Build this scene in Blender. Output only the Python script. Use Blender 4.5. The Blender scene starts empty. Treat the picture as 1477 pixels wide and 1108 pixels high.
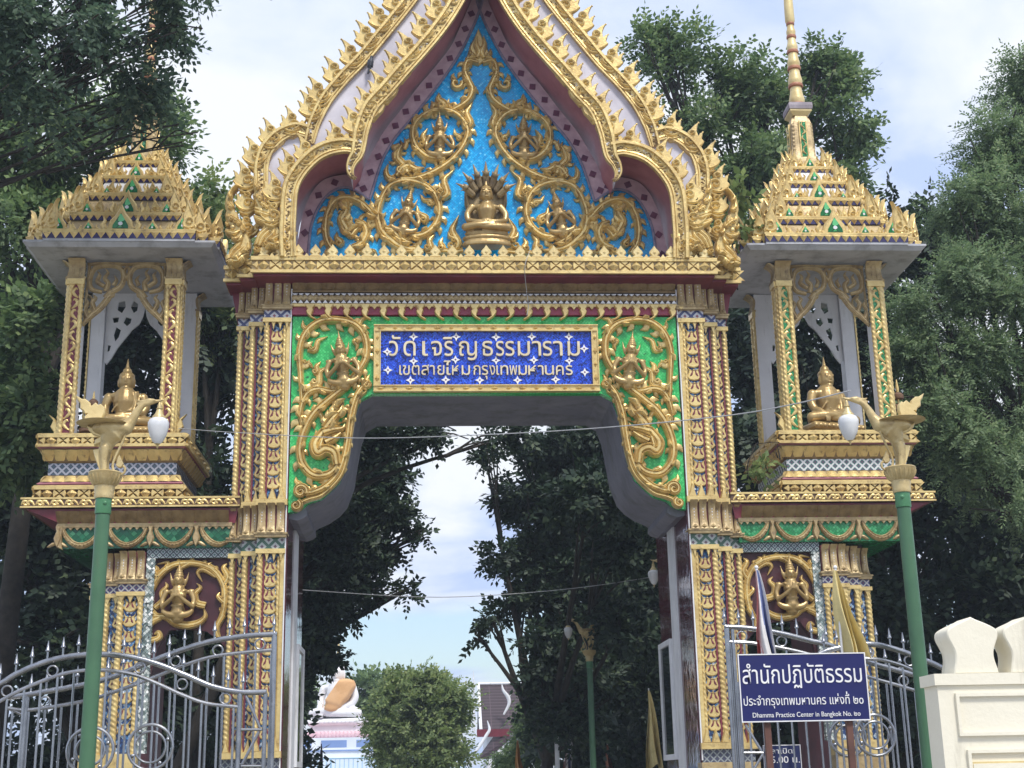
import bpy, bmesh, math, random
from mathutils import Vector, Matrix, Euler, noise as mnoise
random.seed(7)
scene = bpy.context.scene
COL = scene.collection
PI = math.pi
R = math.radians

# ---------------------------------------------------------------- camera
CAMX, CAMY, CAMZ = -1.199, -24.0, 1.6
FPX, YAW, PITCH, ROLL = 1980.0, 0.06885, 0.28262, -0.02129
IW, IH = 1477.0, 1108.0
_f = Vector((math.sin(YAW)*math.cos(PITCH), math.cos(YAW)*math.cos(PITCH), math.sin(PITCH)))
_r = Vector((math.cos(YAW), -math.sin(YAW), 0)); _u = _r.cross(_f)
_R = _r*math.cos(ROLL) + _u*math.sin(ROLL); _U = -_r*math.sin(ROLL) + _u*math.cos(ROLL)
cam_data = bpy.data.cameras.new('camera')
cam = bpy.data.objects.new('camera', cam_data); COL.objects.link(cam)
cam.matrix_world = Matrix(((_R.x,_U.x,-_f.x,CAMX),(_R.y,_U.y,-_f.y,CAMY),(_R.z,_U.z,-_f.z,CAMZ),(0,0,0,1)))
cam_data.sensor_fit = 'HORIZONTAL'; cam_data.sensor_width = 36.0
cam_data.lens = FPX/IW*36.0
cam_data.clip_start = 0.1; cam_data.clip_end = 3000
scene.camera = cam

# ---------------------------------------------------------------- light
SUN_EL, SUN_AZ = R(56), R(158)          # azimuth measured from +Y (north) clockwise: behind the viewer, to the right
world = bpy.data.worlds.new('World'); scene.world = world; world.use_nodes = True
def build_world():
    nt = world.node_tree; N = nt.nodes; L = nt.links
    N.clear()
    out = N.new('ShaderNodeOutputWorld'); bg = N.new('ShaderNodeBackground')
    sky = N.new('ShaderNodeTexSky'); sky.sky_type = 'NISHITA'; sky.sun_disc = False
    sky.sun_elevation = SUN_EL; sky.sun_rotation = SUN_AZ
    sky.air_density = 1.0; sky.dust_density = 1.6; sky.ozone_density = 1.2
    tc = N.new('ShaderNodeTexCoord')
    sep = N.new('ShaderNodeSeparateXYZ'); L.new(tc.outputs['Generated'], sep.inputs[0])
    # cloud layer seen on a flat sheet overhead: direction divided by height
    zc = N.new('ShaderNodeMath'); zc.operation = 'ADD'; zc.inputs[1].default_value = 0.16; L.new(sep.outputs[2], zc.inputs[0])
    dv = N.new('ShaderNodeVectorMath'); dv.operation = 'DIVIDE'
    cb = N.new('ShaderNodeCombineXYZ')
    for i in range(3): L.new(zc.outputs[0], cb.inputs[i])
    L.new(tc.outputs['Generated'], dv.inputs[0]); L.new(cb.outputs[0], dv.inputs[1])
    def noise(scale, detail, rough, off, src=dv):
        m = N.new('ShaderNodeMapping'); m.inputs['Location'].default_value = off
        L.new(src.outputs[0], m.inputs['Vector'])
        n = N.new('ShaderNodeTexNoise'); n.inputs['Scale'].default_value = scale; n.inputs['Detail'].default_value = detail
        n.inputs['Roughness'].default_value = rough; n.inputs['Distortion'].default_value = 0.3
        L.new(m.outputs[0], n.inputs['Vector']); return n
    n1 = noise(1.7, 7, .55, CLOUD_OFF); n2 = noise(2.3, 6, .55, SHADE_OFF)
    def ramp(src, stops):
        r = N.new('ShaderNodeValToRGB'); e = r.color_ramp.elements
        e[0].position, e[0].color = stops[0]; e[1].position, e[1].color = stops[-1]
        for p, c in stops[1:-1]:
            k = e.new(p); k.color = c
        L.new(src, r.inputs[0]); return r
    # cover of cloud: nearly everywhere, with a clear blue gap low over the horizon
    low = ramp(sep.outputs[2], [(0.0,(.62,)*3+(1,)), (.05,(.42,)*3+(1,)), (.085,(-.28+.3,)*3+(1,)), (.115,(.0,)*3+(1,)), (.135,(.30,)*3+(1,)), (.17,(.40,)*3+(1,)), (.3,(.42,)*3+(1,))])
    ad = N.new('ShaderNodeMath'); ad.operation = 'ADD'; L.new(low.outputs[0], ad.inputs[0]); L.new(n1.outputs['Fac'], ad.inputs[1])
    cov = ramp(ad.outputs[0], [(.55,(0,0,0,1)), (.80,(1,1,1,1))])
    shade = ramp(n2.outputs['Fac'], [(.38,CLOUD_DARK), (.50,CLOUD_MID), (.60,CLOUD_LIGHT)])
    sk = N.new('ShaderNodeVectorMath'); sk.operation = 'SCALE'; sk.inputs['Scale'].default_value = 1.0
    L.new(sky.outputs[0], sk.inputs[0])
    mix = N.new('ShaderNodeMix'); mix.data_type = 'RGBA'
    L.new(cov.outputs[0], mix.inputs['Factor']); L.new(sk.outputs[0], mix.inputs['A']); L.new(shade.outputs[0], mix.inputs['B'])
    L.new(mix.outputs['Result'], bg.inputs['Color']); bg.inputs['Strength'].default_value = SKY_STRENGTH
    L.new(bg.outputs[0], out.inputs['Surface'])
SKY_STRENGTH = 0.11
CLOUD_OFF = (3.1, 1.7, 0.4); SHADE_OFF = (0.6, 5.2, 2.0)
_k = 1/SKY_STRENGTH
CLOUD_LIGHT = (.575*_k, .60*_k, .645*_k, 1); CLOUD_MID = (.48*_k, .53*_k, .64*_k, 1); CLOUD_DARK = (.34*_k, .42*_k, .62*_k, 1)
build_world()
sun_d = bpy.data.lights.new('sun', 'SUN'); sun_d.energy = 2.0; sun_d.angle = R(13); sun_d.color = (1, .95, .86)
sun = bpy.data.objects.new('sun', sun_d); COL.objects.link(sun)
_sd = Vector((math.sin(SUN_AZ)*math.cos(SUN_EL), math.cos(SUN_AZ)*math.cos(SUN_EL), math.sin(SUN_EL)))
sun.rotation_euler = _sd.to_track_quat('Z', 'Y').to_euler(); sun.location = _sd*60
scene.view_settings.view_transform = 'Standard'; scene.view_settings.look = 'None'
scene.view_settings.exposure = 0.80; scene.view_settings.gamma = 1.0; scene.view_settings.use_curve_mapping = False

# ---------------------------------------------------------------- measuring: where a ray of the photograph meets the plane at distance Y
def at(px, py, Y=0.0):
    d = _f*FPX + _R*(px-IW/2) - _U*(py-IH/2)
    t = (Y-CAMY)/d.y
    return Vector((CAMX+d.x*t, Y, CAMZ+d.z*t))
def xz(px, py, Y=0.0):
    p = at(px, py, Y); return (p.x, p.z)

# ---------------------------------------------------------------- materials
MATS = {}
def mat(name, fn, **kw):
    if name in MATS: return MATS[name]
    m = bpy.data.materials.new(name); m.use_nodes = True
    nt = m.node_tree; nt.nodes.clear()
    out = nt.nodes.new('ShaderNodeOutputMaterial'); b = nt.nodes.new('ShaderNodeBsdfPrincipled')
    nt.links.new(b.outputs[0], out.inputs['Surface'])
    fn(nt, b, **kw); MATS[name] = m; return m
def _c(c): return tuple(c[:3])+(1,)
def _ramp(nt, src, stops, interp='LINEAR'):
    r = nt.nodes.new('ShaderNodeValToRGB'); r.color_ramp.interpolation = interp; e = r.color_ramp.elements
    e[0].position, e[0].color = stops[0][0], _c(stops[0][1]); e[1].position, e[1].color = stops[-1][0], _c(stops[-1][1])
    for p, c in stops[1:-1]:
        k = e.new(p); k.color = _c(c)
    nt.links.new(src, r.inputs[0]); return r.outputs[0]
def _noise(nt, scale, detail=4, rough=.55, vec=None, dist=0.0):
    n = nt.nodes.new('ShaderNodeTexNoise'); n.inputs['Scale'].default_value = scale; n.inputs['Detail'].default_value = detail
    n.inputs['Roughness'].default_value = rough; n.inputs['Distortion'].default_value = dist
    if vec is None:
        t = nt.nodes.new('ShaderNodeTexCoord'); vec = t.outputs['Object']
    nt.links.new(vec, n.inputs['Vector']); return n.outputs['Fac']
def _bump(nt, b, src, strength, dist=.02):
    k = nt.nodes.new('ShaderNodeBump'); k.inputs['Strength'].default_value = strength; k.inputs['Distance'].default_value = dist
    nt.links.new(src, k.inputs['Height']); nt.links.new(k.outputs[0], b.inputs['Normal'])
def _math(nt, op, a, b=None, c=None):
    m = nt.nodes.new('ShaderNodeMath'); m.operation = op
    for i, v in enumerate((a, b, c)):
        if v is None: continue
        if isinstance(v, (int, float)): m.inputs[i].default_value = v
        else: nt.links.new(v, m.inputs[i])
    return m.outputs[0]
def _mix(nt, fac, a, b):
    m = nt.nodes.new('ShaderNodeMix'); m.data_type = 'RGBA'
    for k, v in (('Factor', fac), ('A', a), ('B', b)):
        if isinstance(v, (int, float)): m.inputs[k].default_value = v
        elif isinstance(v, (tuple, list)): m.inputs[k].default_value = _c(v)
        else: nt.links.new(v, m.inputs[k])
    return m.outputs['Result']
def f_paint(nt, b, a=(.5,.5,.5), c=None, scale=3.0, rough=.6, metal=0.0, bump=.15, bscale=40.0, coat=0.0, spread=.16, stain=None):
    """worn paint: two tones of the same colour, mottled, with a fine uneven skin"""
    c = c or tuple(v*.7 for v in a)
    n = _noise(nt, scale, 7, .6)
    col = _ramp(nt, n, [(.5-spread, c), (.5+spread, a)])
    if stain:                                            # runs of dirt or worn patches: (scale, vertical stretch, from, to, colour)
        t = nt.nodes.new('ShaderNodeTexCoord'); mp = nt.nodes.new('ShaderNodeMapping'); mp.inputs['Scale'].default_value = (1,1,stain[1]); nt.links.new(t.outputs['Object'], mp.inputs['Vector'])
        k = _noise(nt, stain[0], 8, .68, mp.outputs[0])
        col = _mix(nt, _ramp(nt, k, [(stain[2],(0,0,0)),(stain[3],(1,1,1))]), col, stain[4])
        rg = _math(nt, 'ADD', _math(nt, 'MULTIPLY', _noise(nt, stain[0]*2, 5), .35), rough-.15); nt.links.new(rg, b.inputs['Roughness'])
    nt.links.new(col, b.inputs['Base Color'])
    b.inputs['Metallic'].default_value = metal
    if not stain: b.inputs['Roughness'].default_value = rough
    if coat: b.inputs['Coat Weight'].default_value = coat; b.inputs['Coat Roughness'].default_value = .12
    if bump: _bump(nt, b, _noise(nt, bscale, 3), bump)
def f_mosaic(nt, b, stops=None, scale=14.0, rough=.22, flat=False, bump=.5, grout=None, big=None):
    """small mirror tiles, each with its own tone and tilt; big = stops of a slow weathering tone"""
    t = nt.nodes.new('ShaderNodeTexCoord')
    mp = nt.nodes.new('ShaderNodeMapping'); mp.inputs['Rotation'].default_value = (0, R(45), 0)
    if flat: mp.inputs['Scale'].default_value = (1, 0.0, 1)
    nt.links.new(t.outputs['Object'], mp.inputs['Vector'])
    v = nt.nodes.new('ShaderNodeTexVoronoi'); v.inputs['Scale'].default_value = scale; v.inputs['Randomness'].default_value = .25
    nt.links.new(mp.outputs[0], v.inputs['Vector'])
    s = nt.nodes.new('ShaderNodeSeparateColor'); nt.links.new(v.outputs['Color'], s.inputs[0])
    col = _ramp(nt, s.outputs[0], stops, 'LINEAR')
    if big:
        col = _mix(nt, _ramp(nt, _noise(nt, big[0], 5, .65), [(big[1], (0,0,0)), (big[2], (1,1,1))]), col, big[3])
    d = nt.nodes.new('ShaderNodeTexVoronoi'); d.feature = 'DISTANCE_TO_EDGE'; d.inputs['Scale'].default_value = scale; d.inputs['Randomness'].default_value = .25
    nt.links.new(mp.outputs[0], d.inputs['Vector'])
    edge = _math(nt, 'LESS_THAN', d.outputs['Distance'], .045)
    if grout: col = _mix(nt, edge, col, grout)
    nt.links.new(col, b.inputs['Base Color']); b.inputs['Roughness'].default_value = rough
    # every tile leans a little its own way
    n2 = nt.nodes.new('ShaderNodeNewGeometry')
    sub = nt.nodes.new('ShaderNodeVectorMath'); sub.operation = 'SUBTRACT'; nt.links.new(v.outputs['Color'], sub.inputs[0]); sub.inputs[1].default_value = (.5,.5,.5)
    sc = nt.nodes.new('ShaderNodeVectorMath'); sc.operation = 'SCALE'; sc.inputs['Scale'].default_value = bump; nt.links.new(sub.outputs[0], sc.inputs[0])
    ad = nt.nodes.new('ShaderNodeVectorMath'); nt.links.new(n2.outputs['Normal'], ad.inputs[0]); nt.links.new(sc.outputs[0], ad.inputs[1])
    no = nt.nodes.new('ShaderNodeVectorMath'); no.operation = 'NORMALIZE'; nt.links.new(ad.outputs[0], no.inputs[0]); nt.links.new(no.outputs[0], b.inputs['Normal'])
def f_lattice(nt, b, pitch=.1, line=(.05,.08,.3), fill=(.75,.76,.8), dot=(.35,.05,.07), lw=.16, dotr=.22, rough=.25):
    """glazed diagonal lattice: crossing lines, pale lozenges, a dark lozenge in the middle of each"""
    t = nt.nodes.new('ShaderNodeTexCoord'); s = nt.nodes.new('ShaderNodeSeparateXYZ'); nt.links.new(t.outputs['Object'], s.inputs[0])
    h = _math(nt, 'ADD', s.outputs[0], s.outputs[1])
    u = _math(nt, 'FRACT', _math(nt, 'DIVIDE', _math(nt, 'ADD', _math(nt, 'ADD', h, s.outputs[2]), 100.0), pitch))
    w = _math(nt, 'FRACT', _math(nt, 'DIVIDE', _math(nt, 'ADD', _math(nt, 'SUBTRACT', h, s.outputs[2]), 100.0), pitch))
    au = _math(nt, 'ABSOLUTE', _math(nt, 'SUBTRACT', u, .5)); aw = _math(nt, 'ABSOLUTE', _math(nt, 'SUBTRACT', w, .5))
    mx = _math(nt, 'MAXIMUM', au, aw)
    col = _mix(nt, _math(nt, 'LESS_THAN', mx, dotr), fill, dot)
    col = _mix(nt, _math(nt, 'GREATER_THAN', mx, .5-lw), col, line)
    col = _mix(nt, _math(nt, 'MULTIPLY', _noise(nt, 6, 4), .35), col, (.2,.19,.18))
    nt.links.new(col, b.inputs['Base Color']); b.inputs['Roughness'].default_value = rough
def f_walltile(nt, b, col=(.06,.012,.02), col2=(.09,.02,.03), tile=(.3,.45), rough=.07, yk=1.0):
    """glazed wall tiles of the jambs, laid in rows with thin joints"""
    t = nt.nodes.new('ShaderNodeTexCoord'); s = nt.nodes.new('ShaderNodeSeparateXYZ'); nt.links.new(t.outputs['Object'], s.inputs[0])
    h = _math(nt, 'ADD', _math(nt, 'ADD', s.outputs[0], _math(nt, 'MULTIPLY', s.outputs[1], yk)), 50.0)
    u = _math(nt, 'FRACT', _math(nt, 'DIVIDE', h, tile[0])); w = _math(nt, 'FRACT', _math(nt, 'DIVIDE', s.outputs[2], tile[1]))
    j = _math(nt, 'MAXIMUM', _math(nt, 'LESS_THAN', u, .03), _math(nt, 'LESS_THAN', w, .02 if yk else .14))
    base = _mix(nt, _noise(nt, 5, 6, .6), col, col2)
    nt.links.new(_mix(nt, j, base, tuple(v*2.2 for v in col2)), b.inputs['Base Color'])
    b.inputs['Roughness'].default_value = rough; b.inputs['Specular IOR Level'].default_value = .25
    _bump(nt, b, _noise(nt, 4, 2), .07, .05)
def M(name):
    D = {
     'gold': (f_paint, dict(a=(.80,.62,.27), c=(.56,.40,.16), scale=2.6, rough=.34, metal=.42, bump=.3, bscale=26, stain=(9,1,.54,.72,(.30,.20,.10)))),
     'old_gold': (f_paint, dict(a=(.55,.43,.23), c=(.33,.23,.11), scale=3.4, rough=.42, metal=.2, bump=.3, bscale=26, stain=(9,1,.52,.72,(.20,.14,.09)))),
     'pale_gold': (f_paint, dict(a=(.80,.66,.34), c=(.60,.45,.20), scale=3.0, rough=.38, metal=.2, bump=.2, bscale=30)),
     'gilt_body': (f_paint, dict(a=(.50,.36,.16), c=(.33,.22,.09), scale=3.2, rough=.34, metal=.4, bump=.08)),
     'lamp_gold': (f_paint, dict(a=(.62,.50,.26), c=(.42,.31,.14), scale=5, rough=.36, metal=.25, bump=.15, bscale=30, stain=(12,1,.55,.75,(.26,.18,.09)))),
     'groove_gold': (f_paint, dict(a=(.36,.25,.12), c=(.20,.13,.06), scale=5, rough=.6, metal=.2, bump=.8, bscale=60)),
     'maroon': (f_paint, dict(a=(.20,.032,.05), c=(.12,.02,.035), scale=2.5, rough=.45, bump=.1)),
     'soffit_red': (f_paint, dict(a=(.46,.20,.24), c=(.32,.11,.15), scale=1.8, rough=.5, bump=.12)),
     'pink_tile': (f_paint, dict(a=(.55,.40,.46), c=(.40,.27,.33), scale=5, rough=.3, bump=.1)),
     'plum': (f_paint, dict(a=(.16,.05,.10), c=(.09,.03,.07), scale=6, rough=.3, bump=0)),
     'white_wall': (f_paint, dict(a=(.78,.79,.83), c=(.66,.67,.71), scale=1.6, rough=.6, bump=.08, stain=(3.5,.18,.55,.80,(.36,.36,.36)))),
     'lilac_wall': (f_paint, dict(a=(.68,.66,.74), c=(.50,.48,.56), scale=2.0, rough=.55, bump=.08)),
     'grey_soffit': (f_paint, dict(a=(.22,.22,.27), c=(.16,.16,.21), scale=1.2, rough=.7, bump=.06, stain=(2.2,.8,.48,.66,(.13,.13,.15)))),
     'cream_wall': (f_paint, dict(a=(.80,.76,.64), c=(.72,.68,.56), scale=1.3, rough=.65, bump=.15, bscale=25, spread=.24, stain=(5,.15,.54,.76,(.42,.39,.31)))),
     'steel': (f_paint, dict(a=(.40,.41,.44), c=(.27,.28,.31), scale=6, rough=.24, metal=.95, bump=.03)),
     'green_pole': (f_paint, dict(a=(.065,.165,.085), c=(.05,.125,.068), scale=2.2, rough=.36, bump=.05, stain=(7,.2,.60,.74,(.09,.12,.08)))),
     'blue_mosaic': (f_mosaic, dict(stops=[(0,(.0,.29,.72)),(.5,(.0,.39,.88)),(.9,(.01,.48,.96)),(1,(.14,.62,1.0))], scale=24, rough=.22, bump=.11, grout=(.002,.20,.50), big=(3.2,.60,.72,(.0,.22,.60)))),
     'green_mosaic': (f_mosaic, dict(stops=[(0,(.02,.36,.09)),(.5,(.045,.50,.13)),(.92,(.07,.58,.17)),(1,(.12,.64,.22))], scale=24, rough=.22, bump=.11, grout=(.02,.26,.07), big=(5,.63,.67,(.006,.05,.02)))),
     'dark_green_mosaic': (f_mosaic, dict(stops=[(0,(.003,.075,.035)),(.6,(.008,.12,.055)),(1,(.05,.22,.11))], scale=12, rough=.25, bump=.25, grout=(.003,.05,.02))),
     'navy_mosaic': (f_mosaic, dict(stops=[(0,(.008,.012,.05)),(.4,(.015,.05,.18)),(.7,(.06,.20,.45)),(.88,(.30,.42,.58)),(1,(.75,.78,.8))], scale=24, rough=.2, bump=.35, grout=(.02,.02,.04))),
     'sign_mosaic': (f_mosaic, dict(stops=[(0,(.01,.05,.52)),(.6,(.015,.08,.72)),(1,(.04,.15,.85))], scale=26, rough=.25, bump=.22, grout=(.003,.015,.16))),
     'mirror_mosaic': (f_mosaic, dict(stops=[(0,(.12,.16,.16)),(.4,(.25,.32,.32)),(.75,(.6,.64,.62)),(1,(.85,.86,.85))], scale=22, rough=.12, bump=.6, grout=(.05,.06,.06))),
     'tile_blue': (f_lattice, dict(pitch=.23, line=(.03,.05,.20), fill=(.62,.64,.72), dot=(.25,.06,.10), lw=.14, dotr=.14)),
     'tile_green': (f_lattice, dict(pitch=.23, line=(.02,.11,.07), fill=(.45,.50,.52), dot=(.10,.05,.10), lw=.15, dotr=.14)),
     'tile_small': (f_lattice, dict(pitch=.12, line=(.01,.03,.04), fill=(.36,.42,.46), dot=(.02,.09,.08), lw=.13, dotr=.2)),
     'tile_dark': (f_lattice, dict(pitch=.12, line=(.26,.30,.34), fill=(.03,.04,.08), dot=(.02,.03,.10), lw=.12, dotr=.2)),
     'tile_pedestal': (f_lattice, dict(pitch=.15, line=(.72,.73,.76), fill=(.04,.15,.14), dot=(.13,.05,.12), lw=.15, dotr=.16)),
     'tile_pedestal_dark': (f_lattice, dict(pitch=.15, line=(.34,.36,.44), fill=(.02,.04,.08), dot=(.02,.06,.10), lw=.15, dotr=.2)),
     'jamb_tile': (f_walltile, {}),
     'jamb_white_tile': (f_walltile, dict(col=(.55,.55,.60), col2=(.70,.70,.74), rough=.2)),
     'blue_board': (f_paint, dict(a=(.002,.006,.11), c=(.0015,.005,.085), scale=1.5, rough=.6, bump=.04, bscale=4)),
     'letter_gold': (f_paint, dict(a=(.78,.68,.47), c=(.62,.52,.34), scale=3, rough=.4, metal=.15, bump=.05)),
     'letter_white': (f_paint, dict(a=(.80,.80,.82), c=(.72,.72,.75), scale=3, rough=.5, bump=0)),
     'white_glaze': (f_paint, dict(a=(.80,.80,.82), c=(.66,.66,.7), scale=3, rough=.2, bump=0)),
     'green_glass': (f_mosaic, dict(stops=[(0,(.005,.12,.04)),(.5,(.015,.25,.07)),(1,(.12,.5,.2))], scale=9, rough=.12, bump=.5, grout=(.005,.07,.02))),
     'globe': (f_paint, dict(a=(.72,.73,.74), c=(.60,.61,.64), scale=5, rough=.25, bump=0, coat=.5)),
     'dark_bird': (f_paint, dict(a=(.05,.055,.075), c=(.025,.03,.04), scale=9, rough=.6, bump=.1)),
     'brown_post': (f_paint, dict(a=(.15,.065,.05), c=(.09,.04,.03), scale=4, rough=.6, bump=.1)),
     'wire': (f_paint, dict(a=(.45,.46,.48), c=(.35,.36,.38), scale=4, rough=.5, bump=0)),
     'black_wire': (f_paint, dict(a=(.03,.03,.03), c=(.02,.02,.02), scale=4, rough=.5, bump=0)),
     'dark_gap': (f_paint, dict(a=(.05,.028,.02), c=(.03,.016,.012), scale=4, rough=.7, bump=0)),
    }
    fn, kw = D[name]
    return mat(name, fn, **kw)

# ---------------------------------------------------------------- mesh building
def catmull(pts, n=6, closed=False):
    P = [Vector(p) for p in pts]; out = []
    m = len(P)
    if m < 3 and not closed:
        return [P[0].lerp(P[-1], i/n) for i in range(n+1)]
    segs = m if closed else m-1
    for i in range(segs):
        p1, p2 = P[i % m], P[(i+1) % m]
        p0 = P[(i-1) % m] if closed or i > 0 else p1*2-p2
        p3 = P[(i+2) % m] if closed or i+2 < m else p2*2-p1
        for k in range(n):
            t = k/n
            out.append(.5*((2*p1)+(p2-p0)*t+(2*p0-5*p1+4*p2-p3)*t*t+(3*p1-p0-3*p2+p3)*t**3))
    if not closed: out.append(P[-1].copy())
    return out
SCROLL = [(-1,0),(-.93,.55),(-.62,.95),(-.40,.72),(-.18,.98),(.18,.98),(.40,.72),(.62,.95),(.93,.55),(1,0)]
SLIM = [(-1,0),(-.75,.7),(0,1),(.75,.7),(1,0)]
class MB:
    def __init__(s): s.v = []; s.f = []; s.m = []; s.cm = 0
    def add(s, V, F):
        o = len(s.v); s.v += [tuple(p) for p in V]; s.f += [tuple(i+o for i in q) for q in F]; s.m += [s.cm]*len(F); return s
    def boxp(s, x0,x1,y0,y1,z0,z1):
        if x0 > x1: x0, x1 = x1, x0
        V = [(x0,y0,z0),(x1,y0,z0),(x1,y1,z0),(x0,y1,z0),(x0,y0,z1),(x1,y0,z1),(x1,y1,z1),(x0,y1,z1)]
        return s.add(V, [(0,3,2,1),(4,5,6,7),(0,1,5,4),(1,2,6,5),(2,3,7,6),(3,0,4,7)])
    def box(s, c, d, rz=0.0):
        cs, sn = math.cos(rz), math.sin(rz); V = []
        for k in (-1,1):
            for (i,j) in ((-1,-1),(1,-1),(1,1),(-1,1)):
                x, y = i*d[0]/2, j*d[1]/2
                V.append((c[0]+x*cs-y*sn, c[1]+x*sn+y*cs, c[2]+k*d[2]/2))
        return s.add(V, [(0,3,2,1),(4,5,6,7),(0,1,5,4),(1,2,6,5),(2,3,7,6),(3,0,4,7)])
    def prism(s, poly, y0, y1, inset=0.0, ch=0.0):
        """outline in x,z given thickness between y0 (front) and y1, with an optional chamfered front rim"""
        n = len(poly); V = []; F = []
        rings = [[(x,y1,z) for x,z in poly]]
        if inset:
            rings.append([(x,y0+ch,z) for x,z in poly])
            rings.append([(x,y0,z) for x,z in inset_poly(poly, inset)])
        else:
            rings.append([(x,y0,z) for x,z in poly])
        for r in rings: V += r
        for k in range(len(rings)-1):
            for i in range(n):
                j = (i+1) % n; F.append((k*n+i, k*n+j, (k+1)*n+j, (k+1)*n+i))
        s.add(V, F)
        tris = tri(poly); lo = (len(rings)-1)*n
        o = len(s.v)-len(V)
        for t in tris:
            s.f.append(tuple(o+lo+i for i in t)); s.f.append(tuple(o+i for i in reversed(t))); s.m += [s.cm]*2
        return s
    def ribbon(s, path, widths, Y, depth, prof=SCROLL, n=5, closed=False, smooth=True):
        """relief strip lying on the plane y=Y: path in x,z; widths are half widths along it"""
        P = catmull([(p[0],p[1]) for p in path], n, closed) if smooth else [Vector(p) for p in path]
        m = len(P); V = []; F = []; k = len(prof)
        nw = len(widths)
        for i, p in enumerate(P):
            if closed: t = P[(i+1) % m]-P[(i-1) % m]
            else: t = P[min(i+1,m-1)]-P[max(i-1,0)]
            if t.length < 1e-9: t = Vector((1,0))
            t.normalize(); nx, nz = -t.y, t.x
            q = i/(m-1)*(nw-1) if nw > 1 else 0; a = int(min(q, nw-2)) if nw > 1 else 0
            w = widths[a]*(1-(q-a))+widths[a+1]*(q-a) if nw > 1 else widths[0]
            wm = max(widths); h = depth*(.35+.65*min(1, w/wm)) if wm > 0 else depth
            if w < 1e-4: h = depth*.3
            for (u, e) in prof: V.append((p.x+nx*w*u, Y-h*e, p.y+nz*w*u))
        for i in range(m if closed else m-1):
            for j in range(k-1):
                a = i*k+j; b = ((i+1) % m)*k+j
                F.append((a, a+1, b+1, b))
        if not closed:
            F.append(tuple(range(k))); F.append(tuple((m-1)*k+j for j in reversed(range(k))))
        return s.add(V, F)
    def tube(s, pts, rad, n=8, cap=True):
        P = [Vector(p) for p in pts]; m = len(P)
        rad = rad if isinstance(rad, (list, tuple)) else [rad]*m
        V = []; F = []; up = Vector((0,0,1)); u = None
        for i, p in enumerate(P):
            t = P[min(i+1,m-1)]-P[max(i-1,0)]
            if t.length < 1e-9: t = Vector((0,0,1))
            t.normalize()
            if u is None:
                u = t.orthogonal().normalized()
            u = (u-t*u.dot(t))
            if u.length < 1e-6: u = t.orthogonal()
            u.normalize(); w = t.cross(u)
            for j in range(n):
                a = 2*PI*j/n; V.append(p+(u*math.cos(a)+w*math.sin(a))*rad[i])
        for i in range(m-1):
            for j in range(n):
                F.append((i*n+j, i*n+(j+1)%n, (i+1)*n+(j+1)%n, (i+1)*n+j))
        if cap: F.append(tuple(reversed(range(n)))); F.append(tuple((m-1)*n+j for j in range(n)))
        return s.add(V, F)
    def lathe(s, prof, c=(0,0,0), n=16, cap=True):
        V = []; F = []; m = len(prof)
        for (r, z) in prof:
            for j in range(n):
                a = 2*PI*j/n; V.append((c[0]+r*math.cos(a), c[1]+r*math.sin(a), c[2]+z))
        for i in range(m-1):
            for j in range(n): F.append((i*n+j, i*n+(j+1)%n, (i+1)*n+(j+1)%n, (i+1)*n+j))
        if cap: F.append(tuple(reversed(range(n)))); F.append(tuple((m-1)*n+j for j in range(n)))
        return s.add(V, F)
    def square_lathe(s, prof, c, rot=0.0, steps=0.0):
        """square tiers: profile of half width and height; steps indents each corner like a Thai redented plan"""
        V = []; F = []
        for (r, z) in prof:
            if steps:
                t = r-steps
                pl = [(-t,-r),(t,-r),(t,-t),(r,-t),(r,t),(t,t),(t,r),(-t,r),(-t,t),(-r,t),(-r,-t),(-t,-t)]
            else: pl = [(-r,-r),(r,-r),(r,r),(-r,r)]
            n = len(pl)
            for x, y in pl: V.append((c[0]+x, c[1]+y, c[2]+z))
        m = len(prof)
        for i in range(m-1):
            for j in range(n): F.append((i*n+j, i*n+(j+1)%n, (i+1)*n+(j+1)%n, (i+1)*n+j))
        F.append(tuple(reversed(range(n)))); F.append(tuple((m-1)*n+j for j in range(n)))
        return s.add(V, F)
    def ell(s, c, r, n=12, m=8, rot=None):
        V = []; F = []
        for i in range(m+1):
            ph = PI*i/m
            for j in range(n):
                a = 2*PI*j/n; p = Vector((r[0]*math.sin(ph)*math.cos(a), r[1]*math.sin(ph)*math.sin(a), r[2]*math.cos(ph)))
                if rot is not None: p = rot @ p
                V.append(p+Vector(c))
        for i in range(m):
            for j in range(n): F.append((i*n+j, (i+1)*n+j, (i+1)*n+(j+1)%n, i*n+(j+1)%n))
        return s.add(V, F)
    def limb(s, pts, rad, n=10, sub=4):
        P = catmull(pts, sub); m = len(P); k = len(rad)
        rr = []
        for i in range(m):
            q = i/(m-1)*(k-1); a = min(int(q), k-2); rr.append(rad[a]*(1-q+a)+rad[a+1]*(q-a))
        s.tube(P, rr, n)
        s.ell(P[0], (rr[0],)*3, n, 6); s.ell(P[-1], (rr[-1],)*3, n, 6); return s
    def pyramid(s, c, w, h, d):
        """a lozenge boss standing out of the plane y=c.y"""
        x,y,z = c
        return s.add([(x-w,y,z),(x,y,z-h),(x+w,y,z),(x,y,z+h),(x,y-d,z)], [(0,1,4),(1,2,4),(2,3,4),(3,0,4)])
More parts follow.
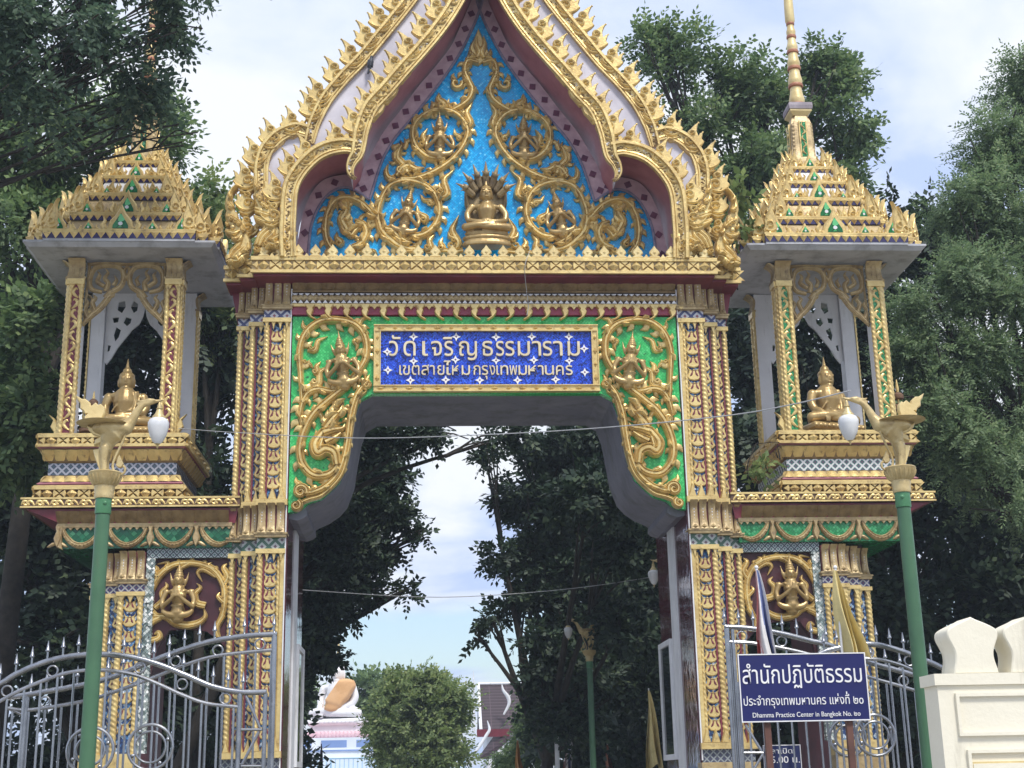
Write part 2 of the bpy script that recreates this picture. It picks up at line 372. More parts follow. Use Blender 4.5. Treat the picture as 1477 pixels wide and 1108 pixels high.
    def build(s, name, m, parent=None, smooth=40, org=None):
        o = org or (Vector(parent['_o']) if parent is not None and '_o' in parent else Vector((0,0,0)))
        me = bpy.data.meshes.new(name)
        me.from_pydata([(x-o[0],y-o[1],z-o[2]) for x,y,z in s.v], [], s.f)
        for mm in (m if isinstance(m, (list, tuple)) else [m]): me.materials.append(M(mm) if isinstance(mm, str) else mm)
        if isinstance(m, (list, tuple)): me.polygons.foreach_set('material_index', s.m)
        if smooth:
            me.polygons.foreach_set('use_smooth', [True]*len(me.polygons)); me.set_sharp_from_angle(angle=R(smooth))
        me.validate(); me.update()
        ob = bpy.data.objects.new(name, me); COL.objects.link(ob)
        if parent is not None: ob.parent = parent; ob['_o'] = tuple(o)
        else: ob.location = o; ob['_o'] = tuple(o)
        return ob
def tri(poly):
    from mathutils.geometry import tessellate_polygon
    return tessellate_polygon([[Vector((x,z,0)) for x,z in poly]])
def area(poly): return .5*sum(poly[i][0]*poly[(i+1)%len(poly)][1]-poly[(i+1)%len(poly)][0]*poly[i][1] for i in range(len(poly)))
def inset_poly(poly, d):
    n = len(poly); sg = 1 if area(poly) > 0 else -1; out = []
    for i in range(n):
        a, b, c = Vector(poly[i-1]), Vector(poly[i]), Vector(poly[(i+1)%n])
        e1 = (b-a); e2 = (c-b)
        if e1.length < 1e-9 or e2.length < 1e-9: out.append(tuple(b)); continue
        e1.normalize(); e2.normalize()
        nn = Vector((-e1.y-e2.y, e1.x+e2.x)); 
        if nn.length < .2: out.append(tuple(b)); continue
        nn.normalize(); out.append((b.x+nn.x*d*sg, b.y+nn.y*d*sg))
    return out
def fuse(mb, name, m, parent=None, voxel=.015, smooth=3, org=None):
    """closed shapes grown into one continuous skin"""
    me = bpy.data.meshes.new('tmp'); me.from_pydata(mb.v, [], mb.f); me.update()
    ob = bpy.data.objects.new('tmp', me); COL.objects.link(ob)
    r = ob.modifiers.new('r', 'REMESH'); r.mode = 'VOXEL'; r.voxel_size = voxel
    if smooth:
        q = ob.modifiers.new('s', 'SMOOTH'); q.factor = .5; q.iterations = smooth
    dg = bpy.context.evaluated_depsgraph_get()
    m2 = bpy.data.meshes.new_from_object(ob.evaluated_get(dg))
    k = MB(); k.v = [tuple(v.co) for v in m2.vertices]; k.f = [tuple(p.vertices) for p in m2.polygons]; k.m = [0]*len(k.f)
    bpy.data.objects.remove(ob); bpy.data.meshes.remove(me); bpy.data.meshes.remove(m2)
    if name is None: return k
    return k.build(name, m, parent, smooth=80, org=org)
def text_mb(body, size, depth, place):
    """lettering as a mesh; place maps (x along the line, z up, y depth) to world"""
    cu = bpy.data.curves.new('t', 'FONT'); cu.body = body; cu.size = size; cu.extrude = depth/2; cu.resolution_u = 4; cu.align_x = 'LEFT'
    ob = bpy.data.objects.new('t', cu); COL.objects.link(ob)
    dg = bpy.context.evaluated_depsgraph_get(); me = bpy.data.meshes.new_from_object(ob.evaluated_get(dg))
    V = [v.co.copy() for v in me.vertices]; F = [tuple(p.vertices) for p in me.polygons]
    bpy.data.objects.remove(ob); bpy.data.curves.remove(cu); bpy.data.meshes.remove(me)
    return V, F
def thing(name, label, cat, loc=(0,0,0), group=None):
    o = bpy.data.objects.new(name, None); COL.objects.link(o); o.location = loc; o['_o'] = tuple(loc)
    o.empty_display_size = .3
    o['label'] = label; o['category'] = cat
    if group: o['group'] = group
    return o
def tag(o, label=None, cat=None, group=None, kind=None):
    for k, v in (('label',label),('category',cat),('group',group),('kind',kind)):
        if v: o[k] = v
    return o
def copy_tree(o, parent=None):
    c = o.copy(); COL.objects.link(c)
    if parent is not None: c.parent = parent
    for ch in list(o.children): copy_tree(ch, c)
    return c
def mirror(V): return [(-x,z) for x,z in V]
# ================================================================ the temple gate
gate = thing('temple_gate', 'tall gilded temple gateway with blue tympanum and Thai nameboard over the open passage', 'gateway', (0,1,0))
def strip3(mb, x, hw, yz, prof=SLIM, h=.03):
    """upright moulded strip: yz = list of (y, z, width factor)"""
    k = len(prof); o = []; F = []
    for (y, z, w) in yz:
        for (u, e) in prof: o.append((x+u*hw*w, y-h*e, z))
    for i in range(len(yz)-1):
        for j in range(k-1): F.append((i*k+j, i*k+j+1, (i+1)*k+j+1, (i+1)*k+j))
    mb.add(o, F)
def rope(mb, x, Y, z0, z1, r=.055, pitch=.085):
    n = 8; m = int((z1-z0)/.016); V = []; F = []
    for i in range(m+1):
        z = z0+(z1-z0)*i/m
        for j in range(n+1):
            a = PI*j/n
            q = r*(1+.13*math.cos(2*PI*z/pitch+2.2*a))
            V.append((x-q*math.cos(a)*1.0, Y-q*math.sin(a), z))
    for i in range(m):
        for j in range(n): F.append((i*(n+1)+j, i*(n+1)+j+1, (i+1)*(n+1)+j+1, (i+1)*(n+1)+j))
    mb.add(V, F)
VASE = [(-.125,.145),(-.085,.085),(-.03,.055),(0,.085),(.03,.055),(.085,.085),(.125,.145),(.095,.05),(.10,-.0),(.13,-.075),(.085,-.125),(0,-.145),(-.085,-.125),(-.13,-.075),(-.10,-.0),(-.095,.05)]
def vase(mb, x, Y, z, s=1.0, half=0):
    if half:
        P = [p for p in VASE if p[0]*half >= -.001]
        P = [(0,.085)]+[(abs(a),b) for a,b in [(.03,.055),(.085,.085),(.125,.145),(.095,.05),(.10,0),(.13,-.075),(.085,-.125)]]+[(0,-.145)]
        P = [(a*half,b) for a,b in P]; sides = (half,)
    else: P = VASE; sides = (-1,1)
    mb.cm = 0; mb.prism([(x+a*s,z+b*s) for a,b in P], Y-.035*s, Y, inset=.016*s, ch=.016*s)
    mb.cm = 1
    for q in sides:
        mb.ribbon([(x+q*a*s, z+b*s) for a,b in ((.028,.05),(.034,.01),(.05,-.03),(.075,-.06))], [.008*s,.012*s,.020*s,.006*s], Y-.037*s, .008, SLIM, 3)
    mb.cm = 0
def teeth(mb, x0, x1, Y, ztop, h, n, d=.03):
    w = (x1-x0)/n
    for i in range(n):
        a = x0+i*w
        mb.prism([(a+.02*w,ztop),(a+.98*w,ztop),(a+.75*w,ztop-h*.45),(a+.5*w,ztop-h),(a+.25*w,ztop-h*.45)], Y-d, Y, inset=.012, ch=.015)
def capital(parent, s, x0, x1, Y, z0, z1, n, mats=('old_gold','white_glaze','maroon')):
    """flaring capital of upright petals with rows of mirror chips"""
    a, b = sorted((s*x0, s*x1)); mb = MB()
    mb.cm = 2; mb.boxp(a+.01, b-.01, Y+.0, Y+.22, z0+.03, z1); mb.cm = 0
    mb.boxp(a-.03, b+.03, Y-.09, Y+.2, z0, z0+.05); mb.boxp(a-.05, b+.05, Y-.11, Y+.2, z0+.048, z0+.075)
    w = (b-a)/n
    for i in range(n):
        x = a+(i+.5)*w; h = z1-z0; yz = []
        for k in range(12):
            t = k/11; fl = .075*(1-t)**5 + .10*max(0,t-.7)**2*11
            yz.append((Y-.02-fl, z0+.07+t*(h-.07), .86+.22*(1-t)**4+.10*t**6))
        strip3(mb, x, w*.47, yz, [(-1,-1),(-.95,.5),(-.5,1),(0,.75),(.5,1),(.95,.5),(1,-1)], .035)
        mb.cm = 1
        for k in range(7):
            z = z0+.16+(h-.26)*k/6
            mb.pyramid((x, Y-.047, z), .016, .022, .015)
        mb.cm = 0
        mb.pyramid((x, Y-.10, z0+.115), w*.36, .05, .045)
    return mb.build('capital', list(mats), parent)
def frieze_tiles(parent, s, x0, x1, Y, z0, z1, m):
    a, b = sorted((s*x0, s*x1)); mb = MB(); mb.boxp(a, b, Y-.02, Y+.2, z0, z1)
    return mb.build('tile_band', m, parent, smooth=0)
STEPS = [(3.575,4.06,0.0), (4.06,4.345,.25), (4.345,4.60,.5)]
def shaft(parent, s, k, z0, z1):
    x0, x1, Y = STEPS[k]
    mb = MB(); a, b = sorted((s*x0, s*x1)); mb.boxp(a, b, Y, Y+.3, z0, z1)
    sh = mb.build('shaft', 'navy_mosaic', parent, smooth=0)
    mb = MB(); rope(mb, s*(x1-.06), Y-.01, z0+.05, z1-.1, .056)
    if k == 0:
        rope(mb, s*(x0+.10), Y, z0+.05, z1-.1, .036, .09); mb.boxp(*sorted((s*(x0+.005), s*(x0+.07))), Y-.05, Y, z0, z1)
    mb.build('rope_moulding', 'gold', sh)
    mb = MB(); mb.boxp(*sorted((s*(x1-.115), s*(x1-.145))), Y-.035, Y, z0, z1); mb.build('red_fillet', 'maroon', sh)
    mb = MB(); n = max(1, int((z1-z0-.3)/.24)); p = (z1-z0-.42)/n
    for i in range(n):
        z = z0+.30+(i+.5)*p-.03
        if k == 0: vase(mb, s*(x0+.245), Y, z, 1.0*p/.25)
        else: vase(mb, s*(x0+.005), Y, z, 1.0*p/.25, half=s)
    mb.build('vase_ornament', ['gold','maroon'], sh)
    mb = MB(); teeth(mb, a, b, Y-.06, z1+.0, .20, 4 if k == 0 else 2, .02); mb.boxp(a-.012, b+.012, Y-.10, Y, z1-.05, z1+.03)
    mb.build('shaft_collar', 'gold', sh)
    mb = MB(); n = 3 if k == 0 else 2
    w = (b-a)/n
    for i in range(n):                                   # leaf points standing on the base
        x = a+(i+.5)*w
        mb.prism([(x-w*.48,z0+.06),(x+w*.48,z0+.06),(x+w*.3,z0+.17),(x,z0+.30),(x-w*.3,z0+.17)], Y-.10, Y, inset=.02, ch=.04)
    mb.boxp(a-.03, b+.03, Y-.12, Y, z0-.04, z0+.065)
    mb.build('shaft_foot', 'gold', sh)
ZT0, ZT1, ZL0, ZL1 = 6.40, 9.80, 2.12, 5.56
for s in (-1, 1):
    mb = MB()
    mb.boxp(s*3.56, s*4.6, .62, 3.3, 0, 10.65)
    pil = mb.build('pillar', 'white_wall', gate, smooth=0)
    for k, (x0,x1,Y) in enumerate(STEPS):
        mb = MB(); mb.boxp(s*x0, s*x1, Y+.2, .7, 0, 10.6); mb.build('core', 'maroon', pil, smooth=0)
        shaft(gate, s, k, ZT0+.0, ZT1-.0)
        capital(pil, s, x0, x1, Y-.02, 10.0, 10.62, 3 if k == 0 else 2)
        frieze_tiles(pil, s, x0, x1, Y, 9.82, 10.0, 'tile_blue')
        capital(pil, s, x0, x1, Y-.06, 5.79, 6.38, 3 if k == 0 else 2)
        frieze_tiles(pil, s, x0, x1, Y-.02, 5.58, 5.79, 'tile_green')
        shaft(gate, s, k, ZL0, ZL1)
        frieze_tiles(pil, s, x0, x1, Y-.02, 1.86, 2.08, 'tile_dark')
        mb = MB(); a, b = sorted((s*x0,s*x1)); mb.boxp(a-.05,b+.05,Y-.16,Y+.2,0,.5); mb.boxp(a-.04,b+.04,Y-.12,Y+.2,.5,1.7); mb.boxp(a-.05,b+.05,Y-.18,Y+.2,1.7,1.862)
        mb.build('plinth', 'old_gold', pil, smooth=0)
    mb = MB(); mb.boxp(s*3.555, s*3.575, -.06, .0, 1.9, 10.4); mb.build('edge_strip', 'white_glaze', pil, smooth=0)
    # passage side: two runs of dark glazed tile with a pale pilaster between
    mb = MB(); mb.boxp(s*3.535, s*3.60, -.0, 1.27, 0, 9.0); mb.boxp(s*3.535, s*3.60, 1.95, 3.29, 0, 9.0)
    mb.build('jamb_tiles', 'jamb_tile', pil, smooth=0)
    mb = MB(); mb.boxp(s*3.505, s*3.6, 1.30, 1.90, 0, 6.25); mb.boxp(s*3.515, s*3.6, 1.34, 1.86, 6.25, 6.6); mb.build('pilaster', 'white_wall', pil, smooth=0)
    mb = MB()                                            # glazed case on the jamb
    fz0, fz1 = 1.95, 4.15
    for (y0,y1,z0,z1) in ((1.96,2.06,fz0,fz1),(3.15,3.25,fz0,fz1),(2.06,3.15,fz0,fz0+.1),(2.06,3.15,fz1-.1,fz1)):
        mb.boxp(s*3.46, s*3.534, y0, y1, z0, z1)
    cs = mb.build('case_frame', 'white_wall', gate, smooth=0)
    mb = MB(); mb.boxp(s*3.49, s*3.533, 2.06, 3.15, fz0+.1, fz1-.1)
    mb.build('pane', mat('dark_glass', f_paint, a=(.02,.025,.03), c=(.01,.014,.018), rough=.05, bump=0), cs, smooth=0)

# ---- beam across the passage
bm_ = MB(); bm_.boxp(-3.56, 3.56, .05, 2.4, 9.0, 10.65); beam = bm_.build('beam', 'maroon', gate, smooth=0)
mb = MB(); mb.cm = 0
nle = 27; w = 7.12/nle                                    # dull leaf cornice under the eaves
for i in range(nle):
    x = -3.56+(i+.5)*w
    strip3(mb, x, w*.5, [(.04-.02,10.37,.7),(.0,10.40,1),(-.05,10.46,1),(-.12,10.54,1),(-.17,10.64,1.0)], [(-1,0),(-.6,.8),(0,1),(.6,.8),(1,0)], .035)
mb.boxp(-3.56,3.56,-.06,.05,10.34,10.37)
mb.build('leaf_cornice', 'groove_gold', beam)
for (z, sg, n, Y) in ((10.285, 1, 64, -.05), (10.135, -1, 64, -.10)):
    mb = MB(); w = 7.12/n
    for i in range(n):
        x = -3.56+(i+.5)*w; h = .045 if sg == 1 else .06
        mb.prism([(x-w*.42,z+sg*h*.5),(x+w*.42,z+sg*h*.5),(x,z-sg*h*.5)], Y-.02, Y+.04)
    mb.build('tooth_row', 'white_glaze', beam, smooth=0)
mb = MB(); mb.boxp(-3.56,3.56,-.03,.06,10.255,10.34); mb.boxp(-3.56,3.56,-.08,.06,10.10,10.17); mb.build('cornice_bed', 'dark_gap', beam, smooth=0)
mb = MB()                                                 # twisted roll between the tooth rows
V = []; F = []; m = 560; n = 8
for i in range(m+1):
    x = -3.56+7.12*i/m
    for j in range(n+1):
        a = PI*j/n-.2; q = .062*(1+.16*math.cos(2*PI*x/.095+2*a)); V.append((x, -.05-q*math.sin(a), 10.215-q*math.cos(a)))
for i in range(m):
    for j in range(n): F.append((i*(n+1)+j, (i+1)*(n+1)+j, (i+1)*(n+1)+j+1, i*(n+1)+j+1))
mb.add(V, F); mb.build('twisted_roll', 'old_gold', beam)
mb = MB(); mb.boxp(-3.56,3.56,-.06,.05,9.90,10.10); mb.build('red_fascia', mat('rose_red', f_paint, a=(.36,.05,.10), c=(.24,.035,.07), scale=2, rough=.4, bump=.08), beam, smooth=0)
mb = MB(); mb.boxp(-3.56,3.56,-.10,-.02,10.045,10.10)
pitch = 7.12/21.3
for i in range(21):
    x = -3.56+.34+i*pitch; sgn = -1 if x < -.05 else 1
    P = [(-.09,.055),(.09,.055),(.075,.0),(.05,-.03),(.075,-.07),(.055,-.13),(.0,-.19),(-.07,-.235),(-.10,-.24),(-.115,-.215),(-.085,-.20),(-.03,-.165),(-.045,-.10),(-.065,-.06),(-.05,-.02),(-.075,.0)]
    mb.prism([(x+sgn*-1*-a, 10.02+b) for a,b in P], -.15, -.06, inset=.015, ch=.03)
    mb.prism([(x+pitch*.5-.05,10.05),(x+pitch*.5+.05,10.05),(x+pitch*.5,9.985)], -.12, -.06)
mb.build('hanging_flame_row', 'gold', beam)

# ---- spandrel panel: one board with a stepped arch, soffit running back under the beam
SP = [xz(*p) for p in ((536.6,568.5),(518.6,578),(511,600),(506,629),(500.5,665),(490,694),(464,719),(443,726),(436,733))]
SPL = [(-3.54,9.88),(-3.54,6.24),(-3.40,6.26)]+[p for p in reversed(SP)]
board = SPL+[(-x,z) for x,z in reversed(SPL)]
mb = MB(); mb.prism(board, 0.0, .16); panel = mb.build('spandrel_panel', 'green_mosaic', gate, smooth=0)
SOFL = [(-3.535,9.5),(-3.535,6.16),(-3.40,6.13),(-3.28,6.17),(-3.22,6.22),(-3.235,6.34),(-3.18,6.38)]+[(x+.012,z+.02) for x,z in [xz(*p) for p in ((462,722),(478,711),(490,697.5),(501,668),(507,630),(512,601),(519.5,579),(536.6,569))]]
sof = SOFL+[(-x,z) for x,z in reversed(SOFL)]
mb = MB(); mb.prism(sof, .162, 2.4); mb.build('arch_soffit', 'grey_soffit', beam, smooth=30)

GP = lambda pts, Y=0.0, s=-1: [(-s*x, z) for x,z in [xz(p[0],p[1],Y) for p in pts]]
def curl(cx, cy, r0, turns, a0, s=1, n=14):
    return [(cx+r0*(1-.85*i/n)*math.cos(a0+s*2*PI*turns*i/n), cy+r0*(1-.85*i/n)*math.sin(a0+s*2*PI*turns*i/n)) for i in range(n+1)]
def flame(mb, base, tip, w, Y, s, d=.05, bend=.25, curl_=True):
    """kanok flame: bulb at the base, S curve to a hooked tip (points in photograph pixels on plane Y)"""
    bx, by = base; tx, ty = tip; dx, dy = tx-bx, ty-by; L = math.hypot(dx,dy); nx, ny = -dy/L, dx/L
    P = [(bx,by),(bx+dx*.25+nx*L*bend*.7,by+dy*.25+ny*L*bend*.7),(bx+dx*.55-nx*L*bend*.25,by+dy*.55-ny*L*bend*.25),(bx+dx*.8-nx*L*bend*.15,by+dy*.8-ny*L*bend*.15),(tx,ty)]
    k = 1.18/78.0; d *= 1.4
    mb.ribbon(GP(P,Y,s), [w*k*.55,w*k,w*k*.8,w*k*.45,.004], Y, d, SCROLL, 4)
    if curl_:
        c = (bx+dx*.18, by+dy*.18)
        mb.ribbon(GP(curl(c[0],c[1],w*.85,1.0,0),Y,s), [w*k*.30,w*k*.30,w*k*.22], Y-d*.8, d*.6, SLIM, 2)
def leaves(mb, path, w, Y, s, n, side, size=7, d=.06):
    """little leaf tips along one side of a scroll"""
    size *= 1.35; n = int(n*1.4)
    P = catmull(path, 6); m = len(P)
    for i in range(n):
        k = int((i+.6)/n*(m-2)); p = P[k]; t = (P[k+1]-p); 
        if t.length < 1e-6: continue
        t.normalize(); nn = Vector((-t.y,t.x))*side
        b = p+nn*w*.55; e = p+nn*(w+size)+t*size*.9; mid = p+nn*(w+size*.5)+t*size*.15
        mb.ribbon(GP([tuple(b),tuple(mid),tuple(e)],Y,s), [.05*size/7,.052*size/7,.006], Y-.012, d, SLIM, 3)
def scroll(mb, path, w, Y, s, d=.075, ln=0, side=1, size=7):
    k = 1.16/78.0; d *= 1.45; ws = w if isinstance(w, (list,tuple)) else [w*.7,w,w,w,w*.9]
    mb.ribbon(GP(path,Y,s), [a*k for a in ws], Y, d, SCROLL, 6)
    if ln:
        leaves(mb, path, max(ws)*.9, Y, s, ln, side, size); leaves(mb, path, max(ws)*.8, Y, s, max(1,int(ln*.6)), -side, size*.75)
        Q = catmull(path, 6); m = len(Q); sg = 1
        for i in range(ln):                              # overlapping leaf lobes laid along the stem
            j = int((i+.3)/ln*(m-4)); p0, p1 = Q[j], Q[min(j+4,m-1)]; t = (p1-p0)
            if t.length < 1e-6: continue
            t.normalize(); nn = Vector((-t.y,t.x))*sg; sg = -sg; w_ = max(ws)
            mb.ribbon(GP([tuple(p0+nn*w_*.9),tuple(p0+t*w_*1.1+nn*w_*.75),tuple(p0+t*w_*2.1-nn*w_*.15)],Y,s), [.35*w_*k,.55*w_*k,.05*w_*k], Y-d*.55, d*.75, SLIM, 3)
def deity(parent, px, py, Y, h, s=-1, lean=0.0, name='praying_deity', m='gilt_body', xzpos=None):
    """half figure with joined hands and a tall pointed crown; h = height in metres from crown tip to hips"""
    if xzpos: x, z = xzpos
    else:
        x, z = xz(px, py, Y); x = -s*x
    mb = MB(); u = h/1.0
    rz = Matrix.Rotation(lean*(-s), 3, 'Y')
    def P(a,b,c): 
        v = rz @ Vector((a*u, -b*u, c*u)); return (x+v.x, Y+v.y, z+v.z)
    mb.limb([P(0,.06,-.47),P(0,.07,-.38),P(0,.08,-.25),P(0,.09,-.10),P(0,.09,.0)], [.12*u,.14*u,.095*u,.145*u,.12*u], 12)
    mb.ell(P(0,.09,-.02), (.20*u,.075*u,.06*u), 14, 8)
    for q in (-1,1):
        mb.ell(P(q*.07,.18,-.09), (.06*u,.04*u,.05*u), 10, 8)
        mb.limb([P(q*.05,.13,-.44),P(q*.17,.12,-.42),P(q*.25,.11,-.36),P(q*.24,.10,-.29)], [.065*u,.06*u,.045*u,.012*u], 8)
    mb.limb([P(0,.09,.02),P(0,.10,.10)], [.055*u,.052*u], 10)
    mb.ell(P(0,.12,.18), (.090*u,.088*u,.115*u), 14, 10)
    for q in (-1,1):
        mb.limb([P(q*.215,.07,-.02),P(q*.275,.09,-.16),P(q*.265,.13,-.29)], [.055*u,.046*u,.042*u], 10)
        mb.limb([P(q*.265,.13,-.29),P(q*.14,.23,-.20),P(q*.03,.30,-.10)], [.042*u,.038*u,.03*u], 10)
        mb.limb([P(q*.02,.30,-.11),P(q*.016,.305,.0)], [.03*u,.014*u], 8)
        mb.ell(P(q*.24,.07,.0), (.05*u,.04*u,.03*u), 8, 6)
        mb.limb([P(q*.105,.08,.10),P(q*.135,.08,.20),P(q*.165,.07,.33)], [.02*u,.026*u,.006*u], 8)
        mb.ell(P(q*.098,.10,.16), (.018*u,.025*u,.05*u), 8, 6)
        mb.ell(P(q*.036,.203,.19), (.020*u,.012*u,.008*u), 8, 6); mb.ell(P(q*.036,.206,.215), (.026*u,.010*u,.006*u), 8, 6)
    mb.ell(P(0,.215,.168), (.014*u,.022*u,.032*u), 8, 6); mb.ell(P(0,.203,.118), (.028*u,.014*u,.009*u), 8, 6)
    mb.limb([P(-.13,.15,-.0),P(0,.17,-.05),P(.13,.15,-.0)], [.018*u,.024*u,.018*u], 8)
    mb.limb([P(-.10,.15,-.27),P(0,.17,-.28),P(.10,.15,-.27)], [.022*u,.026*u,.022*u], 8)
    for zz, r in ((.255,.100),(.300,.084),(.345,.066),(.385,.048)): mb.ell(P(0,.115,zz), (r*u,r*u,.022*u), 12, 6)
    mb.limb([P(0,.115,.27),P(0,.115,.39),P(0,.115,.46),P(0,.115,.56)], [.075*u,.03*u,.018*u,.004*u], 8)
    return fuse(mb, name, m, parent, voxel=.0125*u, smooth=1)

for s in (-1, 1):
    mb = MB(); Y = -.0
    ring = [(436,580),(434,542),(432.5,506),(443,480),(464,465),(490,463.5),(514,471),(527.5,490),(528,517),(515,540),(497,560),(474,579),(454,597),(440,621),(433,648),(437,671),(453,687),(475,685),(487,672),(485,659),(476,652)]
    scroll(mb, ring, [3,4.6,5.2,5.2,5.2,5.2,5.2,5.4,5.6,5.6,5.6,5.2,4], Y, s, .10, 16, 1, 7)
    leaves(mb, ring[6:11], 4.5, Y, s, 4, -1, 6)
    arm = [(497,561),(478,566),(460,563),(445,568),(437,582),(433,600),(434,618)]
    scroll(mb, arm, [2,4.5,5,4.5,3.5,.6], Y, s, .085, 5, 1, 7)
    for b, t, w in (((449,556),(474,528),5.5),((444,506),(473,486),4.2),((515,489),(513,507),3.6),((441,483),(437,462),4),((509,468),(534,459),4),((521,478),(533,482),3.5),((455,585),(466,612),4.5),((441,600),(430,622),3.6),((452,540),(463,522),4.5),((438,520),(452,533),4)):
        flame(mb, b, t, w, Y, s)
    edge = [(531,551),(522,560),(514,573),(507.5,592),(503.5,615),(500.5,640),(495,666),(485,688),(468,704),(452,711),(441,713)]
    scroll(mb, edge, [2.5,4,4.2,4.2,4.2,4.6,4.6], Y, s, .09, 9, 1, 5)
    scroll(mb, [(528,566),(517,577),(510.5,600),(506,629),(500.5,662),(490,690),(466,714),(446,721),(435,726),(428,733)], [1.6,2.4,2.6,2.6,2.6,3.2,3], Y, s, .075)
    scroll(mb, curl(434,710,9.5,1.5,.3,-1), [4.2,3.6,2.4], Y-.02, s, .09)
    scroll(mb, curl(427.5,730,7,1.4,-1.2,1), [3.6,3,2.2], Y-.02, s, .09)
    flame(mb, (431,704), (427,688), 4, Y, s); flame(mb, (527,560), (533,541), 4.5, Y, s); flame(mb, (506,600),(513,590),3.2,Y,s)
    mb.build('scrollwork', 'gold', panel)
    # the sea serpent head inside the lower scroll
    mb = MB()
    scroll(mb, [(486,672),(482,655),(470,650),(459,655),(455,643),(463,630),(470,622)], [6,7,8,8,8,7,6], Y-.02, s, .13)
    scroll(mb, [(470,640),(483,633),(492,626)], [6.5,5,2.4], Y-.03, s, .13); scroll(mb, [(467,626),(480,622),(494,619),(498,613)], [7,6,3.5,1], Y-.03, s, .13)
    scroll(mb, [(470,620),(482,604),(492,592),(496,580)], [7.5,6.5,4,.5], Y-.02, s, .12, 4, -1, 6)
    scroll(mb, [(466,634),(463,648),(468,660)], [4,4.5,2], Y-.04, s, .11)
    flame(mb, (468,616),(474,600),4,Y-.02,s); flame(mb, (461,640),(456,620),4,Y-.02,s)
    x, z = xz(476,620,Y); mb.ell((-s*x,-.16,z),(.035,.03,.035),8,6); x, z = xz(484,634,Y); 
    mb.build('serpent_head', 'gold', panel)
    deity(panel, 493, 521, -.02, 1.02, s, lean=-.12)

# ---- nameboard
x0,z0 = xz(549,556.5,-.05); x1,z1 = xz(852.5,479,-.05); x1 = -x0
mb = MB(); mb.boxp(x0, x1, -.05, .05, z0, z1); name = mb.build('nameboard', 'sign_mosaic', gate, smooth=0)
mb = MB(); fw = .125
for (a,b,c,d) in ((x0-fw,x1+fw,z0-fw,z0),(x0-fw,x1+fw,z1,z1+fw),(x0-fw,x0,z0,z1),(x1,x1+fw,z0,z1)):
    mb.boxp(a,b,-.10,.02,c,d)
    hor = b-a > d-c; L = (b-a) if hor else (d-c); n = int(L/.25)
    for i in range(n):
        t = (i+.5)/n; cx = a+(b-a)*t if hor else (a+b)/2; cz = (c+d)/2 if hor else c+(d-c)*t
        q = (.075,.045) if hor else (.045,.075)
        if i % 2: q = (q[0]*.7, q[1]*.7) 
        mb.pyramid((cx,-.10,cz), q[0], q[1], .035)
    if hor:
        mb.boxp(a-.005,b+.005,-.125,-.1,c,c+.02); mb.boxp(a-.005,b+.005,-.125,-.1,d-.02,d)
    else:
        mb.boxp(a,a+.02,-.122,-.1,c,d); mb.boxp(b-.02,b,-.122,-.1,c,d)
mb.build('frame', 'gold', name)
def fit_text(mb, ch, px0, px1, pbase, pxh, Y, size, depth, ref):
    """one cluster of Thai letters set between two measured edges"""
    V, F = text_mb(ch, size, depth, None)
    lo = min(v.x for v in V); hi = max(v.x for v in V)
    X0, Zb = xz(px0, pbase, Y); X1, _ = xz(px1, pbase, Y); sx = (X1-X0)/(hi-lo)
    mb.add([(X0+(v.x-lo)*sx, Y-v.z, Zb+v.y) for v in V], F)
def xheight():
    V, F = text_mb('ร', 1.0, .1, None); return max(v.y for v in V)
XH = xheight()
row1 = [('วั',561,577.5),('ด',582,599.5),('เ',609,617.5),('จ',622,637.5),('ริ',639,653.5),('ญ',662,688),('ธ',696,711),('ร',715.5,727),('ร',729,742),('ม',747,764.5),('า',767.5,780.5),('ร',783,796.5),('า',798,811.5),('ม',819,836.5)]
row2 = [('เ',576,580),('ข',581,591),('ต',594,605),('ส',608,619),('า',620,627),('ย',631,641),('ไ',640,650),('ห',652,662),('ม',666,678),('ก',683,693),('รุ',695,704),('ง',706,714),('เ',716,720),('ท',722,733),('พ',735,746),('ม',748,760),('ห',762,774),('า',776,784),('น',786,799),('ค',802,813),('ร',816,826)]
mb = MB(); sz = 22.0/78.6/XH; sz2 = 14.2/78.6/XH
for ch,a,b in row1: fit_text(mb, ch, a, b, 513.5, 22, -.075, sz, .06, 0)
mb.build('large_lettering', 'letter_gold', name)
mb = MB()
for ch,a,b in row2: fit_text(mb, ch, a, b, 541, 13.5, -.07, sz2, .05, 0)
mb.build('small_lettering', 'letter_gold', name)
star_mb = MB()
for q in range(4):
    an = q*PI/2; r = .085; wv = .026
    c, sn = math.cos(an), math.sin(an)
    star_mb.prism([(c*a_-sn*b_, sn*a_+c*b_) for a_,b_ in [(.0,0),(wv,-wv),(r,0),(wv,wv)]], -.066, -.05)
star_mb.cm = 1; star_mb.pyramid((0,-.066,0), .022, .022, .004)
star0 = star_mb.build('star_tile', ['letter_white','plum'], name, smooth=0, org=(0,0,0))
stars = [(596.5,486),(658,486),(558.5,507.5),(596.5,521),(657,519),(559.5,534),(592,548.5),(643,548),(692,548.5),(715.5,486.5),(767,486),(820.5,486),(842.5,503),(715.5,520),(770,519.5),(821,520.5),(843.5,537),(746.5,548.5),(801.5,547.5)]
for i, (a, b) in enumerate(stars):
    o = star0 if i == 0 else star0.copy()
    if i: COL.objects.link(o)
    x, z = xz(a,b,-.06); o.location = (x-gate['_o'][0], 0-gate['_o'][1], z-gate['_o'][2])
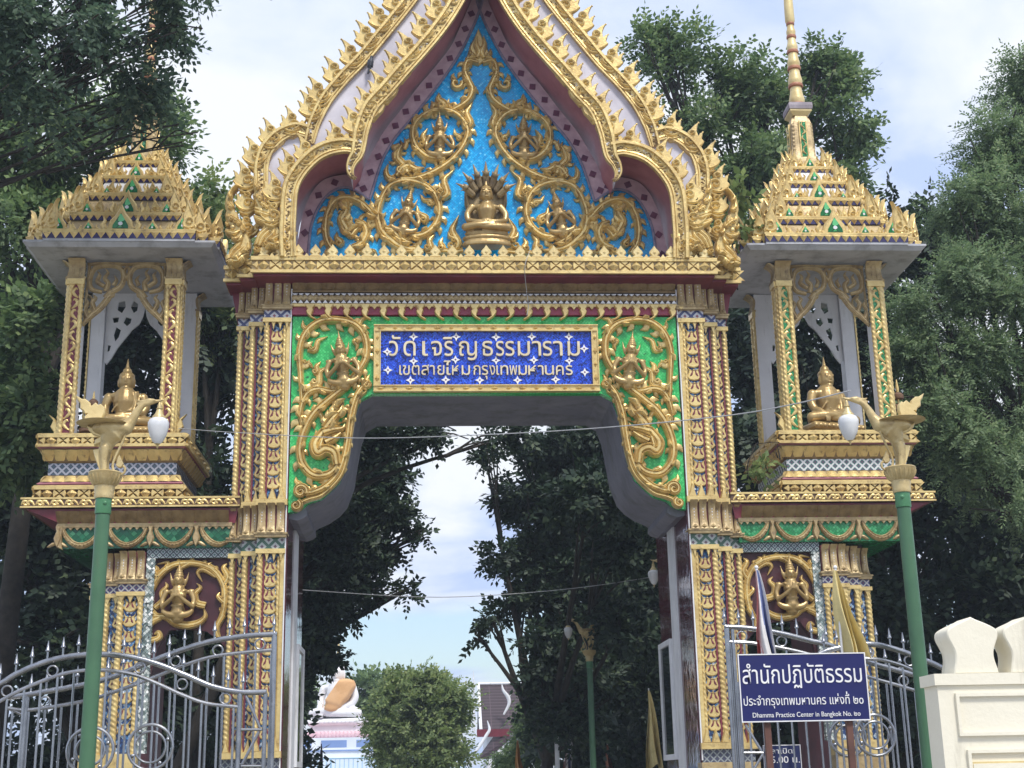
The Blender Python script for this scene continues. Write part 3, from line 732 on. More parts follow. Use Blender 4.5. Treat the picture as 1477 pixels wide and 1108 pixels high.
# ================================================================ eaves band, gable, tympanum
mb = MB()
ZB0, ZB1 = 10.55, 10.83
BX = [(-4.25,-.5),(-4.42,-.30),(-4.62,-.12)]
mb.boxp(-4.25,4.25,-.5,.6,ZB0,ZB1)
for s in (-1,1):
    mb.boxp(s*4.24,s*4.52,-.26,.6,ZB0,ZB1-.0); mb.boxp(s*4.51,s*4.80,-.02,.6,ZB0,ZB1-.0)
band = mb.build('eaves_band', 'old_gold', gate, smooth=0)
mb = MB(); n = 20; p = 8.5/n
def lozenge_run(mb, xa, xb, Y, z0, z1, n):
    p = (xb-xa)/n; zc = (z0+z1)/2; h = (z1-z0)/2
    mb.boxp(xa-.02,xb+.02,Y-.045,Y,z0-.01,z0+.045); mb.boxp(xa-.02,xb+.02,Y-.05,Y,z1-.05,z1+.012); mb.boxp(xa-.02,xb+.02,Y-.03,Y,z1+.012,z1+.03)
    for i in range(n):
        x = xa+(i+.5)*p
        mb.pyramid((x,Y-.02,zc), .095, .105, .06); mb.ell((x,Y-.075,zc),(.02,.015,.02),8,5)
        for q in (-1,1):
            # bow-tie leaf between lozenges
            c = x+q*p*.5
            mb.prism([(c,zc),(c-q*.05,zc+.035),(c-q*.10,zc+.075),(c-q*p*.27,zc+.02),(c-q*p*.27,zc-.02),(c-q*.10,zc-.075),(c-q*.05,zc-.035)][::q], Y-.04, Y, inset=.01, ch=.015)
        mb.prism([(x+p*.5-.09,zc+.10),(x+p*.5+.09,zc+.10),(x+p*.5,zc+.02)], Y-.03, Y); mb.prism([(x+p*.5-.09,zc-.10),(x+p*.5,zc-.02),(x+p*.5+.09,zc-.10)], Y-.03, Y)
lozenge_run(mb, -4.25, 4.25, -.5, ZB0, ZB1, 20)
for s in (-1,1):
    a, b = sorted((s*4.27,s*4.52)); lozenge_run(mb, a, b, -.26, ZB0, ZB1, 1)
    a, b = sorted((s*4.53,s*4.80)); lozenge_run(mb, a, b, -.02, ZB0, ZB1, 1)
mb.build('lozenge_moulding', 'gold', band, smooth=20)
mb = MB(); mb.boxp(-4.22,4.22,-.46,.6,ZB0-.05,ZB0-.002)
for s in (-1,1):
    mb.boxp(s*4.225,s*4.49,-.22,.6,ZB0-.05,ZB0-.003); mb.boxp(s*4.495,s*4.77,.02,.6,ZB0-.05,ZB0-.004)
mb.build('eaves_soffit', 'maroon', band, smooth=0)
# red wall of the beam end beyond the pillars, tapering down below the eaves corner
for s in (-1,1):
    mb = MB(); mb.prism([(s*4.58,10.5),(s*4.72,10.5),(s*4.60,9.9)], .45, 2.3); mb.build('eaves_bracket', 'maroon', band, smooth=0)
LEAF = [(-.105,0),(.105,0),(.10,.035),(.06,.05),(.10,.09),(.085,.14),(.04,.19),(0,.25),(-.04,.19),(-.085,.14),(-.10,.09),(-.06,.05),(-.10,.035)]
mb = MB(); n = 27
for i in range(n):
    x = -4.05+8.10*i/(n-1)
    mb.prism([(x+a,ZB1+.03+b) for a,b in LEAF], -.52, -.47, inset=.02, ch=.025); mb.pyramid((x,-.52,ZB1+.13),.035,.045,.02)
    if i < n-1: mb.prism([(x+.155-.05,ZB1+.03),(x+.155+.05,ZB1+.03),(x+.155,ZB1+.10)], -.51, -.475)
mb.build('leaf_crest', 'pale_gold', band, smooth=25)

gable = MB()
YF, YR, YT = -.5, -.15, .55
ff1 = [(416,372),(415,340),(415.5,319),(419,275),(431,249.5),(451,228),(471,216.5),(495,211.5),(514,214)]
ff2 = [(513,259),(508,255),(505,246),(508,235),(515,224),(518,210),(522,188),(534,157),(557,131),(581,103),(604,77.5),(628,49),(646.5,23.5),(661,-1),(676,-32),(688,-66),(695,-110)]
rf1 = [(380,330),(378,300),(377,262),(377.6,240),(383.5,220),(395.5,204),(409,194),(427,188),(445,192)]
rf2 = [(446,208),(449,196),(455,176),(470.5,145.5),(494,116),(522,87),(545.6,58.7),(571.5,27),(592.6,0),(618,-38),(645,-85),(668,-135),(684,-180)]
def L_(path, Y, n=6): return [tuple(v) for v in catmull([xz(p[0],p[1],Y) for p in path], n)]
F1, F2 = L_(ff1,YF), L_(ff2,YF); R1, R2 = L_(rf1,YR), L_(rf2,YR)
FRAME = [(-1,-.1),(-1,.75),(-.82,1),(-.50,1),(-.42,.55),(-.30,.50),(.28,.42),(.36,.62),(.56,.66),(.62,.45),(.72,.45),(.78,.75),(1,.75),(1,-.1)]
def frame(name, parts, Y, d, parent, mname='gold'):
    out = None
    for s in (1,-1):
        mb = MB(); gr = MB()
        for (P, W) in parts:
            Q = [(s*x,z) for x,z in P]
            pr = FRAME if s == 1 else [(-u,e) for u,e in FRAME]
            # outer side of the frame carries the broad roll
            mb.ribbon(Q, W, Y, d, [(-u,e) for u,e in pr][::-1], 1, smooth=False)
        o = mb.build(name, mname, parent, smooth=35)
        mb = MB()
        for (P, W) in parts:                              # chipped mirror grains in the groove
            rnd = random.Random(3); acc = 0
            for i in range(len(P)-1):
                a, b = Vector(P[i]), Vector(P[i+1]); L = (b-a).length; t = (b-a).normalized() if L > 0 else Vector((1,0)); nn = Vector((-t.y,t.x))
                q = 0
                while q < L:
                    c = a+t*q+nn*rnd.uniform(-.03,.05)*(1 if True else 1)
                    mb.cm = 0 if rnd.random() < .88 else 1
                    mb.pyramid((s*c.x, Y-d*.46, c.y), rnd.uniform(.015,.04), rnd.uniform(.012,.03), .018)
                    q += .028
        mb.build('groove_chips', ['groove_gold','white_glaze'], o, smooth=0)
gb = MB(); gb.boxp(-.3,.3,.8,2.2,10.8,14.0); 
gbl = gb.build('gable', 'maroon', gate, smooth=0)
frame('front_bargeboard', [(F1,[.15,.15,.15,.15,.14]),(F2,[.012,.06,.095,.13,.145,.145,.145,.145,.145,.145,.145,.145])], YF, .13, gate)
frame('rear_bargeboard', [(R1,[.13,.135,.14,.13]),(R2,[.10,.13,.135,.135,.135])], YR, .12, gate)
# pale infill between the two bargeboards
def outline(P): return P
def off(P, d):
    out = []
    for i in range(len(P)):
        a = Vector(P[max(i-1,0)]); b = Vector(P[min(i+1,len(P)-1)]); t = (b-a).normalized(); out.append((P[i][0]-t.y*d, P[i][1]+t.x*d))
    return out
for s in (-1,1):
    PF = [p for p in F1 if True][:-2]+F2[8:]
    PR = R1[:-2]+R2[6:]
    Q = [(-s*x,z) for x,z in PF]+[(-s*x,z) for x,z in reversed(PR)]
    mb = MB(); mb.prism(Q, YR+.0, YR+.25); mb.build('infill_wall', 'lilac_wall', gbl, smooth=0)
# soffit: the underside of the front roof, sweeping back to the tympanum
def sweep_back(P, y0, y1, mname, nm, s, dx=0.0, dz=0.0):
    mb = MB(); V = []; F = []
    for (x,z) in P: V += [(s*x,y0,z),(s*(x+dx),y1,z+dz)]
    for i in range(len(P)-1): F.append((2*i,2*i+1,2*i+3,2*i+2))
    mb.add(V,F); mb.build(nm, mname, gbl, smooth=50)
for s in (1,-1):
    sweep_back(off(F1,-.02), YF, 1.2, 'soffit_red', 'roof_soffit', s); sweep_back(off(F2[10:],-.02), YF, 1.2, 'soffit_red', 'roof_soffit', s)
    sweep_back(off(R1,.02), YR, 1.6, 'maroon', 'roof_edge', s); sweep_back(off(R2[2:],.02), YR, 1.6, 'maroon', 'roof_edge', s)
# joints of the soffit boards
# tympanum
bi = [(444,372),(445,357),(448,330),(453.5,312),(462.5,294),(477,277.6),(495,270.5),(511,274),(533,288.5)]
bi2 = [(533,288.5),(538,272),(547,243),(556,221.7),(571.5,197),(592,173),(609,152.6),(639.6,112.7),(663,77.5),(681.8,40),(692,14),(697,-6)]
bo = [(424,372),(430,345),(437,308),(448,281),(461,264),(475,256),(498,252),(520,254)]
bo2 = [(526,238),(541,211),(557,185),(581,155),(604,124),(628,96),(651,66),(665,35),(680,0),(697,-50)]
B1, B2 = L_(bi,YT), L_(bi2,YT); O1, O2 = L_(bo,YT), L_(bo2,YT)
mb = MB(); Lp = [(-3.36,10.9)]+B1+B2[1:]; Q = Lp+[(-x,z) for x,z in reversed(Lp[:-1])]
mb.prism(Q, YT+.04, YT+.2); tym = mb.build('tympanum', 'blue_mosaic', gate, smooth=0)
for s in (1,-1):
    mb = MB()
    Qa = [(s*x,z) for x,z in O1+O2]; Qb = [(s*x,z) for x,z in B1+B2[1:]]
    mb.prism(Qa+Qb[::-1], YT, YT+.25)
    bd = mb.build('tile_border', 'pink_tile', tym, smooth=0)
    mb = MB()
    for A in (B1,B2): mb.ribbon([(s*x,z) for x,z in A], [.028,.028], YT, .03, SLIM, 1, smooth=False)
    mb.build('border_bead', mat('bead_grey', f_paint, a=(.30,.28,.38), c=(.16,.14,.24), scale=9, bump=.6, bscale=60), tym)
    mb = MB()
    def dia(P, step, st):
        acc = st; mb = MB()
        for i in range(len(P)-1):
            a,b = Vector(P[i]),Vector(P[i+1]); L=(b-a).length
            while acc < L:
                c = a+(b-a)*(acc/L); t=(b-a).normalized(); nn=Vector((-t.y,t.x)); h=.085
                mb.prism([(s*(c+t*h).x,(c+t*h).y),(s*(c+nn*h).x,(c+nn*h).y),(s*(c-t*h).x,(c-t*h).y),(s*(c-nn*h).x,(c-nn*h).y)], YT-.012, YT+.01); mb.build('lozenge_tile', 'plum', tym, smooth=0); mb = MB(); acc += step
            acc -= L
    mid1 = [( (a[0]+b[0])/2,(a[1]+b[1])/2) for a,b in zip(L_(bo,YT,8), L_([bi[0]]+[bi[k] for k in (1,2,3,4,5,6)]+[bi[8]],YT,8))]
    dia(mid1, .36*1.15, .1)
    m2 = L_([(521,280),(533,252),(545,228),(556,205),(573,178),(592,153),(612,131),(630,111),(645,90),(660,67),(671,42),(686,5)],YT)
    dia(m2, .37, .12)

# flame finials along both bargeboards
FIN = [(0,0),(4.5,2.5),(9,7),(13,12.5),(15.5,18),(15.8,24),(18,21),(20.5,15),(22.5,16.5),(25,14.5),(24.5,20),(27,24),(25,31),(21,37),(17,44),(11,44.5),(7,41),(6,35.5),(1.5,31),(-1.5,27),(.5,23),(-.8,19),(-1.8,14.5),(1,15),(3.5,18.5),(4,12),(2.5,6.5)]
def finial(parent, px, py, Y, s, k=1.0, rot=0.0, ref=None):
    mb = MB(); q = k*1.22/75.0; c, sn = math.cos(rot), math.sin(rot)
    x0, z0 = xz(px, py, Y); x0 = -s*x0
    T = lambda a,b: (x0+(-s)*(((a-8)*1.22+8)*c-b*sn)*q, z0-(((a-8)*1.22+8)*sn+b*c)*q)
    mb.prism([T(a,b) for a,b in FIN], Y-.03, Y+.05, inset=.018, ch=.03)
    for (cx,cy,r,t,a0) in ((13.5,25,6.6,1.35,1.2),(9.5,14.5,4.2,1.1,1.0)):
        mb.ribbon([T(a,b) for a,b in curl(cx,cy,r,t,a0,-1,12)], [.030*k,.032*k,.026*k,.018*k], Y-.03, .055, SLIM, 2)
    mb.ribbon([T(a,b) for a,b in ((-.5,28),(4,33),(11,36),(18,33),(23,26))], [.008,.024,.03,.024,.008], Y-.03, .05, SLIM, 3)
    mb.ribbon([T(a,b) for a,b in ((6,39),(11,41),(17,40),(21,34))], [.008,.024,.024,.008], Y-.03, .045, SLIM, 3)
    x, z = T(.3,.8); mb.ell((x,Y,z),(.022,.022,.022),6,4); x, z = T(-1.8,14.5); mb.ell((x,Y,z),(.018,.018,.018),6,4); x, z = T(25,14.5); mb.ell((x,Y,z),(.018,.018,.018),6,4)
    return mb.build('flame_finial', 'gold', parent, smooth=45)
outer = [(350.5,303,.8,.25),(349,265,.9,.2),(345,231,.98,.12),(358,197,.98,.12),(382,170,.95,.15),(414,153,.9,.2),(435,130,.98,0),(447,110,.98,0),(470,81,1,0),(494,56,1,0),(515.5,29,1,0),(535,3,1,0),(555,-22,1,0),(575,-50,1,0),(594,-78,1,0),(612,-108,1,0),(629,-138,1,0)]
inner = [(388.5,280,.92,.3),(391,246,.98,.25),(409,214,.95,.12),(431,194,.95,.1),(477,174,.85,.12),(498,152,1,0),(516.6,124.5,1.02,0),(536.5,101,1,0),(557,72,1,0),(576,45,1,0),(597,17,1,0),(617,-9,1,0),(635,-36,1,0),(652,-66,1,0)]
for s in (-1,1):
    for (a,b,k,r) in outer: finial(gbl, a, b, YR-.03, s, k, r)
    for (a,b,k,r) in inner: finial(gbl, a, b, YF-.02, s, k, r)
# apex
mb = MB(); mb.limb([(0,-.3,17.3),(0,-.32,18.2),(0,-.3,19.2),(0,-.25,20.2)],[.25,.2,.12,.02],10); mb.build('apex_spike', 'gold', gbl)

# scrollwork on the blue field
Y = YT+.04
for s in (-1,1):
    mb = MB()
    scroll(mb, [(690,93),(676,90),(671,98),(671,108),(676,120),(681,132),(677,145),(665,155),(647,164)], [3,4.2,4.6,5,5.4,5,4], Y, s, .10, 5, 1, 5)
    ring1 = [(612,166),(625,161.5),(643,161),(660,168),(671,181),(674.5,196),(668,213),(655,230),(640,242),(620,253),(598,260),(578,261)]
    scroll(mb, ring1, [2.6,4.6,5.2,5.2,5.2,5.2,5.2,5,4.6], Y, s, .10, 11, -1, 6)
    scroll(mb, [(647,164),(625,163),(608,171),(597,185),(596,202),(604,219),(620,230),(637,230),(648,224)], [3,4.6,4.8,5.2,6,5.5,2], Y, s, .10, 7, 1, 5)
    flame(mb, (637,160),(633,135),7.5,Y-.01,s,.09); flame(mb, (631,158),(622,146),4.5,Y,s); flame(mb, (645,160),(648,143),4,Y,s)
    scroll(mb, curl(658,122,9,1.0,-.3,1), [3.5,3.8,3,1.6], Y, s, .08); flame(mb, (652,118),(655,106),3.6,Y,s)
    flame(mb, (668,188),(682,148),6,Y,s,.08); flame(mb,(672,178),(679,170),4,Y,s)
    flame(mb, (606,216),(617,186),5.5,Y,s,.08); flame(mb, (662,205),(655,186),4.2,Y,s)
    # flame cluster
    scroll(mb, [(570,262),(560,258),(557,249),(560,238)], [4.5,4.5,4,.6], Y, s, .09)
    scroll(mb, [(588,252),(584,242),(574,231),(576,219),(580,211),(577,204)], [7,7,6.2,4.8,3.2,.6], Y, s, .10, 3, -1, 5)
    scroll(mb, [(572,256),(580,246),(590,242),(600,246),(612,243)], [4,6,6,5,.6], Y-.02, s, .10, 3, 1, 4); scroll(mb, curl(577,247,6,1.2,0), [2.6,2.4,1.6], Y-.03, s, .09)
    # ring of the lower figure
    ring2 = [(547,325),(546,306),(552,286),(563,270),(580,263.5),(600,265),(617,272),(629,286),(634,305),(629,324),(616,338),(598,343),(580,337)]
    scroll(mb, ring2, [5,5,5,5,5.4,5.4,5,5,5,5,5.6,6,2], Y, s, .10, 12, -1, 6)
    flame(mb, (629,288),(656,245),6,Y,s,.09,.3); flame(mb, (636,278),(634,264),4,Y,s); flame(mb,(630,300),(641,292),3.5,Y,s)
    flame(mb, (622,298),(606,281),4.5,Y,s); flame(mb, (594,266),(593,281),4,Y,s); flame(mb, (612,325),(601,296),5,Y,s,.08)
    scroll(mb, [(531,305),(545,318),(550,333),(560,345),(574,356),(594,362),(612,362)], [4,5.5,6.5,7,6.5,5,2], Y, s, .10, 5, 1, 6)
    scroll(mb, [(556,332),(566,335),(574,343),(586,350),(596,352)], [5,6,5,4,.6], Y-.02, s, .10, 3, -1, 4)
    ring3 = [(543,318),(531,304),(517,293),(499,288),(483,294),(473,311),(470,332),(473,351),(483,366)]
    scroll(mb, ring3, [4,5,5.2,5.2,5.2,5,4.6], Y, s, .10, 8, 1, 6)
    scroll(mb, [(493,289),(500,298),(499,309),(494,319),(500,332),(507,341),(512,335),(519,328)], [3,5,6,7.5,7,5,4,2], Y-.01, s, .10, 4, -1, 5)
    scroll(mb, [(512,318),(523,324),(529,335),(526,347),(519,354),(508,358)], [2,5,6,6,5,4], Y, s, .09, 4, -1, 5)
    flame(mb, (492,288),(491,279),3.4,Y,s); flame(mb, (489,357),(486,335),5,Y,s,.08); flame(mb, (502,362),(520,352),5,Y,s); flame(mb,(530,362),(545,368),5,Y,s,.09); flame(mb,(516,366),(526,350),4,Y,s)
    for b,t,w in (((648,366),(662,311),6.5),((634,364),(639,343),5),((613,364),(628,338),5.5),((600,368),(585,352),5),((655,352),(646,335),4)): flame(mb, b, t, w, Y, s, .085)
    scroll(mb, [(668,364),(655,366),(642,364),(630,366),(615,367)], [5,5,4.5,4,2], Y, s, .09)
    mb.build('scrollwork', 'gold', tym)
    deity(tym, 634, 199, Y-.02, .95, s); deity(tym, 587, 308, Y-.02, .95, s, lean=.18)
mb = MB()
AP = [(690,42),(683,57),(678,66),(674,80),(670,90),(678,88),(690,96),(702,88),(710,90),(706,80),(702,66),(697,57)]
mb.prism([xz(a,b,Y) for a,b in AP], Y-.05, Y+.02, inset=.03, ch=.03)
for q in (-1,1):
    for (b,t,w) in (((688,84),(688,52),5),((681,86),(678,70),4),((676,90),(671,84),3)):
        flame(mb, b, t, w, Y-.05, q, .05, .15, False)
mb.build('apex_flame', 'gold', tym)
# the seated figure under a hood of seven serpents
nb = MB()
def zz(p): return xz(700,p,.45)[1]
zb, yS, k = zz(366)-.02, .16, 1.18/78.0
cx = xz(701,330,.4)[0]
def S(a,b,c): return (cx+a*k, yS-b*k, zb+c*k)
for i,(w,h0,h1) in enumerate(((31,2,8),(28,8,11),(31,11,15),(27,15,18),(28,18,21))):
    t_ = MB(); t_.lathe([(w*k*.97,h0*k),(w*k,(h0+h1)/2*k),(w*k*.95,h1*k)], (0,0,0), 24)
    nb.add([(cx+x, yS-.02+y*.40, zb+z) for x,y,z in t_.v], t_.f)
for q in (-1,1):
    nb.limb([S(q*6,0,26),S(q*21,5,26),S(q*27,9,25.5)],[6.5*k,6*k,5*k],10); nb.limb([S(q*27,9,25.5),S(q*12,14,24.5 if q>0 else 26.5),S(-q*8,14,25 if q>0 else 28)],[5*k,4.6*k,3.4*k],10)
    nb.limb([S(q*18,0,56),S(q*24,2,46),S(q*23,5,36)],[4.6*k,4*k,3.6*k],10); nb.limb([S(q*23,5,36),S(q*13,12,32),S(q*2,15,31)],[3.4*k,3*k,2.6*k],10)
    nb.ell(S(q*7.6,3,69),(1.5*k,1.7*k,3.6*k),8,6)
nb.limb([S(0,1,26),S(0,1,38),S(0,2,50),S(0,1,57)],[12*k,9*k,12.5*k,9*k],14); nb.ell(S(0,1,56),(17.5*k,6*k,4.6*k),14,8)
nb.limb([S(0,1,57),S(0,2,64)],[4.8*k,4.4*k],10); nb.ell(S(0,5,72),(8.2*k,7.6*k,10.2*k),14,10); nb.ell(S(0,3,80),(6.6*k,6*k,4.4*k),12,8); nb.limb([S(0,3,80),S(0,3,86),S(0,3,93)],[3.6*k,2*k,.4*k],8)
nb.ell(S(0,12.8,71),(1.5*k,2.2*k,3.2*k),8,6); nb.ell(S(0,12,66.5),(2.8*k,1.5*k,1*k),8,6)
for q in (-1,1): nb.ell(S(q*3.6,12,73),(2.2*k,1.2*k,.9*k),8,6); nb.ell(S(q*3.8,12.2,76),(2.8*k,1.2*k,.8*k),8,6)
bud = fuse(nb, 'seated_figure', 'gilt_body', tym, voxel=.0115, smooth=1)
mb = MB(); hood = [(-13,26),(-19,40),(-24,54),(-27,66),(-27,80),(-22,92),(-13,101),(0,105),(13,101),(22,92),(27,80),(27,66),(24,54),(19,40),(13,26)]
mb.prism([(cx+a*k, zb+b*k) for a,b in hood], yS+.10, yS+.24, inset=.05, ch=.06)
mb.ribbon([(cx+a*k*.86, zb+(b*.9+6)*k) for a,b in hood], [.02,.03,.03,.03,.02], yS+.10, .05, SLIM, 3)
for i in range(7):
    an = R(-72+24*i); c_, s_ = math.cos(an), math.sin(an)
    p0 = (s_*18, 68+c_*20); p1 = (s_*27, 72+c_*28); p2 = (s_*40, 74+c_*44)
    mb.limb([S(p0[0],-2,p0[1]),S(p1[0],3,p1[1])],[4.6*k,4.4*k],8)
    mb.ell(S(p1[0],6,p1[1]),(3.6*k,4*k,4.2*k),8,6)
    mb.limb([S(p1[0],4,p1[1]),S((p1[0]*.55+p2[0]*.45),4,(p1[1]*.55+p2[1]*.45)),S(p2[0],3,p2[1])],[3.6*k,2.1*k,.35*k],8)
    for q in (-1,1): mb.limb([S(p1[0]+q*2*c_,4,p1[1]-q*2*s_),S(p1[0]+q*5*c_+s_*5,4,p1[1]-q*5*s_+c_*5)],[2*k,.3*k],6)
mb.build('serpent_hood', mat('tarnished_gold', f_paint, a=(.40,.30,.15), c=(.18,.13,.08), scale=4, rough=.5, metal=.4, bump=.4), tym)

# serpents at the corners of the gable
NG1 = [(40,1010),(44,980),(62,918),(92,884),(112,858),(78,835),(60,815),(88,812),(104,800),(70,796),(38,802),(20,778),(30,758),(58,768),(74,760),(52,748),(30,742),(45,722),(30,690),(24,662),(34,636),(24,600),(29,550),(43,500),(70,462),(108,432),(118,452),(100,472),(86,486),(74,520),(78,560),(92,592),(86,606),(104,648),(112,640),(128,694),(138,690),(160,738),(186,792),(214,852),(212,902),(190,935),(152,962),(124,1012)]
NG2 = [(232,885),(240,850),(266,800),(300,752),(296,728),(262,706),(236,688),(228,664),(256,664),(284,672),(300,660),(270,640),(240,628),(236,604),(262,606),(244,580),(238,552),(224,520),(238,500),(226,460),(228,410),(238,372),(252,420),(272,452),(282,500),(300,520),(306,556),(328,580),(336,600),(362,614),(388,660),(402,716),(420,770),(470,760),(486,790),(440,830),(400,850),(360,900),(300,905)]
def naga(parent, poly, Y, s, eye, jaws, belly, crest):
    T = lambda a,b: (320+a/5.036, 180+b/5.036)
    mb = MB()
    mb.prism(GP([T(*p) for p in poly],Y,s), Y-.10, Y+.16, inset=.03, ch=.06)
    x,z = xz(*T(*eye),Y-.1); mb.ell((-s*x,Y-.11,z),(.05,.04,.05),8,6)
    for P,w in jaws: mb.ribbon(GP([T(*p) for p in P],Y-.1,s), [w*.4,w,w*.8,w*.3], Y-.09, .07, SCROLL, 5)
    for P in belly: mb.ribbon(GP([T(*p) for p in P],Y-.1,s), [.03,.05,.05,.03], Y-.09, .05, SCROLL, 5)
    for b,t,w in crest: flame(mb, T(*b), T(*t), w*.55, Y-.09, s, .045)
    return mb.build('naga_head', 'gold', parent, smooth=40)
for s in (-1,1):
    naga(gbl, NG1, -.25, s, (78,745), [([(130,770),(90,790),(55,782),(25,772)],.06),([(120,820),(90,830),(70,815)],.05),([(150,800),(130,840),(105,850)],.05)],
         [[(52,985),(72,925),(110,885),(140,850)],[(110,990),(150,940),(190,900),(195,860)],[(60,990),(100,940),(150,890)],[(85,992),(125,945),(170,890)]], [((100,720),(80,650),6),((70,700),(48,640),6),((60,620),(50,540),6),((56,540),(62,480),4.5),((120,740),(110,670),5),((40,740),(32,700),4),((160,790),(140,730),5)])
    naga(gbl, NG2, -.42, s, (285,625), [([(360,660),(320,655),(280,640),(240,628)],.06),([(350,700),(310,705),(270,690),(235,672)],.06),([(380,690),(360,730),(320,740)],.05)],
         [[(250,870),(275,805),(315,765),(345,740)],[(300,885),(330,830),(370,790),(385,740)],[(270,880),(300,815),(345,770)],[(330,850),(400,815),(470,780)]], [((310,610),(280,540),6),((280,560),(250,490),6),((260,480),(242,410),5),((330,620),(310,560),5),((360,640),(350,600),4)])
    mb = MB()
    Yc = -.3
    for P,w in (([(36,1010),(70,1000),(110,1010),(140,990),(170,962),(200,950)],5),([(300,905),(340,880),(390,890),(430,870),(480,900)],6),([(410,860),(450,880),(490,860),(500,800),(505,740)],5)):
        scroll(mb, [(320+a/5.036,180+b/5.036) for a,b in P], [w*.6,w,w,w*.5], -.40, s, .12, 4, -1, 5)
    for b,t,w in (((330,890),(320,850),5),((400,900),(420,860),6),((450,890),(470,840),6),((260,930),(250,890),5),((480,920),(500,870),6)): flame(mb,(320+b[0]/5.036,180+b[1]/5.036),(320+t[0]/5.036,180+t[1]/5.036),w,-.40,s,.1)
    Q=[(225,935),(500,935),(510,700),(470,760),(420,840),(300,900)]
    mb.prism(GP([(320+a/5.036,180+b/5.036) for a,b in Q],-.40,s), -.40, -.2)
    mb.build('corner_scroll', 'gold', gbl)
# ================================================================ the two shrine towers beside the gate
def inst(me, name, m, parent, loc, rz=0.0, sc=(1,1,1)):
    o = bpy.data.objects.new(name, me); COL.objects.link(o)
    if not me.materials:
        for mm in (m if isinstance(m, list) else [m]): me.materials.append(M(mm))
    po = Vector(parent['_o']); o.parent = parent; o.location = Vector(loc)-po; o.rotation_euler = (0,0,rz); o.scale = sc
    o['_o'] = tuple(po); return o
def proto(mb, smooth=45):
    o = mb.build('proto', 'gold', None, smooth); me = o.data; bpy.data.objects.remove(o); me.materials.clear(); me.materials.append(M('gold')); return me
# flame: seen from the front, standing on the origin, leaning outwards to -x
_m = MB()
_fl = [(-.10,0),(.10,0),(.12,.06),(.09,.13),(.10,.19),(.055,.25),(.02,.30),(-.01,.36),(-.055,.42),(-.11,.45),(-.08,.40),(-.07,.34),(-.09,.28),(-.125,.20),(-.12,.13),(-.14,.10),(-.125,.05)]
_m.prism(_fl, -.035, .035, inset=.02, ch=.03); _m.ribbon([(-.01+.05*math.cos(a*.6),.12+.05*math.sin(a*.6)*(1-a*.05)) for a in range(10)], [.018,.02,.014], -.03, .035, SLIM, 2)
_m.ribbon([(-.10,.05),(-.02,.03),(.08,.06)], [.008,.022,.008], -.03, .035, SLIM, 3); _m.ribbon([(.05,.2),(.0,.28),(-.06,.37)], [.02,.018,.004], -.025, .03, SLIM, 3)
FLAME = proto(_m)
_m = MB()                                                 # small gabled niche with green glass
_g = [(-.17,0),(.17,0),(.185,.05),(.15,.07),(.13,.16),(.06,.26),(0,.40),(-.06,.26),(-.13,.16),(-.15,.07),(-.185,.05)]
_m.prism(_g, -.04, .06, inset=.022, ch=.03)
for q in (-1,1): _m.ribbon([(q*.20,.02),(q*.22,.09),(q*.19,.15),(q*.215,.21)], [.02,.03,.022,.004], -.0, .05, SLIM, 3)
_m.cm = 1; _m.prism([(-.095,.03),(.095,.03),(.09,.08),(.05,.16),(0,.26),(-.05,.16),(-.09,.08)], -.052, -.02)
_m.cm = 2; _m.prism([(.028*math.cos(a*PI/4),.10+.028*math.sin(a*PI/4)) for a in range(8)], -.058, -.04); _m.cm = 0
_o = _m.build('proto', ['gold','green_glass','white_glaze'], None, 30); NICHE = _o.data; bpy.data.objects.remove(_o)
def redent(hw, st, c):
    """redented square plan, each corner stepped in twice"""
    a, b, d = hw, hw-st, hw-2*st
    q = [(-d,-a),(d,-a),(d,-b),(b,-b),(b,-d),(a,-d)]
    out = []
    for k in range(4):
        cs, sn = [(1,0),(0,1),(-1,0),(0,-1)][k]
        for (x,y) in q[1:]:
            out.append((c[0]+x*cs-y*sn, c[1]+x*sn+y*cs))
    return out
def slab(mb, pl, z0, z1, pl1=None):
    n = len(pl); pl1 = pl1 or pl
    V = [(x,y,z0) for x,y in pl]+[(x,y,z1) for x,y in pl1]
    F = [(i,(i+1)%n,n+(i+1)%n,n+i) for i in range(n)]
    mb.add(V, F); o = len(mb.v)-2*n
    for t in tri(pl): mb.f.append(tuple(o+i for i in reversed(t))); mb.m.append(mb.cm)
    for t in tri(pl1): mb.f.append(tuple(o+n+i for i in t)); mb.m.append(mb.cm)
def fringe(mb, pl, z0, z1, step=.13):
    """triangular gold points along the edge of a roof tier, blue between"""
    n = len(pl)
    for i in range(n):
        a, b = Vector(pl[i]), Vector(pl[(i+1)%n]); L = (b-a).length
        if L < .05: continue
        t = (b-a).normalized(); nn = Vector((t.y,-t.x)); k = max(1, round(L/step)); w = L/k
        P = lambda u, o, z: (a.x+t.x*u+nn.x*o, a.y+t.y*u+nn.y*o, z)
        h = z1-z0
        mb.add([P(0,.012,z1-.035),P(L,.012,z1-.035),P(L,.012,z1+.01),P(0,.012,z1+.01),P(0,0,z1-.035),P(L,0,z1-.035),P(L,0,z1+.01),P(0,0,z1+.01)],[(0,1,2,3),(0,4,5,1),(3,2,6,7)])
        for j in range(k):
            u = (j+.5)*w
            mb.add([P(u-w*.5,.006,z1-.03),P(u+w*.5,.006,z1-.03),P(u,.006,z0-.01),P(u,.05,z0+h*.62)],[(0,3,1),(1,3,2),(2,3,0)])
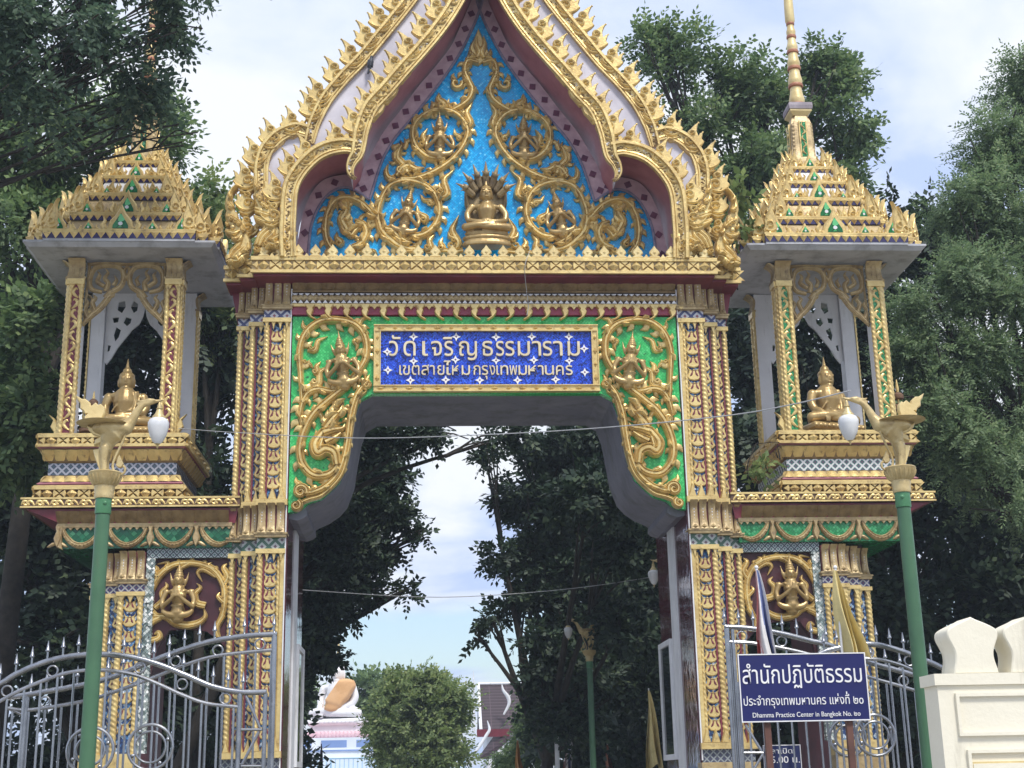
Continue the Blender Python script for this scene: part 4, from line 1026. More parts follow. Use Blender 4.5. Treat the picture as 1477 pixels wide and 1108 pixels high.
def tower(s):
    side = 'left' if s < 0 else 'right'
    T = thing('shrine_tower', 'gilded side tower with a brown boxed spire half hidden by leaves' if s < 0 else 'gilded side tower with a tall clear ringed spire against the sky', 'shrine tower', (s*6.80,1.95,0), 'shrine towers flanking the gate')
    T['label'] = 'gilded shrine tower left of the gate, spire hidden behind leafy branches' if s < 0 else 'gilded shrine tower right of the gate, its ringed spire standing clear against sky'
    cx, cy = s*6.80, 1.95
    # ---- lower storey: outer pier, framed panel with figure, swag frieze
    mb = MB(); mb.boxp(s*6.10, s*7.0, 1.0, 3.1, 0, 6.4); pier = mb.build('pier', 'maroon', T, smooth=0)
    for k,(x0,x1,Y) in enumerate(((6.03,6.48,.40),(6.48,6.77,.65),(6.77,7.05,.90))):
        mb = MB(); a,b = sorted((s*x0,s*x1)); mb.boxp(a,b,Y,Y+.4,2.15,4.9); sh = mb.build('shaft','navy_mosaic',T,smooth=0)
        mb = MB(); rope(mb, s*(x1-.055), Y-.01, 2.2, 4.85, .055)
        if k == 0: rope(mb, s*(x0+.055), Y-.01, 2.2, 4.85, .05)
        mb.build('rope_moulding','gold',sh)
        mb = MB(); n = 9
        for i in range(n):
            z = 2.5+(i+.5)*.26
            if k == 0: vase(mb, s*(x0+.225), Y, z, .88)
            else: vase(mb, s*(x0+.02), Y, z, .85, half=s)
        mb.build('vase_ornament',['gold','maroon'],sh)
        mb = MB(); mb.boxp(a-.02,b+.02,Y-.09,Y,4.86,4.93); teeth(mb,a,b,Y-.05,4.88,.16,3 if k == 0 else 2,.02)
        mb.build('shaft_collar','gold',sh); mb = MB(); mb.boxp(a-.03,b+.03,Y-.1,Y+.3,1.95,2.2); mb.build('shaft_foot','gold',sh)
        mb = MB(); mb.boxp(a-.03,b+.03,Y-.08,Y+.4,0,1.95); mb.build('plinth','old_gold',pier,smooth=0)
        capital(pier, s, x0, x1, Y-.02, 5.07, 5.63, 3 if k == 0 else 2)
        frieze_tiles(pier, s, x0, x1, Y, 4.93, 5.07, mat('tile_chequer', f_lattice, pitch=.13, line=(.68,.68,.72), fill=(.02,.03,.20), dot=(.22,.04,.07), lw=.13, dotr=.12))
    # panel
    mb = MB(); a = [(4.60,5.55),(4.60,3.95),(4.75,4.1),(4.95,4.25),(5.3,4.3),(5.6,4.28),(5.78,4.0),(5.88,3.5),(5.88,5.55)]
    mb.prism([(s*x,z) for x,z in a], .55, .70); pan = mb.build('panel',mat('deep_maroon', f_paint, a=(.07,.014,.022), c=(.04,.008,.014), scale=2.5, rough=.5, bump=.1),T,smooth=0)
    mb = MB(); mb.boxp(s*4.6,s*6.03,.44,.58,5.53,5.70); mb.build('tile_band','tile_small',pan,smooth=0)
    mb = MB(); mb.boxp(s*5.88,s*6.03,.44,.58,2.2,5.53); mb.build('mirror_strip','mirror_mosaic',pan,smooth=0)
    if s > 0: pts = lambda L: [(1070+(a-90)/4.817*1.0+ (90-96)/4.817, 770+b/4.817) for a,b in L]
    Y = .54
    def loc(L): return [(s*(5.30+(a-350)/4.817/78.2), 4.93-(b-330)/4.817/78.2) for a,b in L]
    mb = MB(); w = .062
    def sc(L, ws, d=.085): mb.ribbon(loc(L), [q*w for q in ws], Y, d, SCROLL, 6)
    sc([(150,540),(115,470),(105,380),(120,280),(180,190),(270,145),(370,135),(460,150),(540,215),(590,310),(600,400),(560,470),(520,480)],[.6,1,1.1,1,1,1,1,1.1,1.1,1,.9,.5])
    sc([(560,480),(480,490),(420,530),(340,545),(270,530),(230,490),(240,440)],[.7,1.1,1.2,1.2,1,.7,.2],.10)
    sc([(520,490),(580,520),(620,580),(620,660),(590,720)],[1,1.2,1.2,1,.3]); sc([(620,640),(560,640),(520,620),(530,590),(555,600)],[1,1,.9,.7,.3])
    sc([(110,480),(150,560),(140,620),(110,640)],[1,.9,.7,.1]); sc([(170,230),(250,180),(290,200),(260,260)],[.5,.8,.6,.1]); sc([(230,420),(290,400),(300,340),(270,300),(295,270)],[1.1,1.1,.9,.6,.1])
    sc([(560,430),(510,380),(520,330),(490,290),(500,260)],[.9,1,.8,.6,.1]); sc([(460,150),(500,180),(490,130),(560,140)],[.6,.9,.6,.1]); sc([(545,230),(580,200),(560,170),(590,140)],[1,1,.7,.1])
    sc([(120,290),(90,230),(120,170),(100,140)],[.9,1.1,.9,.2]); sc([(180,180),(220,150),(200,130)],[.9,.8,.1]); sc([(350,140),(400,170),(390,210)],[.8,.7,.1]); sc([(110,400),(150,360),(140,330)],[.8,.7,.1])
    for i in range(14):
        an = 2.6+i*.33; cxx, cyy = 350+245*math.cos(an), 340+205*math.sin(an)
        sc([(cxx,cyy),(cxx+30*math.cos(an+.6),cyy+30*math.sin(an+.6)),(cxx+42*math.cos(an+1),cyy+42*math.sin(an+1))],[.6,.55,.05],.06)
    mb.build('scrollwork','gold',pan)
    X,Z = loc([(405,345)])[0]
    px = (X,Z)
    deity(pan, 0, 0, Y, 1.0, s, name='praying_deity') if False else deity_at(pan, X, Z+.06, Y-.03, .98, s)
    # frieze with swags
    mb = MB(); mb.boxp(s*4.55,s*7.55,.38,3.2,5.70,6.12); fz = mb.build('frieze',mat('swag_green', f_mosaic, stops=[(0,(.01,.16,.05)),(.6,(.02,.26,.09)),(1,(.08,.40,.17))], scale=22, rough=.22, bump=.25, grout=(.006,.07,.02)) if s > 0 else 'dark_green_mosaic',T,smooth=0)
    mb = MB(); n = 4; p = .80
    mb.boxp(s*4.55,s*7.60,.33,.40,6.07,6.14)
    for i in range(n):
        x0 = 4.50+i*p-(.13 if s<0 else .13); xm = x0+p/2
        P = [(s*(x0+.07),6.06),(s*(x0+.13),5.93),(s*(x0+.25),5.80),(s*xm,5.75),(s*(x0+p-.25),5.80),(s*(x0+p-.13),5.93),(s*(x0+p-.07),6.06)]
        if i == 0: P = P[2:]
        mb.ribbon(P, [.03,.05,.058,.05,.03], .38, .07, SCROLL, 6)
        for k in range(9):
            t = -.8+k*.2; 
            mb.pyramid((s*(xm+t*.34), .30, 5.755+.22*abs(t)**2.2), .022,.022,.015)
        x = s*(x0+p)
        mb.prism([(x-.05,6.09),(x+.05,6.09),(x+.03,6.0),(x+.045,5.95),(x+.07,5.88),(x+.05,5.80),(x,5.71),(x-.05,5.80),(x-.07,5.88),(x-.045,5.95),(x-.03,6.0)],.30,.38,inset=.02,ch=.03)
        for q in (-1,1): mb.ribbon([(x,5.80),(x+q*.08,5.78),(x+q*.14,5.745),(x+q*.18,5.73)],[.02,.035,.025,.004],.38,.05,SLIM,3)
    for i in range(26): 
        x = s*(4.6+i*.115); mb.prism([(x-.05,6.08),(x+.05,6.08),(x,6.02)],.34,.38)
    x = s*7.55; mb.prism([(x-.06,6.12),(x+.06,6.12),(x+.05,5.9),(x+.07,5.68),(x-.02,5.72),(x-.05,5.9)],.32,.42,inset=.015,ch=.02)
    mb.build('swag_moulding','old_gold',fz)
    mb = MB(); nle = 15; w = 3.0/nle
    for i in range(nle): strip3(mb, s*(4.6+(i+.5)*w), w*.5, [(.36,6.14,.7),(.33,6.17,1),(.28,6.22,1),(.22,6.28,1),(.18,6.33,1)],[(-1,0),(-.6,.8),(0,1),(.6,.8),(1,0)],.03)
    mb.build('leaf_cornice','groove_gold',fz)
    mb = MB(); slab(mb, [(s*4.5,.36),(s*7.5,.36),(s*7.5,3.4),(s*4.5,3.4)][::(1 if s>0 else -1)], 6.13, 6.40, [(s*4.45,.33),(s*8.15,.33),(s*8.15,3.55),(s*4.45,3.55)][::(1 if s>0 else -1)]); mb.build('ledge_soffit','maroon',T,smooth=0)
    mb = MB(); mb.boxp(s*4.42,s*8.22,.28,3.6,6.42,6.59); led = mb.build('ledge',mat('ledge_gold',f_paint,a=(.17,.09,.05),c=(.08,.045,.035),scale=5,rough=.5,bump=.2),T,smooth=0)
    mb = MB(); mb.boxp(s*4.42,s*8.24,.255,.285,6.565,6.60); mb.boxp(s*4.42,s*8.24,.255,.285,6.415,6.445)
    n = 15; w = 3.78/n
    for i in range(n):
        x = s*(4.45+(i+.5)*w)
        mb.ribbon([(x-s*.11,6.46),(x-s*.05,6.53),(x+s*.01,6.52),(x+s*.0,6.475),(x-s*.03,6.485)],[.012,.03,.032,.028,.012],.28,.03,SLIM,3)
        mb.ribbon([(x+s*.02,6.535),(x+s*.08,6.53),(x+s*.12,6.47)],[.012,.035,.008],.28,.03,SLIM,3); mb.ribbon([(x+s*.0,6.465),(x+s*.06,6.47),(x+s*.09,6.50)],[.008,.025,.006],.28,.03,SLIM,3)
    mb.build('curl_moulding','gold',led)
    # ---- pedestal
    mb = MB(); c = (cx,cy,0)
    mb.square_lathe([(1.28,6.58),(1.28,6.90),(1.25,6.90),(1.14,7.11),(1.14,7.34),(1.17,7.36),(1.30,7.60),(1.30,7.82)], c)
    ped = mb.build('pedestal','groove_gold',T,smooth=0)
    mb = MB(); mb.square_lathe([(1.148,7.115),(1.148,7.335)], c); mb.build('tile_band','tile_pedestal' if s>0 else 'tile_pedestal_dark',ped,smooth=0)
    mb = MB(); mb.square_lathe([(1.28,6.905),(1.30,6.93),(1.26,6.96)], c); mb.square_lathe([(1.20,7.555),(1.315,7.585),(1.315,7.6)], c); mb.build('red_fillet','soffit_red',ped,smooth=0)
    mb = MB()
    for f in range(4):
        sub = MB(); lozenge_run(sub, -1.30,1.30,-1.315,6.62,6.86,6); lozenge_run(sub,-1.30,1.30,-1.315,7.61,7.82,6)
        nle = 12; w = 2.5/nle
        for i in range(nle):
            x = -1.25+(i+.5)*w
            strip3(sub, x, w*.5, [(-1.165,7.37,.75),(-1.18,7.40,1),(-1.23,7.47,1),(-1.285,7.55,1)],[(-1,0),(-.6,.8),(0,1),(.6,.8),(1,0)],.03)
            strip3(sub, x, w*.5, [(-1.25,6.97,1),(-1.20,7.04,1),(-1.15,7.10,.7)],[(-1,0),(-.6,.8),(0,1),(.6,.8),(1,0)],.03)
        for i in range(24): sub.pyramid((-1.26+i*.11,-1.33,7.835),.03,.025,.02)
        an = f*PI/2; cs, sn = round(math.cos(an)), round(math.sin(an))
        mb.add([(cx+x*cs-y*sn, cy+x*sn+y*cs, z) for x,y,z in sub.v], sub.f)
    mb.build('relief_band','gold',ped,smooth=30)
    # ---- columns
    for (qx,qy) in ((-1,-1),(1,-1),(-1,1),(1,1)):
        x, y = cx+qx*.91, cy+qy*.91; fr = qy < 0
        mb = MB(); mb.box((x,y,9.57),(.27,.27,3.5)); col = mb.build('column','white_wall',T,smooth=0)
        # gilded outer faces: front faces of the front pair, outer faces of all
        mb = MB(); pane = MB(); vs = MB(); cp = MB()
        def face(fx, fy):
            sub = MB(); rope(sub,-.108,-.142,7.85,10.85,.045,.10); rope(sub,.108,-.142,7.85,10.85,.045,.10)
            sub.boxp(-.15,.15,-.19,-.13,7.83,7.92); sub.boxp(-.16,.16,-.20,-.13,10.82,10.93); teeth(sub,-.15,.15,-.14,10.84,.15,2,.03)
            n = 13
            for i in range(n):
                z = 8.0+i*.215; q = 1 if i%2 else -1
                sub.ribbon([(-q*.055,z-.02),(q*.015,z+.04),(q*.05,z+.10),(q*.0,z+.17),(-q*.035,z+.14)],[.014,.034,.038,.028,.008],-.137,.035,SLIM,3)
            capw = MB(); an = math.atan2(fx,-fy); cs, sn = math.cos(an), math.sin(an)
            tr = lambda v: (x+v[0]*cs-v[1]*sn, y+v[0]*sn+v[1]*cs, v[2])
            mb.add([tr(v) for v in sub.v], sub.f)
            p2 = MB(); p2.boxp(-.1,.1,-.145,-.13,7.9,10.85); pane.add([tr(v) for v in p2.v], p2.f)
            for i in range(3):
                xx = -.1+i*.1; yz = [(-.14-.05*(1-k/8)**4-.14*max(0,k/8-.6)**2*6, 10.95+.36*k/8, .9+.3*(k/8)**5) for k in range(9)]
                strip3(capw, xx, .055, yz, [(-1,-1),(-.95,.5),(0,1),(.95,.5),(1,-1)], .03)
            capw.boxp(-.18,.18,-.2,-.12,10.93,10.97)
            cp.add([tr(v) for v in capw.v], capw.f)
        if fr: face(0,-1)
        face(qx,0)
        if not fr: pass
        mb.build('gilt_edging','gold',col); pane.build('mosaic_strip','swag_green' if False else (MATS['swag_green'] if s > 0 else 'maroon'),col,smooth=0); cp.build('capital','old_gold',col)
        if fr:
            mb = MB(); mb.boxp(x-qx*.12,x-qx*.155,y-.11,y-.06,10.1,11.32); mb.build('mirror_edge','mirror_mosaic',col,smooth=0)
            mb = MB(); mb.prism([(x+qx*.13+qx*a,7.84+b) for a,b in ((0,0),(.13,0),(.10,.12),(.17,.22),(.13,.34),(.22,.46),(.10,.38),(.03,.25),(.0,.12))], y-.10,y-.02,inset=.015,ch=.02); mb.build('base_flame','gold',col)
    # ---- bracket screens between the columns
    def screen(y, gilt):
        mb = MB(); k = 1/3.957/78.0
        for q in (-1,1):
            f = lambda L: [(cx+q*(a-488)*k*1.03, 11.30-(b-75)*k*1.02) for a,b in L]
            if gilt:
                def sc(L,ws,d=.06): mb.ribbon(f(L),[v*.045 for v in ws],y,d,SCROLL,5)
                sc([(620,255),(680,235),(695,180),(670,110),(600,90),(530,105),(505,160),(520,220),(570,255),(600,290)],[.8,1.1,1.1,1.1,1.1,1.1,1.1,1.2,1.3,1.3])
                sc([(565,250),(590,300),(625,350),(670,395),(700,430),(715,460)],[1.2,1.4,1.4,1.3,1,.4]); sc([(500,150),(488,170),(470,130),(488,95)],[.8,1.2,1,.5])
                sc([(600,250),(590,200),(610,170),(595,135),(610,110)],[1.2,1.1,.9,.6,.1]); sc([(610,220),(650,190),(640,150),(655,125)],[.9,1,.7,.1]); sc([(560,215),(545,180),(560,150)],[.9,.8,.1])
                sc([(650,370),(670,320),(655,290),(670,270)],[1.1,1,.8,.1]); sc([(690,410),(710,360),(695,320),(712,290)],[1.1,1,.8,.1]); sc([(600,290),(560,275),(550,250)],[.9,.8,.1]); sc([(488,85),(560,80),(640,80),(710,85)],[.7,.7,.7,.7]); sc([(700,80),(705,200),(710,330),(716,450)],[.6,.5,.5,.5],.04)
            else:
                # plain white back of a pierced board, two openings cut through
                P = f([(488,60),(716,60),(716,500),(700,520),(672,480),(640,415),(595,350),(560,300),(520,262),(500,215),(488,150)])
                holes = [f(h_) for h_ in ([(530,130),(560,110),(575,150),(555,190),(535,175)],[(610,110),(650,120),(655,170),(625,190),(605,150)],[(565,225),(600,215),(615,250),(590,275),(570,255)],[(625,300),(655,280),(668,330),(655,375),(635,345)],[(640,215),(680,220),(672,255),(645,250)],[(678,400),(698,395),(700,440),(686,435)])]
                from mathutils.geometry import tessellate_polygon
                loops = [P]+holes; flat = [p for L in loops for p in L]
                t = tessellate_polygon([[Vector((a,b,0)) for a,b in L] for L in loops])
                for yy in (y-.05,y): mb.add([(a,yy,b) for a,b in flat], [tuple(i) for i in t])
                for L in loops: mb.add([(a,y-.05,b) for a,b in L]+[(a,y,b) for a,b in L], [(i,(i+1)%len(L),len(L)+(i+1)%len(L),len(L)+i) for i in range(len(L))])
        return mb
    fs = screen(cy-.95, True); fs.build('bracket_screen','old_gold',T)
    bs = screen(cy+.90, False); bs.build('rear_bracket_screen','white_wall',T,smooth=0)
    # ---- roof
    mb = MB(); mb.square_lathe([(1.68,11.34),(1.76,11.41),(1.76,11.45)], (cx,cy,0)); slab(mb, redent(1.79,.2,(cx,cy)), 11.42, 11.47); roof = mb.build('roof',mat('roof_underside', f_paint, a=(.50,.51,.55), c=(.40,.41,.45), scale=1.2, rough=.7, bump=.06, stain=(2.2,.8,.48,.68,(.26,.26,.28))),T,smooth=0)
    tiers = [(1.80,11.47,.15,.20),(1.36,12.02,.13,.16),(1.05,12.57,.12,.13),(.80,13.06,.11,.10),(.57,13.50,.10,.08)]
    tops = [t[1] for t in tiers[1:]]+[13.85]
    for i,(hw,z,h,st) in enumerate(tiers):
        mb = MB(); pl = redent(hw,st,(cx,cy)); slab(mb, pl, z, z+h); tr_ = mb.build('roof_tier',mat('dark_violet_tile', f_paint, a=(.05,.045,.16), c=(.03,.02,.07), scale=7, rough=.25, bump=.1),T,smooth=0)
        mb = MB(); fringe(mb, pl, z, z+h, .16-.012*i); slab(mb, redent(hw+.015,st,(cx,cy)), z+h, z+h+.03); mb.build('pointed_fringe','gold',tr_,smooth=0)
        nx = tiers[i+1][0] if i < 4 else .30
        mb = MB(); slab(mb, redent((hw*.55+nx*.45),st,(cx,cy)), z+h+.02, tops[i]+.002, redent(nx*.97,st*.8,(cx,cy))); mb.build('tier_wall','white_wall' if i in (2,3) else 'old_gold',tr_,smooth=0)
        mb = MB()
        n_ = len(pl)
        for q in range(n_):
            A_, B_ = Vector(pl[q]), Vector(pl[(q+1)%n_]); L = (B_-A_).length
            t = (B_-A_).normalized(); nn = Vector((t.y,-t.x)); kk = max(1, round(L/.15)); w = L/kk; hh = (.18 if i == 0 else .29-.02*i)
            for j in range(kk):
                sub = MB(); u = (j+.5)*w; h2 = hh*(1.0 if j%2 else .6)
                sub.prism([(-w*.5,0),(w*.5,0),(w*.42,h2*.35),(w*.2,h2*.62),(0,h2),(-w*.2,h2*.62),(-w*.42,h2*.35)],-.02,.02,inset=.014,ch=.015); sub.ell((0,-.022,h2*.33),(.028,.018,.035),6,4)
                mb.add([(A_.x+t.x*(u+x)-nn.x*(.10+y)*1.0+(-nn.x*0), A_.y+t.y*(u+x)-nn.y*(.10+y), z+h+.025+zq) for x,y,zq in [(p_[0],p_[1],p_[2]) for p_ in sub.v]], sub.f)
        slab(mb, redent(hw-.085,st,(cx,cy)), z+h+.022, z+h+.06); mb.build('leaf_crest','gold',tr_,smooth=25)
        k = [1.3,1.2,1.08,.95,.85][i]; zz_ = z+h+.028
        a, b, d = hw, hw-st, hw-2*st
        for f in (0,1,3):
            cs, sn = [(1,0),(0,1),(-1,0),(0,-1)][f]; rz = f*PI/2
            R2 = lambda u,v: (cx+u*cs-v*sn, cy+u*sn+v*cs, zz_)
            m_ = .09
            for q in (-1,1):
                for (u,v) in ((d,-a+m_),(b-.02,-b+m_)):
                    inst(FLAME, 'flame_finial', 'gold', tr_, R2(q*(u-.1*k),v), {0:q*.25,1:PI/2-.95,3:-PI/2+.95}[f], (k*q*.82,k,k*random.uniform(1.05,1.25)))
            if f == 2: continue
            if i >= 1:
                for q in (-1,1): inst(FLAME, 'flame_finial', 'gold', tr_, R2(q*d*.52,-a+.10), {0:0,1:PI/2-.95,3:-PI/2+.95}[f], (k*q*.62,k,k*.66))
            if f == 2: continue
            inst(NICHE, 'glass_niche', 'gold', tr_, R2(0,-a+.10), rz, ([1.55,1.35,1.2,1.0,.8][i],1,[1.35,1.3,1.2,.9,.8][i]))
            if i < 2:
                for q in (-1,1): inst(NICHE, 'glass_niche', 'gold', tr_, R2(q*d*(.82 if i == 0 else .72),-a+.10), rz, (1.05-.2*i,1,1.0-.2*i))
                if i == 0:
                    for q in (-1,1): inst(NICHE, 'glass_niche', 'gold', tr_, R2(q*d*.42,-a+.10), rz, (.72,1,.62))
            elif i == 2:
                for q in (-1,1): inst(NICHE, 'glass_niche', 'gold', tr_, R2(q*d*.6,-a+.10), rz, (.6,1,.5))
    # spire
    mb = MB(); c = (cx,cy,0)
    mb.square_lathe([(.27,13.80),(.27,13.95),(.25,14.0),(.235,14.35),(.225,14.78),(.18,14.95),(.16,15.0)], c, steps=.05)
    for (qx,qy) in ((-1,-1),(1,-1),(1,1),(-1,1)):
        V = []; F = []
        for i in range(46):
            z = 13.98+i*.018
            for j in range(8):
                a = 2*PI*j/8; q = .052*(1+.18*math.cos(2*PI*z/.09+2*a)); o_ = .185-.012*i/45
                V.append((cx+qx*o_+q*math.cos(a), cy+qy*o_+q*math.sin(a), z))
        F = [(i*8+j,i*8+(j+1)%8,(i+1)*8+(j+1)%8,(i+1)*8+j) for i in range(45) for j in range(8)]; mb.add(V,F)
    sp = mb.build('spire','old_gold',T,smooth=30)
    mb = MB()
    for f in range(4):
        sub = MB()
        for j in range(5): sub.ribbon([(-.03*(1 if j%2 else -1),14.06+j*.15),(.035*(1 if j%2 else -1),14.12+j*.15),(-.01,14.2+j*.15)],[.01,.024,.006],-.252,.03,SLIM,3)
        sub.boxp(-.085,-.06,-.258,-.2,14.0,14.82); sub.boxp(.06,.085,-.258,-.2,14.0,14.82)
        an = f*PI/2; cs,sn = round(math.cos(an)),round(math.sin(an)); mb.add([(cx+x*cs-y*sn,cy+x*sn+y*cs,z) for x,y,z in sub.v], sub.f)
    mb.build('relief_strip','gold',sp)
    mb = MB()
    for f in range(4):
        sub = MB(); sub.boxp(-.06,.06,-.252,-.20,14.0,14.8); an = f*PI/2; cs,sn = round(math.cos(an)),round(math.sin(an))
        mb.add([(cx+x*cs-y*sn,cy+x*sn+y*cs,z) for x,y,z in sub.v], sub.f)
    mb.build('mosaic_strip',MATS['swag_green'] if 'swag_green' in MATS else 'dark_green_mosaic',sp,smooth=0)
    mb = MB(); mb.square_lathe([(.16,15.0),(.23,15.08),(.23,15.12)], c); mb.build('spire_collar','pale_gold',sp,smooth=0)
    mb = MB(); mb.square_lathe([(.245,15.121),(.255,15.20),(.245,15.27)], c); mb.build('capping', mat('weathered_cap', f_paint, a=(.36,.32,.36), c=(.20,.17,.20), scale=5, rough=.7), sp, smooth=0)
    z = 15.27; pr = [(.13,z)]; rings = []
    bulbs = [(.165,.46),(.150,.42),(.135,.40),(.118,.36),(.10,.32)]
    for r,h in bulbs:
        rings.append((r*1.02,z+.03))
        pr += [(r*.85,z+.06),(r,z+.12),(r*.99,z+.18),(r*.80,z+h*.72),(r*.72,z+h)]; z += h
    rings.append((.085,z+.03))
    pr += [(.085,z+.05),(.105,z+.10),(.10,z+.5),(.075,z+1.2),(.05,z+1.7),(.012,z+2.3)]
    mb = MB(); mb.lathe(pr, c, 20); mb.build('spire_shaft','pale_gold',sp)
    mb = MB()
    for ri,(r,zr) in enumerate(rings):
        if ri: mb = MB()
        mb.lathe([(r*.8,zr-.045),(r,zr-.03),(r*1.06,zr),(r,zr+.03),(r*.8,zr+.045)], c, 20)
        mb.build('spire_ring', mat('rust_ring', f_paint, a=(.50,.22,.12), c=(.33,.13,.08), scale=5, rough=.5), sp)
    return T
def deity_at(parent, x, z, Y, h, s):
    return deity(parent, None, None, Y, h, s, xzpos=(x,z))
for s in (-1,1): tower(s)

# ---- seated statues in the shrines
def buddha(cx, cy, cz, k, label, m='gilt_body', turn=0.0):
    T = thing('buddha_statue', label, 'statue', (cx,cy,cz), 'seated statues in the shrine towers')
    mb = MB(); rz = Matrix.Rotation(turn, 3, 'Z')
    def S(a,b,c): 
        v = rz @ Vector((a*k,-b*k,c*k)); return (cx+v.x, cy+v.y, cz+v.z)
    def E(c, r, n=14, m_=10): mb.ell(S(*c), tuple(v*k for v in r), n, m_, rz)
    mb.limb([S(-22,2,24),S(22,2,24)],[8*k,8*k],12)
    for q in (-1,1):
        mb.limb([S(q*8,0,26),S(q*22,6,26),S(q*31,12,25)],[10*k,8.5*k,6.5*k],12); mb.limb([S(q*31,12,25),S(q*14,20,24.5 if q>0 else 27),S(-q*8,20,24 if q>0 else 28)],[6.5*k,5.5*k,4*k],12)
        E((-q*13,19,24 if q>0 else 29),(7,4,3))
    mb.limb([S(0,1,26),S(0,2,38),S(0,2,50),S(0,1,58)],[14*k,11.5*k,15*k,14*k],16)
    E((0,1,59),(21,9,7)); E((0,6,52),(14,7,9))
    mb.limb([S(-20,0,58),S(-23.5,2,46),S(-22,7,36)],[6*k,5.2*k,4.6*k],12); mb.limb([S(-22,7,36),S(-21,15,33),S(-18,22,27)],[4.6*k,4*k,3*k],12)
    mb.limb([S(20,0,58),S(24,2,46),S(21,6,37)],[6.4*k,5.8*k,5.2*k],12); mb.limb([S(21,6,37),S(12,16,33),S(0,19,32)],[5*k,4.2*k,3.2*k],12)
    for j in range(4): mb.limb([S(-19+1.6*j,23,26.5),S(-18.6+1.6*j,24.5,22),S(-18.4+1.6*j,24,18.5)],[1.1*k,1*k,.8*k],6)
    E((-2,20,32.5),(6.5,3.5,2.2))
    mb.limb([S(0,1,62),S(0,2,70)],[6.5*k,5.8*k],12)
    E((0,3,78),(9.4,9.8,12)); E((0,1.5,84),(9.6,9.8,7)); E((0,1,91),(5.6,5.8,5)); mb.limb([S(0,1,93),S(0,1,99),S(0,1,108)],[3.2*k,2*k,.5*k],10)
    E((0,12.6,77.5),(1.5,2.0,3.6),8,8); E((0,12,72.8),(2.8,1.2,.9),8,6); E((0,9.5,68.5),(4,3,2.4),8,6)
    for q in (-1,1): E((q*3.8,11.7,80),(2.3,1.0,.9),8,6); E((q*9.3,2,76),(1.5,2.4,6),8,8); E((q*4.2,11.4,82.3),(2.8,1,.5),8,6)
    # hem of the robe across the chest and the flap over the shoulder
    mb.limb([S(14,3,65),S(6,10.5,56),S(-8,12.5,46),S(-14,10,38)],[1.6*k,1.5*k,1.5*k,1.4*k],8); mb.limb([S(12,9,62),S(13,10.5,50),S(11,14,37)],[2.4*k,2*k,2*k],8)
    for j in range(4): mb.limb([S(18-j*2,8-j*.3,58-j*3),S(15-j*3,10.5,47-j*3),S(8-j*4,13,38)],[.9*k]*3,6)
    b = fuse(mb, 'figure', m, T, voxel=.0125*k*78*.9, smooth=2)
    mb = MB()
    f = lambda w,d,z0,z1,cham: mb.add([S(*p) for p in [(-w,-d,z0),(w,-d,z0),(w,d,z0),(-w,d,z0),(-w-cham,-d-cham,z1),(w+cham,-d-cham,z1),(w+cham,d+cham,z1),(-w-cham,d+cham,z1)]],[(0,3,2,1),(4,5,6,7),(0,1,5,4),(1,2,6,5),(2,3,7,6),(3,0,4,7)])
    f(33,20,0,9,-1); f(34,22,9,11,2); f(36,24,11,15,0); f(36,24,15,17.5,-2)
    for j in range(12): mb.ell(S(-33+j*6,24,13),(3.2*k,2*k,2.6*k),8,6,rz)
    mb.build('throne', 'gilt_body', T)
    return T
buddha(6.72,1.45,7.84,1/63., 'seated golden statue with pointed flame crown inside the right shrine tower', turn=.30)
buddha(-6.78,1.45,7.84,1/64., 'seated golden statue on a low throne inside the left shrine tower', turn=.10)
def tiered_parasol(x,y,z,h,discs,label):
    T = thing('tiered_parasol', label, 'parasol', (x,y,z), 'tiered parasols beside the seated statues')
    mb = MB(); mb.lathe([(.10,0),(.11,.04),(.03,.06),(.018,.10),(.018,h-.1),(.03,h-.06),(.035,h),(.008,h+.18)], (x,y,z), 12); mb.build('pole','gold',T)
    for zz_,r in discs:
        mb = MB(); mb.lathe([(r*.95,zz_-.10),(r,zz_-.09),(r*.98,zz_-.02),(r*.6,zz_+.02),(.02,zz_+.04)], (x,y,z), 18); mb.build('canopy', mat('old_silk', f_paint, a=(.20,.11,.06), c=(.11,.06,.04), scale=8, rough=.7), T)
tiered_parasol(-7.33,1.25,7.84,.80,[(.26,.24),(.60,.13),(.80,.09)],'brown tiered parasol on a gold pole beside the left seated statue')
tiered_parasol(8.10,1.30,7.84,1.02,[(.40,.22),(.66,.17),(.90,.11)],'brown tiered parasol outside the corner column of the right shrine tower')
